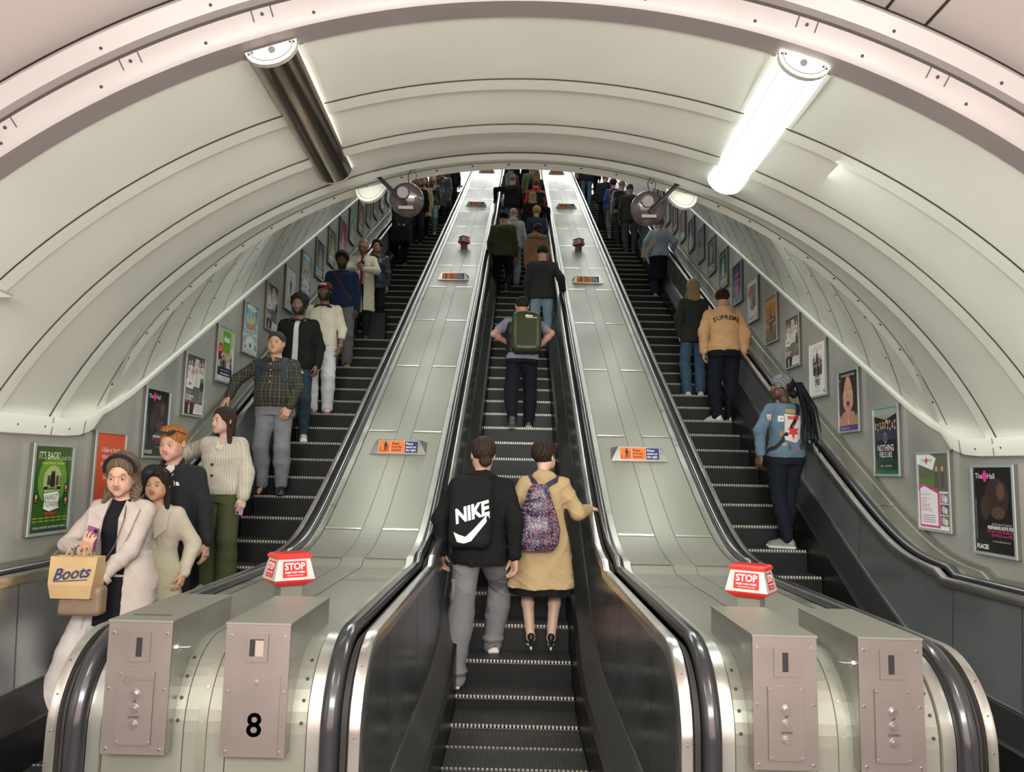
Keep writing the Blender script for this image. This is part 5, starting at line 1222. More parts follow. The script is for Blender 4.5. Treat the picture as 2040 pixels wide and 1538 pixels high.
def spectacles(R_, col=(.02, .02, .02)):
    m = MB(); 
    for x in (-1, 1):
        m.tube([tuple(R_.H(x*.032+.020*math.cos(a), -.094, .004+.015*math.sin(a))) for a in [2*PI*i/14 for i in range(15)]], .0022, 5, 0, False)
        m.tube([tuple(R_.H(x*.053, -.092, .008)), tuple(R_.H(x*.078, -.05, .010)), tuple(R_.H(x*.082, .01, .012))], .002, 5)
    m.tube([tuple(R_.H(-.012, -.097, .006)), tuple(R_.H(.012, -.097, .006))], .002, 5)
    o = m.obj('spectacles', flatmat('spectacle_frame', col, .3), R_.root, True); o.scale = (R_.s,)*3
def phone(R_, i, label, col, up=.02, tilt=None):
    fd, pn, cu, th = R_.hd[i]; s_ = nrm(np.cross(pn, fd)); c = R_.wri[i]+fd*.085+pn*.030+fd*up
    Mx = Matrix(((s_[0], fd[0], pn[0], c[0]), (s_[1], fd[1], pn[1], c[1]), (s_[2], fd[2], pn[2], c[2]), (0, 0, 0, 1)))
    m = MB(); m.box((-.036, -.075, -.004), (.036, .075, .004), 0, Mx); m.box((-.033, -.071, .004), (.033, .071, .0048), 1, Mx); m.box((.008, .045, -.0062), (.030, .068, -.004), 1, Mx)
    return prop(R_, 'mobile_phone', label, 'phone', m, [flatmat('phone_case', col, .35), MATS['black']], False)
def strap(R_, pts, w, col, name='strap', parent=None, n=(0, -1, 0)):
    m = MB(); rows = []; pts = [V3(*q) for q in pts]
    for i, q in enumerate(pts):
        d = nrm(pts[min(i+1, len(pts)-1)]-pts[max(i-1, 0)]); s_ = nrm(np.cross(d, nrm(V3(*n)))); rows.append([tuple(q-s_*w/2), tuple(q+s_*w/2)])
    m.grid(rows); me = m
    o = m.obj(name, flatmat('webbing', col, .7), parent or R_.root); sm = o.modifiers.new('t', 'SOLIDIFY'); sm.thickness = .004
    if not parent: o.scale = (R_.s,)*3
    return o
def over_surface(R_, target, pts, w, col, name='strap', lift=.006):
    """a band laid over the garment from front to back: points are cast onto it from outside"""
    tm = target.data; bvh = BVHTree.FromPolygons([v.co for v in tm.vertices], [p.vertices for p in tm.polygons]); s = R_.s
    dense = []
    for a, b in zip(pts[:-1], pts[1:]):
        for t in range(6): dense.append([a[k]+(b[k]-a[k])*t/6 for k in range(3)])
    dense.append(list(pts[-1])); out = []
    for q in dense:
        loc, nn, idx, dist = bvh.find_nearest(Vector(q)*s)
        out.append((loc+nn*lift*1.0, nn))
    rows = []
    for i, (q, nn) in enumerate(out):
        d = (out[min(i+1, len(out)-1)][0]-out[max(i-1, 0)][0]).normalized(); s_ = d.cross(nn).normalized(); rows.append([q-s_*w/2, q+s_*w/2])
    m = MB(); m.grid([[tuple(a) for a in r] for r in rows]); o = m.obj(name, flatmat('webbing', col, .75), R_.root); sm = o.modifiers.new('t', 'SOLIDIFY'); sm.thickness = .006
    return o
def backpack(R_, label, size, col, c=None, color=None, material=SHINY, group=None, pocket=True, h=.006, lean=None, round_=.05, group_=None):
    w, d, hh = size; le = R_.lean if lean is None else lean; bz = 1.24 if c is None else c[2]; bx = 0 if c is None else c[0]
    base = R_.sp(bz, bx, .12+d/2+.02 if c is None else c[1]); M_ = rotm(0, le, 0)
    def b(F):
        F.rbox(base, (w/2, d/2, hh/2), min(round_, d/2-.005), .01, M_); F.ell(base+M_ @ V3(0, .0, hh/2-.03), (w/2*.92, d/2*.9, .05), .03, M_)
        if pocket: F.rbox(base+M_ @ V3(0, d/2, -hh*.2), (w/2*.86, .035, hh*.24), .03, .012, M_)
        F.wrinkle(.003, .8, 3)
    o = sdf_prop(R_, 'backpack', label, 'backpack', base-V3(w, d+.1, hh)*.75-.03, base+V3(w, d+.1, hh)*.75+.03, h, b, color or col, material)
    m = MB(); t = base+M_ @ V3(0, -d*.3, hh/2+.0)
    m.tube([tuple(t+V3(-.03, 0, 0)), tuple(t+V3(-.02, .0, .04)), tuple(t+V3(.02, 0, .04)), tuple(t+V3(.03, 0, 0))], .006, 6); hd_ = m.obj('grab_handle', flatmat('webbing', tuple(x*.5 for x in col), .7), o); hd_.scale = (R_.s,)*3
    for x in (-1, 1):
        p0 = base+M_ @ V3(x*w*.28, -d/2, hh*.38); sh = V3(R_.sh[0][0]*0+x*.105, R_.sh[0][1]-.0, R_.sh[0][2]+.062); fr = R_.sp(1.36, x*.115, -.145); lo_ = R_.sp(1.12, x*.165, -.02); p3 = base+M_ @ V3(x*w*.42, -d/2, -hh*.32)
        m = MB(); pts = [p0, (p0+sh)/2+V3(0, 0, .02), sh, fr, lo_, p3]; rows = []
        for q in range(len(pts)): dd = nrm(pts[min(q+1, len(pts)-1)]-pts[max(q-1, 0)]); rows.append([tuple(pts[q]-V3(.022, 0, 0)), tuple(pts[q]+V3(.022, 0, 0))])
        m.grid(rows); so = m.obj('shoulder_strap', flatmat('webbing', tuple(x_*.6 for x_ in col), .7), o); so.scale = (R_.s,)*3; mo = so.modifiers.new('t', 'SOLIDIFY'); mo.thickness = .008; mo = so.modifiers.new('s', 'SUBSURF'); mo.levels = mo.render_levels = 2
    return o, base, M_

# ---- 1: woman in the pale trench coat (front left)
def P1():
    h = .0048
    R_ = person('woman in a pale open trench coat and black headband, looking down at her phone', XL, -2.2, -2.98, 1.80, True, dict(sex='f', lod=h, skin=SK_L, haircol=(.10, .06, .035), head=(.18, .36, 0), lids=.75, seed=3, pelvis=(-.0, 0), sway=-.04,
        feet=[(-.30, -.22, .0), (.07, .05, 0)], twist=-.1, hands=[dict(at=(-.085, -.27, 1.16), dir=(.25, -.25, .9), palm=(.1, .85, .3), curl=.55, thumb=.9, pole=(-1, .3, -.4)), dict(at=(-.02, -.27, .98), dir=(-.75, -.45, -.45), palm=(-.1, .5, -.8), curl=.35, pole=(1, .1, -.5))], lips=(.40, .11, .10)))
    wear(R_, 'dress', h+.001, w_top(.80, .004, .002, .05, vneck=None, wr=.001), (.012, .012, .016))
    wear(R_, 'skirt', h+.001, w_skirt(1.0, .66, .19, .14, .21, .16), (.010, .010, .014))
    wear(R_, 'trousers', h+.001, w_pants(.004, .02, .03, .05, hemz=.06, flare=.035, wr=.006), (.52, .47, .45))
    co = wear(R_, 'trench_coat', h, w_top(.86, .028, .017, .93, openf=(.065, .12, 0), wr=.007, collar=0, skirt=(.98, .60, .215, .17, .26, .22, 6, .05), wide=1.03), (.46, .395, .36))
    # lapels and cuffs strap
    m = MB()
    for x in (-1, 1):
        a = [R_.sp(1.47, x*.055, -.055), R_.sp(1.42, x*.16, -.10), R_.sp(1.27, x*.135, -.175), R_.sp(1.12, x*.065, -.185), R_.sp(1.36, x*.05, -.14)]
        m.add([tuple(q) for q in a], [(0, 1, 2, 3, 4)])
        u = R_.elb[0 if x < 0 else 1]*.22+R_.wri[0 if x < 0 else 1]*.78
        v = nrm(R_.wri[0 if x < 0 else 1]-R_.elb[0 if x < 0 else 1]); m.tube([tuple(u-v*.016), tuple(u+v*.016)], .062, 14, 0, False)
    o = m.obj('lapel', flatmat('trench_cloth', (.48, .41, .375), .8), R_.root); o.scale = (R_.s,)*3; mo = o.modifiers.new('t', 'SOLIDIFY'); mo.thickness = .008
    for i in (0, 1): shoe(R_, i, .006, (.6, .55, .5), (.5, .45, .4))
    R_.p['hairlen'] = .36; hair(R_, h, 'long', (.085, .055, .035), col2=(.24, .17, .11))
    m = MB(); m.tube([tuple(R_.H(.086*math.cos(a), -.028-.008*math.sin(a), .040+.092*math.sin(a))) for a in [PI*i/20-.12 for i in range(23)]], [.012]*23, 10); o = m.obj('headband', flatmat('velvet_black', (.008, .008, .010), .9), R_.root, True); o.scale = (R_.s,)*3
    phone(R_, 0, 'purple-pink phone held up by the woman in the pale trench coat', (.30, .09, .20), .0)
    # paper carrier and handbag hanging from the right forearm
    e = R_.elb[0]*.35+R_.wri[0]*.65
    m = MB(); W_, D_, H_ = .135, .055, .24; cx, cy, cz = e[0]+.07, e[1]-.13, e[2]-.26
    def rg(w, d, z, sk=0): return [(cx-w+sk, cy-d, z), (cx+w+sk, cy-d, z), (cx+w+sk, cy+d, z), (cx-w+sk, cy+d, z)]
    m.add(rg(W_-.02, D_, cz), [(3, 2, 1, 0)]); m.grid([rg(W_-.02, D_, cz), rg(W_-.005, D_+.012, cz+.08, .0), rg(W_, D_, cz+.16), rg(W_+.004, D_-.012, cz+H_)], 0, True)
    bag = prop(R_, 'paper_carrier_bag', 'brown paper carrier bag with blue script lettering hanging from her arm', 'bag', m, [mat('kraft_paper', (.50, .34, .17), .75, 0, .5, 14, .1, 6)], False)
    m = MB()
    for yy in (-1, 1): m.tube([(cx-.06, cy+yy*(D_-.012), cz+H_-.01), (cx-.04, cy+yy*.02, cz+H_+.05), (e[0], e[1]+yy*.02, e[2]-.02), (cx+.04, cy+yy*.02, cz+H_+.05), (cx+.06, cy+yy*(D_-.012), cz+H_-.01)], .005, 6)
    m.obj('handle', flatmat('paper_cord', (.42, .28, .14), .8), bag)
    vs, fs = text_mesh('Boots', .095, 0, 'CENTER', .95, .0015, .35); m = MB(); m.add([(cx+a, cy-D_-.012, cz+.145+b+a*.12) for a, b, c in vs], fs)
    m.grid([[(cx-.10, cy-D_-.012, cz+.095), (cx+.10, cy-D_-.0125, cz+.110)], [(cx-.10, cy-D_-.012, cz+.101), (cx+.10, cy-D_-.0125, cz+.115)]]); m.obj('lettering', flatmat('ink_blue', (.03, .03, .12), .6), bag)
    def hb(F): F.rbox(V3(cx+.03, cy+.03, cz-.02), (.13, .05, .09), .03, .0, None); F.wrinkle(.003, 1., 2)
    o = sdf_prop(R_, 'handbag', 'small brown handbag under the paper carrier bag', 'bag', V3(cx-.2, cy-.15, cz-.2), V3(cx+.25, cy+.2, cz+.15), .007, hb, (.22, .15, .10), LEATH)
    m = MB(); pts = [R_.sp(1.47, .05, -.05), R_.sp(1.36, .10, -.175), R_.sp(1.2, .06, -.20), R_.sp(1.05, -.03, -.215), V3(cx+.12, cy+.02, cz+.08)]
    m.tube([tuple(q) for q in pts], .004, 6); st = m.obj('chain_strap', flatmat('chain', (.10, .07, .05), .3), o, True); st.scale = (R_.s,)*3
    bag.scale = (R_.s,)*3
P1()
# ---- 2: woman in cream dress
def P2():
    h = .0048
    R_ = person('dark-haired woman in a cream dress and open cream jacket, sunglasses on her head', XL, -1.36, -3.13, 1.62, True, dict(sex='f', w=1.12, face=1.08, lod=h, skin=(.60, .33, .22), haircol=(.03, .02, .015), head=(.05, .08, 0), seed=5, lips=(.42, .10, .09), hands=[None, dict(at=(.26, -.03, .93))]))
    wear(R_, 'dress', h+.001, w_top(.86, .010, .010, .35, vneck=(.06, .045), wr=.002, skirt=(1.0, .42, .20, .155, .27, .21, 8, .05)), (.52, .48, .35))
    wear(R_, 'jacket', h, w_top(.84, .028, .019, .97, openf=(.055, .11, 0), wr=.006, cuff=.02, elastic=.01), (.52, .46, .365))
    m = MB()
    for x in (-1, 1):
        a = [R_.sp(1.47, x*.05, -.055), R_.sp(1.43, x*.145, -.10), R_.sp(1.30, x*.16, -.165), R_.sp(1.22, x*.075, -.185), R_.sp(1.36, x*.045, -.14)]; m.add([tuple(q) for q in a], [(0, 1, 2, 3, 4)])
    o = m.obj('lapel', flatmat('jacket_cloth', (.54, .475, .385), .85), R_.root); o.scale = (R_.s,)*3; mo = o.modifiers.new('t', 'SOLIDIFY'); mo.thickness = .008
    for i in (0, 1): shoe(R_, i, .007, (.6, .5, .4), (.4, .3, .2))
    R_.p['hairlen'] = .36; hair(R_, h, 'long', (.020, .013, .010)); sunglasses(R_, .106, -.072, .70)
P2()
# ---- 3: ginger man
def P3():
    h = .0048
    R_ = person('ginger-haired man in a black zip fleece with sunglasses pushed up on his head', XL, -.98, -3.17, 1.83, True, dict(sex='m', lod=h, skin=(.60, .335, .26), haircol=(.36, .13, .035), browcol=(.40, .18, .08), head=(-.12, .22, 0), lids=.9, seed=8, sway=-.02, hands=[dict(at=(-.34, -.20, 1.36), dir=(-.2, -.3, .8), palm=(.3, -.8, .2), curl=.25, pole=(-.8, .2, -1)), dict(at=(.27, .0, .88))]))
    wear(R_, 't_shirt', h+.001, w_top(1.2, .010, .008, .2, wr=0, up=.012), (.62, .60, .58))
    f = wear(R_, 'fleece', h, w_top(.84, .026, .022, .97, wr=.005, vneck=(.085, .050), collar=0), (.012, .013, .018), KNITM)
    m = MB()
    for x in (-1, 1): a = [R_.sp(1.50, x*.068, .03), R_.sp(1.535, x*.072, .0), R_.sp(1.50, x*.075, -.06), R_.sp(1.43, x*.055, -.125), R_.sp(1.40, x*.028, -.150), R_.sp(1.44, x*.075, -.075)]; m.add([tuple(q) for q in a], [(0, 1, 2, 3, 4, 5)])
    o = m.obj('collar', flatmat('fleece_black', (.014, .015, .02), .9), R_.root); o.scale = (R_.s,)*3; mo = o.modifiers.new('t', 'SOLIDIFY'); mo.thickness = .010
    conform_text(R_, f, 'THE\nNORTH\nFACE', .014, R_.sp(1.34, .055, -.2), (1, 0, 0), (0, 0, 1), (0, -1, 0), MATS['white'], 'chest_logo', .0006, 1, shapes=[[(.024+.024*math.cos(a)*1., -.016+.030*math.sin(a)) for a in [PI/2*i/6 for i in range(7)]]+[(.024, -.016)]])
    wear(R_, 'trousers', .007, w_pants(), (.02, .02, .025)); [shoe(R_, i, .007, (.05, .05, .05)) for i in (0, 1)]
    hair(R_, h, 'quiff', (.30, .105, .028), col2=(.50, .22, .07)); sunglasses(R_, .100, -.092, .60)
P3()
# ---- 4: woman in the knitted cardigan
def P4():
    h = .0048
    R_ = person('brown-haired woman in a chunky white ribbed cardigan and olive trousers, looking sideways', XL, -.12, -3.07, 1.62, True, dict(sex='f', w=1.10, lod=h, skin=SK_P, haircol=(.045, .028, .02), head=(-.55, .10, 0), seed=11, lids=.6, gaze=-.2, lips=(.50, .20, .18), feet=[(-.10, .02, 0), (.10, -.02, 0)],
        hands=[dict(at=(-.42, -.10, 1.26), dir=(-.7, -.6, 0), palm=(0, .2, -1), curl=.4), dict(at=(.255, -.10, .90), dir=(.0, -.3, -.95), palm=(-.6, .6, 0), curl=.75, thumb=.8)]))
    def rib(v):
        th = np.arctan2(v[:, 0]-R_.pel[0], -(v[:, 1]-R_.pel[1])); q = .5+.5*np.sin(th*46); arm = np.abs(v[:, 0]) > .21; q = np.where(arm, .5+.5*np.sin(v[:, 0]*180+v[:, 1]*120), q)
        return np.array([.58, .54, .45])[None, :]*(.80+.2*q[:, None])
    def bld(R_, F):
        w_top(.93, .032, .036, .96, vneck=(.10, .045), wr=.004, cuff=.04, elastic=.014)(R_, F)
        sl, X, Y, Z = F.box(F.lo, F.lo+F.n*F.h); th = np.arctan2(X-R_.pel[0], -(Y-R_.pel[1])); F.D = F.D+(.0035*np.sin(th*46)*(np.abs(X) < .21)).astype(np.float32)
    wear(R_, 'cardigan', h, bld, rib, KNITM); wear(R_, 'camisole', .006, w_top(1.15, .004, .002, .1, wr=0, vneck=(.05, .06)), (.66, .60, .52))
    m = MB(); m.disc(tuple(R_.sp(1.215, -.035, -.178)), (0, -1, .1), .014, .006, 12); m.disc(tuple(R_.sp(1.11, -.035, -.165)), (0, -1, .1), .014, .006, 12); o = m.obj('button', MATS['black'], R_.root, True); o.scale = (R_.s,)*3
    m = MB(); m.disc(tuple(R_.sp(1.365, -.004, -.150)), (0, -1, .25), .011, .003, 12); o = m.obj('pendant', flatmat('brass', (.5, .36, .12), .3), R_.root, True); o.scale = (R_.s,)*3
    wear(R_, 'trousers', .0055, w_pants(.008, .022, .030, .045, flare=.02, wr=.004), (.075, .085, .038)); [shoe(R_, i, .006, (.5, .5, .48)) for i in (0, 1)]
    R_.p['hairlen'] = .36; hair(R_, h, 'long', (.030, .018, .013)); phone(R_, 1, 'lilac phone hanging in the hand of the woman in the white cardigan', (.42, .20, .46), .0)
P4()
# ---- 5: man in the plaid shirt
def P5():
    h = .006
    R_ = person('stocky man in a dark plaid shirt and grey jeans with one hand on the handrail', XL, 1.48, -3.07, 1.77, True, dict(sex='m', w=1.22, belly=.09, face=1.10, lod=h, eyes=1, skin=(.58, .32, .22), haircol=(.03, .025, .022), head=(0, -.02, 0), hfwd=.0, seed=13, sway=-.05, feet=[(-.09, -.05, 0), (.12, -.05, 0)], toes=(-.35, .25),
        hands=[dict(at=(-.45, -.19, 1.02), dir=(-.35, -.55, -.75), palm=(.3, .2, -.8), curl=.35, pole=(-1, .5, 0)), dict(at=(.21, -.20, .93), dir=(-.35, -.15, -.9), palm=(-.4, .85, 0), curl=.35, pole=(1, .5, 0))]))
    def plaid(v):
        x = np.where(np.abs(v[:, 0]) > .21, v[:, 0]*.8+v[:, 1]*.7, np.arctan2(v[:, 0], -(v[:, 1]-.02))*.17); z = v[:, 2]; c = np.tile(np.array([.036, .036, .034]), (len(v), 1))
        a = (np.sin(x*200) > .4); b = (np.sin(z*170) > .4); c[a] = (.056, .056, .048); c[b] = c[b]*.75+np.array([.016, .015, .011]); c[a & b] = (.082, .078, .062); t = np.sin(x*100+1) > .88; c[t] = c[t]+np.array([.03, .022, .006]); t = np.sin(z*85+1) > .88; c[t] = c[t]+np.array([.026, .019, .006]); return c
    wear(R_, 'shirt', h, w_top(.94, .022, .020, .96, wr=.004, collar=0, vneck=(.03, .03), elastic=.008), plaid)
    m = MB()
    for x in (-1, 1): m.add([tuple(q) for q in (R_.sp(1.50, x*.060, .0), R_.sp(1.485, x*.012, -.095), R_.sp(1.43, x*.05, -.15), R_.sp(1.46, x*.10, -.06))], [(0, 1, 2, 3)])
    for k in range(6): m.disc(tuple(R_.sp(1.40-.065*k, 0, -.168-.052*math.exp(-((1.40-.065*k-1.10)/.12)**2))), (0, -1, 0), .006, .003, 10, 1)
    o = m.obj('collar', [flatmat('shirt_collar', (.05, .048, .04), .8), MATS['white']], R_.root); o.scale = (R_.s,)*3
    wear(R_, 'jeans', h, w_pants(.008, .015, .018, .026, hemz=-.035, wr=.006, top=1.02), (.20, .205, .225), DENIM)
    def bl(R_, F): q = R_.secs(R_.torso(), .014, .955, .99); F.loft(q, .004)
    wear(R_, 'belt', .005, bl, shade((.11, .035, .02), (lambda v: (np.abs(v[:, 0]) < .022) & (v[:, 1] < 0), (.4, .36, .28))), LEATH)
    [shoe(R_, i, h, (.015, .014, .014), (.01, .01, .01)) for i in (0, 1)]; hair(R_, h, 'short', (.022, .018, .016), col2=(.10, .09, .085))
    for x in (-1, 1): over_surface(R_, R_.root.children[-5] if 0 else [c for c in R_.root.children if c.name.startswith('shirt')][0], [R_.sp(1.50, x*.115, .05), R_.sp(1.45, x*.125, -.10), R_.sp(1.30, x*.135, -.16), R_.sp(1.2, x*.15, -.14)], .05, (.02, .035, .06), 'rucksack_strap')
    over_surface(R_, [c for c in R_.root.children if c.name.startswith('shirt')][0], [R_.sp(1.335, -.13, -.17), R_.sp(1.335, 0, -.19), R_.sp(1.335, .13, -.17)], .028, (.012, .013, .018), 'chest_strap')
P5()
def simple(label, esc, y0, X, Hgt, face, p, top, topc, legs, legc, shoes, hr, topm=CLOTH, legm=CLOTH, dy=.2):
    h = p.get('lod', .008)
    R_ = person(label, esc, y0, X, Hgt, face, p, dy)
    t = wear(R_, p.get('topname', 'jacket'), max(h, .0055), top, topc, topm); R_.top = t
    if legs: R_.legs = wear(R_, p.get('legname', 'trousers'), max(h, .0055), legs, legc, legm)
    for i in (0, 1):
        if shoes: shoe(R_, i, max(.0055, h*.8), *shoes)
    if hr: hair(R_, max(h, .005), hr[0], hr[1], col2=hr[2] if len(hr) > 2 else None)
    return R_
ST = lambda a, b=0.: [(-.10, a, 0), (.10, b, 0)]
# ---------------- left escalator, further up
def P6():
    R_ = simple('curly-haired bearded man in a black jacket over a white shirt, ripped jeans', XL, 2.68, -3.16, 1.83, True, dict(sex='m', lod=.007, eyes=1, w=1.0, skin=SK_D, haircol=(.012, .010, .010), beard=((.018, .012, .010), .95), seed=21, head=(0, .05, 0), sway=-.04, topname='jacket', legname='jeans', toes=(-.3, .3), hands=[None, dict(at=(.24, -.06, .90))]),
        w_top(.86, .030, .026, .97, openf=(.028, .045, 0), wr=.006, elastic=.004), (.012, .012, .013), w_pants(.006, .010, .014, .014, wr=.005), shade((.025, .045, .075), (lambda v: (np.abs(v[:, 2]-.62) < .03) & (v[:, 1] < 0) & (np.abs(v[:, 0]+.1) < .04), (.20, .22, .24))), ((.75, .75, .74), (.75, .75, .73)), ('curly', (.010, .009, .009), (.035, .03, .03)), CLOTH, DENIM)
    wear(R_, 'shirt', .007, w_top(.80, .014, .006, .1, wr=.003), (.55, .60, .62))
    m = MB(); n = R_.sp(1.47, 0, -.005)
    m.tube([tuple(n+V3(.085*math.cos(a), -.085*math.sin(a)*1.1, -.015*math.sin(a))) for a in [PI*i/12-.5+i*.04 for i in range(14)]], .012, 8)
    for x in (-1, 1): m.tube([tuple(n+V3(x*.080, -.055, -.03)), tuple(n+V3(x*.080, -.085, -.05))], .032, 12)
    o = m.obj('neck_headphones', MATS['black'], R_.root, True); o.scale = (R_.s,)*3
P6()
def P7():
    R_ = simple('bearded man in a maroon cap, cream shirt and white trousers', XL, 3.48, -3.04, 1.76, True, dict(sex='m', lod=.007, eyes=1, w=1.04, skin=SK_D, haircol=(.012, .010, .010), beard=((.015, .010, .009), .97), seed=22, head=(-.05, .02, 0), toes=(-.3, .25), topname='shirt', hands=[None, dict(at=(.26, -.08, .90), dir=(-.1, -.2, -.95))]),
        w_top(.90, .022, .018, .72, wr=.005, vneck=(.03, .02)), (.68, .64, .52), w_pants(.006, .020, .030, .034, wr=.008), (.70, .70, .70), ((.7, .68, .66), (.55, .1, .08)), ('short', (.010, .009, .009)))
    m = MB(); rows = []
    for z, s_ in ((.045, 1.0), (.075, .99), (.105, .90), (.125, .66), (.134, .25), (.136, .02)): rows.append([tuple(R_.H(.089*s_*math.cos(a), .022+.108*s_*math.sin(a), z)) for a in [2*PI*k/24 for k in range(24)]])
    m.grid(rows, 0, True); bl = [[tuple(R_.H(.078*math.cos(a)*(1-.15*t), -.060+(-.085*t-.02)*math.sin(a)*1.0, .052-.012*t-.014*abs(math.cos(a)))) for a in [PI*k/12 for k in range(13)]] for t in (0, .5, 1)]
    m.grid(bl, 0); vs, fs = text_mesh('WPMD', .032, 0, 'CENTER', 1, .002); m.add([tuple(R_.H(a*1.0, -.088+abs(a)**2*3.5, .088+b)) for a, b, c in vs], fs, 1)
    o = m.obj('cap', [flatmat('cap_maroon', (.13, .012, .022), .8), MATS['white']], R_.root, True); o.scale = (R_.s,)*3
    m = MB(); n = R_.sp(1.47, 0, -.005)
    m.tube([tuple(n+V3(.085*math.cos(a), -.085*math.sin(a)*1.1, -.015*math.sin(a))) for a in [PI*i/12-.5+i*.04 for i in range(14)]], .013, 8)
    for x in (-1, 1): m.tube([tuple(n+V3(x*.085, -.045, -.03)), tuple(n+V3(x*.085, -.08, -.055))], .036, 12)
    for k in range(3): m.disc(tuple(R_.sp(1.40-.07*k, 0, -.155)), (0, -1, 0), .006, .003, 8)
    o = m.obj('neck_headphones', MATS['black'], R_.root, True); o.scale = (R_.s,)*3
    m = MB(); u = R_.wri[1]; v = nrm(R_.wri[1]-R_.elb[1]); m.tube([tuple(u-v*.02), tuple(u)], .034, 12); o = m.obj('wristwatch', flatmat('watch', (.25, .22, .2), .3), R_.root, True); o.scale = (R_.s,)*3
P7()
def P8():
    R_ = simple('man in a navy sweatshirt with a brown crossbody strap and grey cargo trousers', XL, 5.08, -3.15, 1.80, True, dict(sex='m', lod=.007, w=1.10, skin=(.13, .065, .04), haircol=(.012, .01, .01), beard=((.014, .01, .009), .9), seed=23, head=(.12, .38, 0), lids=1.3, sway=-.04, topname='sweatshirt', toes=(-.2, .3)),
        w_top(.88, .026, .022, .97, wr=.005, cuff=.02, elastic=.014), (.018, .032, .085), w_pants(.010, .022, .032, .036, wr=.009, bag=1), (.19, .19, .205), ((.05, .05, .055), (.30, .28, .10)), ('thick', (.010, .009, .009)), CLOTH, CLOTH)
    over_surface(R_, R_.top, [R_.sp(1.47, -.10, .0), R_.sp(1.36, -.055, -.16), R_.sp(1.15, .07, -.16), R_.sp(1.0, .17, -.10)], .045, (.045, .022, .018), 'crossbody_strap')
P8()
def P9():
    R_ = simple('balding bearded man in glasses, long cream coat, shirt and tie, reading his phone', XL, 6.28, -3.06, 1.73, True, dict(sex='m', lod=.008, w=.96, skin=(.42, .22, .14), haircol=(.05, .04, .035), beard=((.06, .035, .025), .75), stubble_hair=((.14, .10, .08), .7), head=(.05, .48, 0), lids=1.4, seed=24, topname='coat',
        hands=[dict(at=(-.035, -.30, 1.18), dir=(.5, -.3, .6), palm=(.3, .8, .3), curl=.7, pole=(-1, .3, -.5)), dict(at=(.06, -.29, 1.17), dir=(-.5, -.3, .6), palm=(-.3, .8, .3), curl=.7, pole=(1, .3, -.5))]),
        w_top(.86, .030, .024, .96, openf=(.05, .06, 0), wr=.004, skirt=(1.0, .50, .195, .15, .23, .18, 6, .03)), (.72, .69, .57), w_pants(.006, .012, .018, .020), (.025, .025, .028), ((.10, .04, .02), (.05, .02, .015)), None)
    wear(R_, 'shirt', .008, w_top(.95, .012, .006, .1, wr=0, up=.01), shade((.70, .70, .72), (lambda v: (np.abs(v[:, 0]) < .024) & (v[:, 1] < -.05), (.20, .03, .02)), (lambda v: (v[:, 0] > .045) | (v[:, 0] < -.06), (.02, .02, .025))))
    spectacles(R_); phone(R_, 0, 'dark phone read by the man in the long cream coat', (.01, .01, .012), .0)
    m = MB(); m.box((.10, -.02, .36), (.42, .20, .85)); m.tube([(.18, .09, .85), (.18, .09, 1.0), (.34, .09, 1.0), (.34, .09, .85)], .01, 6)
    o = prop(R_, 'suitcase', 'black suitcase standing upright beside the man in the long cream coat', 'suitcase', m, MATS['black'], False); o.location.z -= .36
P9()
def P10():
    simple('dark-haired person in a navy padded jacket, half hidden behind the cream-coated man', XL, 6.68, -2.88, 1.62, True, dict(sex='f', lod=.008, w=1.1, skin=(.36, .19, .12), haircol=(.012, .01, .01), head=(.1, .1, 0), seed=25),
        w_top(.82, .032, .028, .97, wr=.007), (.012, .018, .032), w_pants(.006, .014, .018, .018), (.012, .012, .014), ((.03, .03, .03), (.3, .3, .3)), ('thick', (.010, .009, .009)), SHINY)
P10()
def holdbag(R_, label, c, size, col):
    def b(F): F.rbox(V3(*c), size, min(size)*.6, 0, None); F.wrinkle(.006, .7, 2)
    m = V3(*size)+.04
    return sdf_prop(R_, 'travel_bag', label, 'bag', V3(*c)-m, V3(*c)+m, .012, b, col, CLOTH)
def far(label, esc, y0, X, Hgt, face, sex, top, legs, hr, skin=SK_L, p=None, topk=None, legk=None, shoes=((.03, .03, .03), (.05, .05, .05)), topm=CLOTH, legm=CLOTH):
    q = dict(sex=sex, lod=.010, skin=skin, haircol=hr[1] if hr else (.05, .04, .03), seed=int(abs(X*100)+y0*7) % 97); q.update(p or {})
    return simple(label, esc, y0, X, Hgt, face, q, topk or w_top(.86, .026, .022, .97, wr=.006), top, legk if legk is not None else w_pants(.006, .014, .016, .018), legs, shoes, hr, topm, legm)
R_ = far('person in a dark green coat holding a large black bag, half behind the left loudspeaker', XL, 11.08, -3.12, 1.70, True, 'm', (.02, .03, .028), (.02, .02, .022), ('short', (.03, .02, .015)), p=dict(w=1.1, hands=[dict(at=(-.05, -.22, .95), dir=(.3, -.4, -.8)), dict(at=(.12, -.22, .95), dir=(-.3, -.4, -.8))]), topk=w_top(.80, .034, .03, .97, skirt=(.95, .62, .22, .17, .25, .20, 5, .03)))
holdbag(R_, 'large black holdall held in front by the person beneath the left loudspeaker', (.03, -.30, .66), (.24, .13, .22), (.012, .012, .014))
far('man in dark glasses and a black coat, just right of the left loudspeaker', XL, 13.08, -3.0, 1.77, True, 'm', (.015, .015, .018), (.03, .04, .06), ('short', (.04, .03, .025)), SK_M, p=dict(w=1.05))
far('woman with dark hair in a beige coat behind the man in dark glasses', XL, 13.88, -2.93, 1.66, True, 'f', (.55, .42, .26), (.02, .02, .02), ('long', (.05, .03, .02)), p=dict(hairlen=.3), topk=w_top(.86, .03, .026, .97, skirt=(1., .62, .2, .15, .24, .18, 5, .03)))
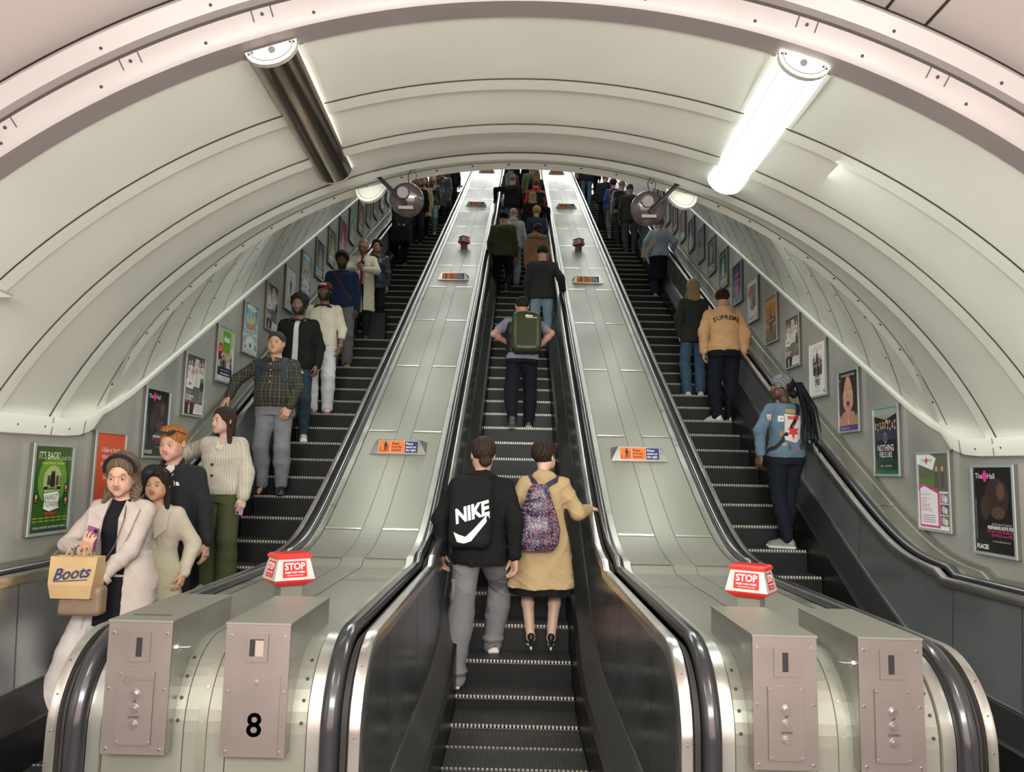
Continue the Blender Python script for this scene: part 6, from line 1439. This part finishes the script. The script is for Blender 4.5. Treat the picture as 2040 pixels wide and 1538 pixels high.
far('woman in a black leather jacket and pale blue jeans on the left escalator', XL, 14.28, -2.74, 1.68, True, 'f', (.02, .02, .024), (.30, .42, .52), ('long', (.35, .22, .12)), SK_P, p=dict(hairlen=.3, hands=[dict(at=(-.02, -.22, 1.18), dir=(.4, -.3, .5)), None]), shoes=((.7, .7, .7), (.7, .7, .7)), topm=SHINY)
far('person with a pale hood, nearly hidden above the left loudspeaker', XL, 13.48, -3.16, 1.66, True, 'f', (.45, .38, .18), (.03, .03, .04), ('long', (.55, .42, .2)), p=dict(hairlen=.2))
far('person in a long dark quilted coat high on the left escalator', XL, 15.48, -2.58, 1.70, True, 'm', (.035, .04, .055), (.03, .03, .035), ('short', (.03, .02, .02)), p=dict(w=1.15), topk=w_top(.80, .036, .03, .97, skirt=(.95, .55, .22, .17, .22, .18, 4, .03)), topm=SHINY)
far('person in dark clothes carrying a beige bag, last one up the left escalator', XL, 17.48, -2.46, 1.74, True, 'm', (.02, .025, .02), (.03, .035, .03), ('short', (.05, .03, .02)))
far('person in an olive coat beside the quilted coat, high on the left escalator', XL, 16.68, -2.66, 1.70, True, 'f', (.10, .085, .03), (.02, .02, .02), ('long', (.05, .03, .02)), p=dict(hairlen=.25))

# ---------------- middle escalator (seen from behind)
def C1():
    h = .005
    R_ = person('person in a black hoodie and grey cargo trousers striding up with a black rucksack', 0, -1.2, -.40, 1.88, False, dict(sex='m', lod=h, w=1.04, skin=SK_L, haircol=(.03, .02, .015), head=(.25, .12, 0), seed=31, lean=.07, pelvis=(-.04, -.08), turn=-.06, drop=.0,
        feet=[(-.13, -.40, .145), (.10, .05, 0)], footpitch=(.0, .0), toes=(.15, .05), hands=[dict(at=(-.30, -.02, .90), dir=(0, -.2, -.95), palm=(.7, .5, 0), curl=.5), dict(at=(.24, -.05, .92))]), .30)
    wear(R_, 'hoodie', h, w_top(.84, .036, .024, .97, wr=.007, hood=True, elastic=.004, cuff=.02), (.010, .010, .011))
    wear(R_, 'cargo_trousers', h, w_pants(.012, .028, .030, .034, wr=.010, bag=1, hemz=.03), (.195, .185, .20))
    m = MB(); kk = (R_.hip[1]+R_.knee[1])/2; q = kk+V3(.070, .02, -.06); m.box(tuple(q-V3(.018, .06, .085)), tuple(q+V3(.015, .06, .07))); m.box(tuple(q+V3(-.018, -.064, .055)), tuple(q+V3(.019, .064, .085)))
    o = m.obj('cargo_pocket', flatmat('cargo_cloth', (.19, .18, .195), .9), R_.root); o.scale = (R_.s,)*3; b = o.modifiers.new('b', 'BEVEL'); b.width = .012; b.segments = 3
    for i in (0, 1): shoe(R_, i, .004, (.66, .62, .57), (.62, .57, .50), None, (.16, .01, .03))
    hair(R_, h, 'bun_low', (.022, .015, .012), col2=(.07, .045, .035))
    bp, base, M_ = backpack(R_, 'black rucksack with a large white sports wordmark and swoosh', (.31, .15, .50), (.012, .012, .013), c=(.055, .205, 1.22), lean=.06, h=.006, round_=.07, pocket=False, material=CLOTH)
    rot = -.0; ti = .30
    def ro(p_): a = ti; return (p_[0]*math.cos(a)-p_[1]*math.sin(a), p_[0]*math.sin(a)+p_[1]*math.cos(a))
    ud = (-math.cos(ti), 0, math.sin(ti)); vd = (math.sin(ti), 0, math.cos(ti)); wh = mat('print_white', (.75, .74, .76), .5)
    conform_text(R_, bp, 'NIKE', .135, base+V3(-.01, .2, .004), ud, vd, (0, 1, 0), wh, 'wordmark', .006, .84, lift=.003, shear=.25)
    sw = [(-.135, -.075), (-.105, -.115), (-.055, -.118), (.135, -.015), (.135, .005), (.0, -.050), (-.055, -.068), (-.085, -.062), (-.10, -.045), (-.105, -.02), (-.125, -.03)]
    conform_text(R_, bp, None, .1, base+V3(-.01, .2, -.062), ud, vd, (0, 1, 0), wh, 'swoosh', .0, 1, lift=.003, shapes=[[(-.135, -.03), (-.128, -.105), (-.085, -.128), (-.06, -.085), (-.10, -.06)], [(-.085, -.128), (-.03, -.125), (.14, -.005), (.14, .03), (.0, -.055), (-.06, -.085)]])
C1()
def C2():
    h = .005
    R_ = person('short-haired woman in a long camel hooded coat and black heels, hand on the right rail', 0, -.8, .23, 1.70, False, dict(sex='f', lod=h, w=1.02, skin=SK_P, haircol=(.02, .014, .012), head=(-.55, .06, 0), seed=33, lean=.03, tights=(.50, .33, .25), feet=[(-.085, -.03, .05), (.085, -.03, .05)], footpitch=(0, 0), toes=(-.05, .05),
        hands=[dict(at=(-.43, -.24, 1.20), dir=(-.8, -.5, -.15), palm=(-.1, -.1, -1), curl=.35, pole=(-.3, .4, -1)), dict(at=(.17, -.16, 1.08), dir=(-.2, -.6, .4))]), .22)
    wear(R_, 'skirt', h+.001, w_skirt(1.0, .50, .20, .15, .27, .21, 9, .04), (.008, .008, .009))
    c = wear(R_, 'coat', h, w_top(.90, .030, .026, .86, wr=.007, hood=True, skirt=(1.05, .56, .185, .155, .285, .225, 6, .05), cuff=.012), (.42, .305, .165))
    for i in (0, 1): shoe(R_, i, .004, (.008, .008, .009), kind='heel')
    hair(R_, h, 'thick', (.018, .012, .010), col2=(.06, .035, .03))
    rs = np.random.RandomState(5)
    def flo(v):
        c_ = np.tile(np.array([.022, .022, .05]), (len(v), 1)); x, y, z = v[:, 0], v[:, 1], v[:, 2]
        for q, (cc, f) in enumerate([((.35, .05, .05), 1.), ((.10, .12, .30), 1.2), ((.30, .27, .30), 1.5), ((.40, .11, .07), 1.35), ((.12, .05, .12), .9), ((.18, .17, .24), 1.8)]):
            m = np.sin(72*f*x+50*y+2.5*np.sin(70*z+q)+q*1.7)*np.sin(66*f*z+2.5*np.sin(66*x+40*y+q*2)+q*2.3) > .76; c_[m] = cc
        return c_
        pts = rs.rand(900, 3)*np.array([.46, .36, .6])+np.array([-.19, .05, .85]); cl = np.array([(.35, .05, .05), (.10, .12, .30), (.30, .27, .30), (.04, .02, .06), (.45, .13, .08), (.12, .05, .12)])
        for q in range(len(pts)):
            d = np.abs(v-pts[q]); r_ = ((d[:, 0]*1.4)**2+(d[:, 1]*.8)**2+(d[:, 2]*(.8+q % 3*.4))**2) < (.011+.007*(q % 4)/3)**2; c_[r_] = cl[q % 6]
        return c_
    w, d = .31, .17; base = V3(.045, .235, 1.12)
    def b(F):
        F.loft([(.88, base[0], base[1], .125, .07), (.93, base[0], base[1], .172, .10), (1.05, base[0], base[1], .182, .105), (1.18, base[0], base[1], .150, .09), (1.30, base[0], base[1], .105, .065), (1.38, base[0], base[1], .080, .05), (1.41, base[0], base[1], .055, .03)], .02, 2.3, (9, .03, 1., .2))
        F.ell(base+V3(0, .08, .10), (.095, .03, .085), .012); F.ell(base+V3(0, .075, -.07), (.12, .035, .09), .015)
        F.wrinkle(.003, 1., 4)
    o = sdf_prop(R_, 'backpack', 'navy drawstring rucksack with a red and blue floral print', 'backpack', base-V3(.26, .2, .3), base+V3(.26, .2, .36), .0045, b, flo, SHINY)
    for x in (-1, 1):
        so = over_surface(R_, c, [(base[0]+x*.02, .16, 1.36), R_.sp(1.44, x*.075, .08), R_.sp(1.475, x*.105, .02), R_.sp(1.42, x*.115, -.10)], .042, (.03, .028, .06), 'shoulder_strap', .010); so.parent = o
        so.matrix_parent_inverse = Matrix()
C2()
def C3():
    h = .0065
    R_ = simple('man with an olive rucksack, black waistcoat and dark trousers climbing the steps', 0, 3.2, .03, 1.80, False, dict(sex='m', lod=h, w=1.14, skin=(.62, .32, .25), haircol=(.03, .02, .018), head=(.1, .15, 0), seed=35, lean=.22, pelvis=(0, -.02), turn=.05, drop=.03, topname='t_shirt', feet=[(-.10, -.02, 0), (.12, .22, .02)], footpitch=(0, -.7), toes=(0, 0),
        hands=[dict(at=(-.20, -.02, 1.03), dir=(.6, -.6, -.3), curl=.6, pole=(-1, .6, 0)), dict(at=(.17, -.14, 1.10), dir=(-.4, -.8, 0), curl=.6, pole=(1, .7, 0))]),
        w_top(.90, .020, .016, .32, wr=.004), (.27, .26, .34), w_pants(.010, .020, .020, .022, wr=.007, hemz=.02), (.012, .014, .020), ((.10, .10, .11), (.45, .42, .40)), ('crop', (.02, .015, .013), (.06, .045, .04)))
    wear(R_, 'waistcoat', h, w_top(.98, .028, .0, .04, wr=.006), (.010, .010, .012), SHINY)
    bp, base, M_ = backpack(R_, 'glossy olive rucksack with a small white mountain-dome logo', (.37, .19, .54), (.045, .05, .022), c=(-.04, .27, 1.22), lean=.22, h=.0065, pocket=False, round_=.075)
    conform_text(R_, bp, 'THE NORTH FACE', .016, base+V3(-.055, .2, .19), (-1, 0, 0), (0, 0, 1), (0, 1, 0), MATS['white'], 'logo', .001, 1, shapes=[[(-.05+.03*math.cos(a), .012+.028*math.sin(a)) for a in [PI*i/8 for i in range(9)]], [(-.01+.03*math.cos(a), .012+.022*math.sin(a)) for a in [PI*i/8 for i in range(9)]]])
C3()
def C4():
    h = .007
    simple('man in a charcoal jacket and light blue jeans with his right hand on the rail', 0, 6.0, .40, 1.78, False, dict(sex='m', lod=h, w=1.05, skin=SK_L, haircol=(.04, .03, .025), head=(-.15, .45, 0), seed=36, lean=.06, legname='jeans', hands=[dict(at=(-.36, -.10, 1.03), dir=(-.2, -.9, -.1), palm=(0, 0, -1), curl=.5, pole=(-.5, .4, -1)), None], feet=ST(-.02, .06)),
        w_top(.84, .030, .026, .97, wr=.007), (.040, .042, .042), w_pants(.006, .012, .016, .018, wr=.007), (.30, .42, .52), ((.03, .03, .03), (.03, .03, .03)), ('short', (.025, .018, .014)), CLOTH, DENIM)
C4()
def C5():
    h = .008
    simple('man in an olive jacket and black trousers walking up on the left', 0, 8.8, -.42, 1.82, False, dict(sex='m', lod=h, w=1.05, skin=SK_L, haircol=(.012, .01, .01), head=(0, .2, 0), seed=37, lean=.06, drop=.02, feet=[(-.09, .20, .10), (.09, -.02, 0)], footpitch=(-.5, 0)),
        w_top(.84, .032, .028, .97, wr=.009), (.070, .078, .038), w_pants(.006, .016, .018, .018), (.010, .010, .011), ((.02, .02, .02), (.3, .3, .3)), ('short', (.010, .009, .009)))
C5()
far('person in a pale grey hoodie, left of centre behind the olive jacket', 0, 9.6, -.20, 1.70, False, 'm', (.50, .52, .54), (.35, .37, .40), None, p=dict(w=1.05, haircol=(.5, .5, .5)), topk=w_top(.86, .032, .03, .97, hood=True, wr=.006))
def C6():
    R_ = simple('auburn-haired woman in a pink-tan parka with a thick fur-trimmed hood', 0, 8.4, .36, 1.62, False, dict(sex='f', lod=.008, w=1.1, skin=SK_L, haircol=(.10, .02, .02), head=(.3, .1, 0), seed=38), w_top(.72, .036, .03, .97, wr=.006), (.42, .24, .16), w_pants(.006, .02, .02, .02), (.02, .03, .16), ((.3, .3, .3), (.3, .3, .3)), ('bun_low', (.06, .014, .014), (.14, .04, .035)))
    c = R_.sp(1.47, 0, .06); F = Field(c-.3, c+.3, .009)
    for k in range(16): a = 2*PI*k/16; a2 = 2*PI*(k+1)/16; F.cone(c+V3(.165*math.cos(a), .085*math.sin(a), .015*math.sin(a*2)), c+V3(.165*math.cos(a2), .085*math.sin(a2), .015*math.sin(a2*2)), .045, .045, .02)
    F.wrinkle(.008, 2.2, 3); v, q = F.mesh(); link('fur_trim', np_mesh('fur_trim', v, q, FURM, np.tile(np.array([.42, .36, .25]), (len(v), 1))*(.8+.35*np.random.RandomState(1).rand(len(v), 1)), R_.s), R_.root)
C6()
far('woman with short blond hair, navy jacket and pale pink scarf', 0, 10.4, .38, 1.60, False, 'f', (.03, .045, .085), (.02, .02, .03), ('thick', (.45, .32, .13), (.7, .55, .3)), p=dict(w=1.15, head=(.1, .15, 0)))
R_ = far('woman with long wavy blond hair in a black coat, hand on the right rail', 0, 12.0, .30, 1.64, False, 'f', (.02, .018, .015), (.02, .02, .02), ('long', (.50, .38, .16), (.8, .68, .38)), p=dict(hairlen=.33, w=1.1, hands=[dict(at=(-.42, -.1, 1.13), dir=(-.4, -.8, 0), palm=(0, 0, -1)), None]), topk=w_top(.80, .034, .03, .97, skirt=(.95, .6, .21, .16, .24, .19, 5, .03)))
R_ = far('person in a red hooded jacket with a black rucksack high on the middle escalator', 0, 13.6, .42, 1.70, False, 'm', (.58, .06, .055), (.02, .02, .02), ('short', (.20, .10, .04)), p=dict(w=1.15), topk=w_top(.84, .034, .03, .97, hood=True))
backpack(R_, 'black rucksack on the red hooded jacket', (.28, .14, .42), (.012, .014, .014), c=(-.10, .25, 1.12), h=.011)
far('man in a black padded waistcoat and blue jeans, hand on the left rail', 0, 14.0, -.28, 1.75, False, 'm', (.022, .020, .018), (.16, .27, .42), ('crop', (.25, .2, .17)), p=dict(w=1.12, hands=[None, dict(at=(.45, -.05, 1.12), dir=(.3, -.9, -.2), palm=(0, 0, -1), pole=(1, .6, 0))]))
R_ = far('person in a pale green T-shirt near the top of the middle escalator', 0, 16.4, .32, 1.74, False, 'm', (.26, .38, .20), (.03, .03, .03), ('short', (.02, .015, .012)), p=dict(w=1.15, topname='t_shirt'), topk=w_top(.86, .024, .02, .35))
R_ = far('woman with fair hair and a black rucksack beside the green T-shirt', 0, 16.0, .48, 1.62, False, 'f', (.03, .03, .03), (.02, .02, .03), ('long', (.42, .27, .10), (.65, .45, .22)), p=dict(hairlen=.3))
backpack(R_, 'black rucksack worn by the fair-haired woman near the top', (.30, .14, .44), (.01, .01, .012), c=(0, .24, 1.15), h=.011)
R_ = far('person in a grey jacket with a pale grey rucksack near the top', 0, 16.4, -.38, 1.68, False, 'm', (.14, .16, .16), (.04, .04, .05), ('short', (.02, .02, .02)))
backpack(R_, 'pale grey rucksack near the top of the middle escalator', (.30, .15, .44), (.32, .34, .34), c=(0, .24, 1.2), h=.011)
far('person in black, topmost on the left of the middle escalator', 0, 17.6, -.34, 1.72, False, 'm', (.01, .01, .012), (.01, .01, .012), ('long', (.015, .01, .01)), p=dict(hairlen=.2))
far('person in a black coat, topmost on the right of the middle escalator', 0, 18.0, .30, 1.78, False, 'm', (.012, .010, .010), (.02, .02, .02), ('short', (.02, .015, .012)), p=dict(w=1.2))

# ---------------- right escalator
def R1():
    h = .0058
    R_ = person('woman in a patched denim jacket with long braids and a grey headscarf, looking left', XR, .72, 3.06, 1.70, False, dict(sex='f', lod=h, w=1.02, eyes=1, skin=SK_B, haircol=(.01, .009, .009), head=(1.45, .02, 0), seed=41, turn=.12, feet=[(-.02, -.10, 0), (.03, .05, 0)], toes=(.9, .9), sway=.02, lips=(.13, .03, .03),
        hands=[dict(at=(-.20, -.28, 1.08), dir=(-.3, -.8, 0)), dict(at=(.30, .05, .93), dir=(.2, .0, -1), palm=(-.6, -.5, 0), curl=.5, pole=(1, .6, 0))]))
    rs = np.random.RandomState(2)
    jk = wear(R_, 'denim_jacket', h, w_top(.92, .028, .022, .92, wr=.005, elastic=.012, cuff=.03), (.10, .17, .235), DENIM)
    wear(R_, 'trousers', h, w_pants(.008, .022, .018, .016, wr=.005), (.010, .013, .022))
    for i in (0, 1): shoe(R_, i, .0045, (.22, .25, .22), (.62, .62, .58))
    m = lambda c, n='patch': flatmat(n, c, .7)
    S_ = R_.sp(1.22, 0, .2); u = (-1, 0, 0); v = (0, 0, 1); n = (0, 1, 0)
    def patch(name, c, poly, colr, lift=.004): conform_text(R_, jk, None, .1, c, u, v, n, m(colr), name, 0, 1, lift=lift, shapes=[poly])
    def rect(w, hh): return [(-w, -hh), (w, -hh), (w, hh), (-w, hh)]
    patch('back_patch', S_+V3(-.02, 0, .0), [(-.085, -.12), (.03, -.15), (.085, -.10), (.09, .13), (-.09, .145)], (.62, .58, .55), .010)
    leaf = []
    for k, (a, r_) in enumerate([(90, .085), (62, .035), (35, .075), (10, .035), (-15, .06), (-60, .03), (-90, .085), (-120, .03), (195, .06), (170, .035), (145, .075), (118, .035)]): leaf.append((r_*math.cos(math.radians(a)), -.04+r_*math.sin(math.radians(a))))
    patch('maple_leaf', S_+V3(-.02, 0, -.0), leaf, (.58, .03, .03), .016)
    conform_text(R_, jk, 'MAPLE', .045, S_+V3(-.02, 0, .105), u, v, n, m((.58, .03, .03)), 'patch_lettering', .003, .9, lift=.016)
    patch('shoulder_patch', S_+V3(-.0, 0, .175), rect(.05, .022), (.42, .28, .10)); patch('small_patch', S_+V3(.10, 0, .095), rect(.026, .03), (.68, .68, .66)); patch('small_patch', S_+V3(.10, 0, .095), [(-.01, -.01), (.012, -.004), (.006, .012)], (.02, .02, .02), .006)
    patch('hem_patch', S_+V3(.08, 0, -.165), rect(.03, .014), (.45, .30, .22)); patch('hem_patch', S_+V3(-.07, 0, -.21), rect(.022, .010), (.5, .12, .12)); patch('side_patch', S_+V3(.095, 0, -.06), [(-.02, -.02), (.025, -.015), (.02, .03), (-.015, .02)], (.30, .18, .10))
    patch('side_patch', S_+V3(-.115, 0, -.185), rect(.018, .030), (.05, .05, .06)); patch('side_patch', S_+V3(.02, 0, -.19), rect(.010, .028), (.06, .05, .06))
    conform_text(R_, jk, None, .1, R_.sh[1]*.6+R_.elb[1]*.4, u, v, n, m((.66, .62, .58)), 'sleeve_patch', 0, 1, lift=.004, shapes=[rect(.022, .030)]); conform_text(R_, jk, 'J', .045, R_.sh[1]*.6+R_.elb[1]*.4, u, v, n, m((.5, .08, .06)), 'sleeve_patch', .003, 1, lift=.006)
    over_surface(R_, jk, [R_.sp(1.47, -.12, .02), R_.sp(1.40, -.10, .13), R_.sp(1.22, .0, .16), R_.sp(1.10, .10, .15), R_.sp(1.02, .16, .10), R_.sp(.98, .19, .0), R_.sp(.98, .15, -.12)], .038, (.010, .010, .012), 'crossbody_strap', .010)
    hair(R_, h, 'bun_low', (.010, .009, .010))
    F = Field(R_.hc-V3(.3, .3, .75), R_.hc+V3(.3, .35, .2), .006)
    b0 = R_.H(0, .10, .035); tgt = R_.sp(1.14, -.175, .22)
    for k in range(16):
        a = k*.393; r_ = .04+.03*(k % 3); e_ = tgt+V3(r_*math.cos(a), .6*r_*math.sin(a), -.07*(k % 4)+.04); m1 = b0+V3(-.05+.03*math.cos(a), .06+.02*math.sin(a), .01); m2 = m1*.45+e_*.55+V3(-.02, .03, .03)
        F.cone(b0, m1, .015, .013, .006); F.cone(m1, m2, .013, .012, .006); F.cone(m2, e_, .012, .007, .006)
    v_, q_ = F.mesh(); link('braids', np_mesh('braids', v_, q_, HAIRM, np.tile(np.array([.010, .009, .012]), (len(v_), 1)), R_.s), R_.root)
    F = Field(R_.hc-.2, R_.hc+.22, .0055); F.ell(R_.H(0, .012, .056), (.100, .116, .094), 0, R_.HR); F.ell(R_.H(0, -.11, -.06), (.14, .095, .112), .006, R_.HR, True); F.ell(R_.H(0, .09, -.075), (.14, .13, .10), .006, R_.HR, True); F.ell(R_.H(0, .16, .04), (.09, .07, .09), .006, R_.HR, True); F.wrinkle(.003, 1.3, 3)
    v_, q_ = F.mesh(); nn_ = np.sin(v_[:, 0]*210)*np.sin(v_[:, 1]*190+v_[:, 2]*60)*np.sin(v_[:, 2]*230); link('headscarf', np_mesh('headscarf', v_, q_, CLOTH, np.where(nn_[:, None] > .12, np.array([[.30, .31, .33]]), np.array([[.11, .12, .135]])), R_.s), R_.root)
    spectacles(R_, (.5, .4, .3))
    m2 = MB(); kk = R_.sp(.98, .15, .12)
R1()
def R2():
    h = .0065
    R_ = simple('person in a peach hooded sweatshirt with black arched lettering across the back', XR, 3.52, 3.14, 1.80, False, dict(sex='m', lod=h, w=1.14, skin=SK_L, haircol=(.035, .015, .015), head=(-.45, .25, 0), seed=42, lean=.05, topname='hoodie', feet=[(-.09, 0, 0), (.11, .02, 0)], toes=(-.05, .55), hands=[dict(at=(-.26, .0, .90)), dict(at=(.27, .02, .91))]),
        w_top(.92, .030, .028, .97, wr=.007, hood=True, elastic=.016, cuff=.03), (.60, .36, .185), w_pants(.008, .022, .024, .026, wr=.007, hemz=.01), (.010, .012, .020), ((.70, .70, .70), (.70, .70, .68)), ('short', (.03, .014, .013)))
    wear(R_, 'long_t_shirt', h, w_top(.84, .016, .002, .1, wr=.003), (.010, .011, .014))
    vs = 'SUPREME'
    for i, ch in enumerate(vs):
        t = (i-3); conform_text(R_, R_.top, ch, .080, R_.sp(1.335, -t*.050, .2)+V3(0, 0, -.0036*t*t+.016), (-1, 0, -.17*t*.30*1.), (-.05*t, 0, 1), (0, 1, 0), MATS['black'], 'back_lettering', .0028, .92, lift=.003)
R2()
far('woman with long blond hair in a dark blazer and jeans beside the peach sweatshirt', XR, 4.32, 2.86, 1.69, False, 'f', (.030, .032, .030), (.05, .10, .17), ('long', (.22, .14, .065), (.52, .38, .20)), p=dict(lod=.007, hairlen=.32, hands=[None, dict(at=(.20, -.02, .92))]), topk=w_top(.80, .028, .026, .97), legk=w_pants(.006, .014, .022, .035, wr=.006), shoes=((.62, .6, .56), (.6, .58, .55)), legm=DENIM)
def R4():
    R_ = simple('person in a pale blue shirt, dark skirt over blue trousers, carrying a cream tote', XR, 9.12, 3.22, 1.66, False, dict(sex='f', lod=.008, w=1.18, skin=SK_L, haircol=(.25, .12, .04), head=(-.4, .3, 0), seed=44, topname='shirt', hands=[dict(at=(-.28, -.08, 1.0)), dict(at=(.34, .02, .93), dir=(.1, 0, -1))]),
        w_top(.88, .030, .024, .8, wr=.008), (.40, .51, .63), w_pants(.006, .024, .03, .035), (.020, .05, .115), ((.5, .5, .45), (.5, .5, .45)), ('thick', (.22, .11, .035), (.4, .22, .08)))
    wear(R_, 'skirt', .009, w_skirt(1.02, .36, .19, .14, .25, .19, 5, .05), (.012, .014, .022))
    m = MB(); a = R_.sp(1.30, .14, .12); b = V3(.36, .10, .98); m.add([tuple(q) for q in (a+V3(-.02, 0, 0), a+V3(.03, 0, 0), b+V3(.04, .0, .05), b+V3(.05, 0, -.12), b+V3(-.05, 0, -.14), a+V3(-.04, .02, -.12))], [(0, 1, 2, 3, 4, 5)])
    o = prop(R_, 'tote_bag', 'cream cloth tote bag on the arm of the person in the pale blue shirt', 'bag', m, [flatmat('canvas', (.60, .58, .44), .9)], False); mo = o.modifiers.new('t', 'SOLIDIFY'); mo.thickness = .05
R4()
far('man in a grey-brown blazer and grey trousers left of the right loudspeaker', XR, 12.72, 3.08, 1.79, False, 'm', (.10, .095, .075), (.12, .125, .14), ('crop', (.12, .085, .055)), p=dict(w=1.05, head=(0, .35, 0), topname='blazer'), topk=w_top(.80, .028, .026, .97), shoes=((.10, .07, .05), (.2, .14, .1)))
R_ = far('bald man in a pale grey top with a dark rucksack', XR, 13.52, 2.96, 1.76, False, 'm', (.40, .44, .46), (.08, .08, .085), None, skin=(.62, .35, .27), p=dict(w=1.1))
backpack(R_, 'dark green rucksack on the bald man', (.30, .14, .46), (.03, .045, .045), c=(.10, .22, 1.15), h=.011)
R_ = far('person in a blue and purple jacket and grey joggers with a maroon rucksack', XR, 14.32, 2.80, 1.66, False, 'f', (.07, .10, .40), (.30, .31, .32), ('thick', (.10, .03, .03)), p=dict(w=1.05), shoes=((.55, .55, .5), (.55, .55, .5)))
backpack(R_, 'maroon rucksack on the blue and purple jacket', (.28, .14, .42), (.13, .015, .04), c=(.0, .24, 1.15), h=.011)
far('person in a dark jacket near the top of the right escalator', XR, 15.12, 2.66, 1.70, False, 'm', (.03, .032, .04), (.02, .02, .022), ('short', (.02, .015, .012)), p=dict(w=1.1))
far('person in pale blue jeans near the head of the right escalator', XR, 19.2, 2.42, 1.72, False, 'f', (.03, .03, .03), (.14, .24, .34), ('long', (.05, .04, .03)), legm=DENIM, p=dict(hairlen=.3))
far('person in a dark coat and brown boots at the head of the right escalator', XR, 19.6, 2.70, 1.72, False, 'm', (.02, .02, .022), (.015, .015, .02), ('short', (.02, .015, .012)), shoes=((.30, .14, .05), (.1, .05, .02)))
far('person in black with a pale sleeve at the head of the right escalator', XR, 19.6, 2.30, 1.66, False, 'f', (.35, .35, .33), (.01, .01, .012), ('short', (.02, .015, .012)))
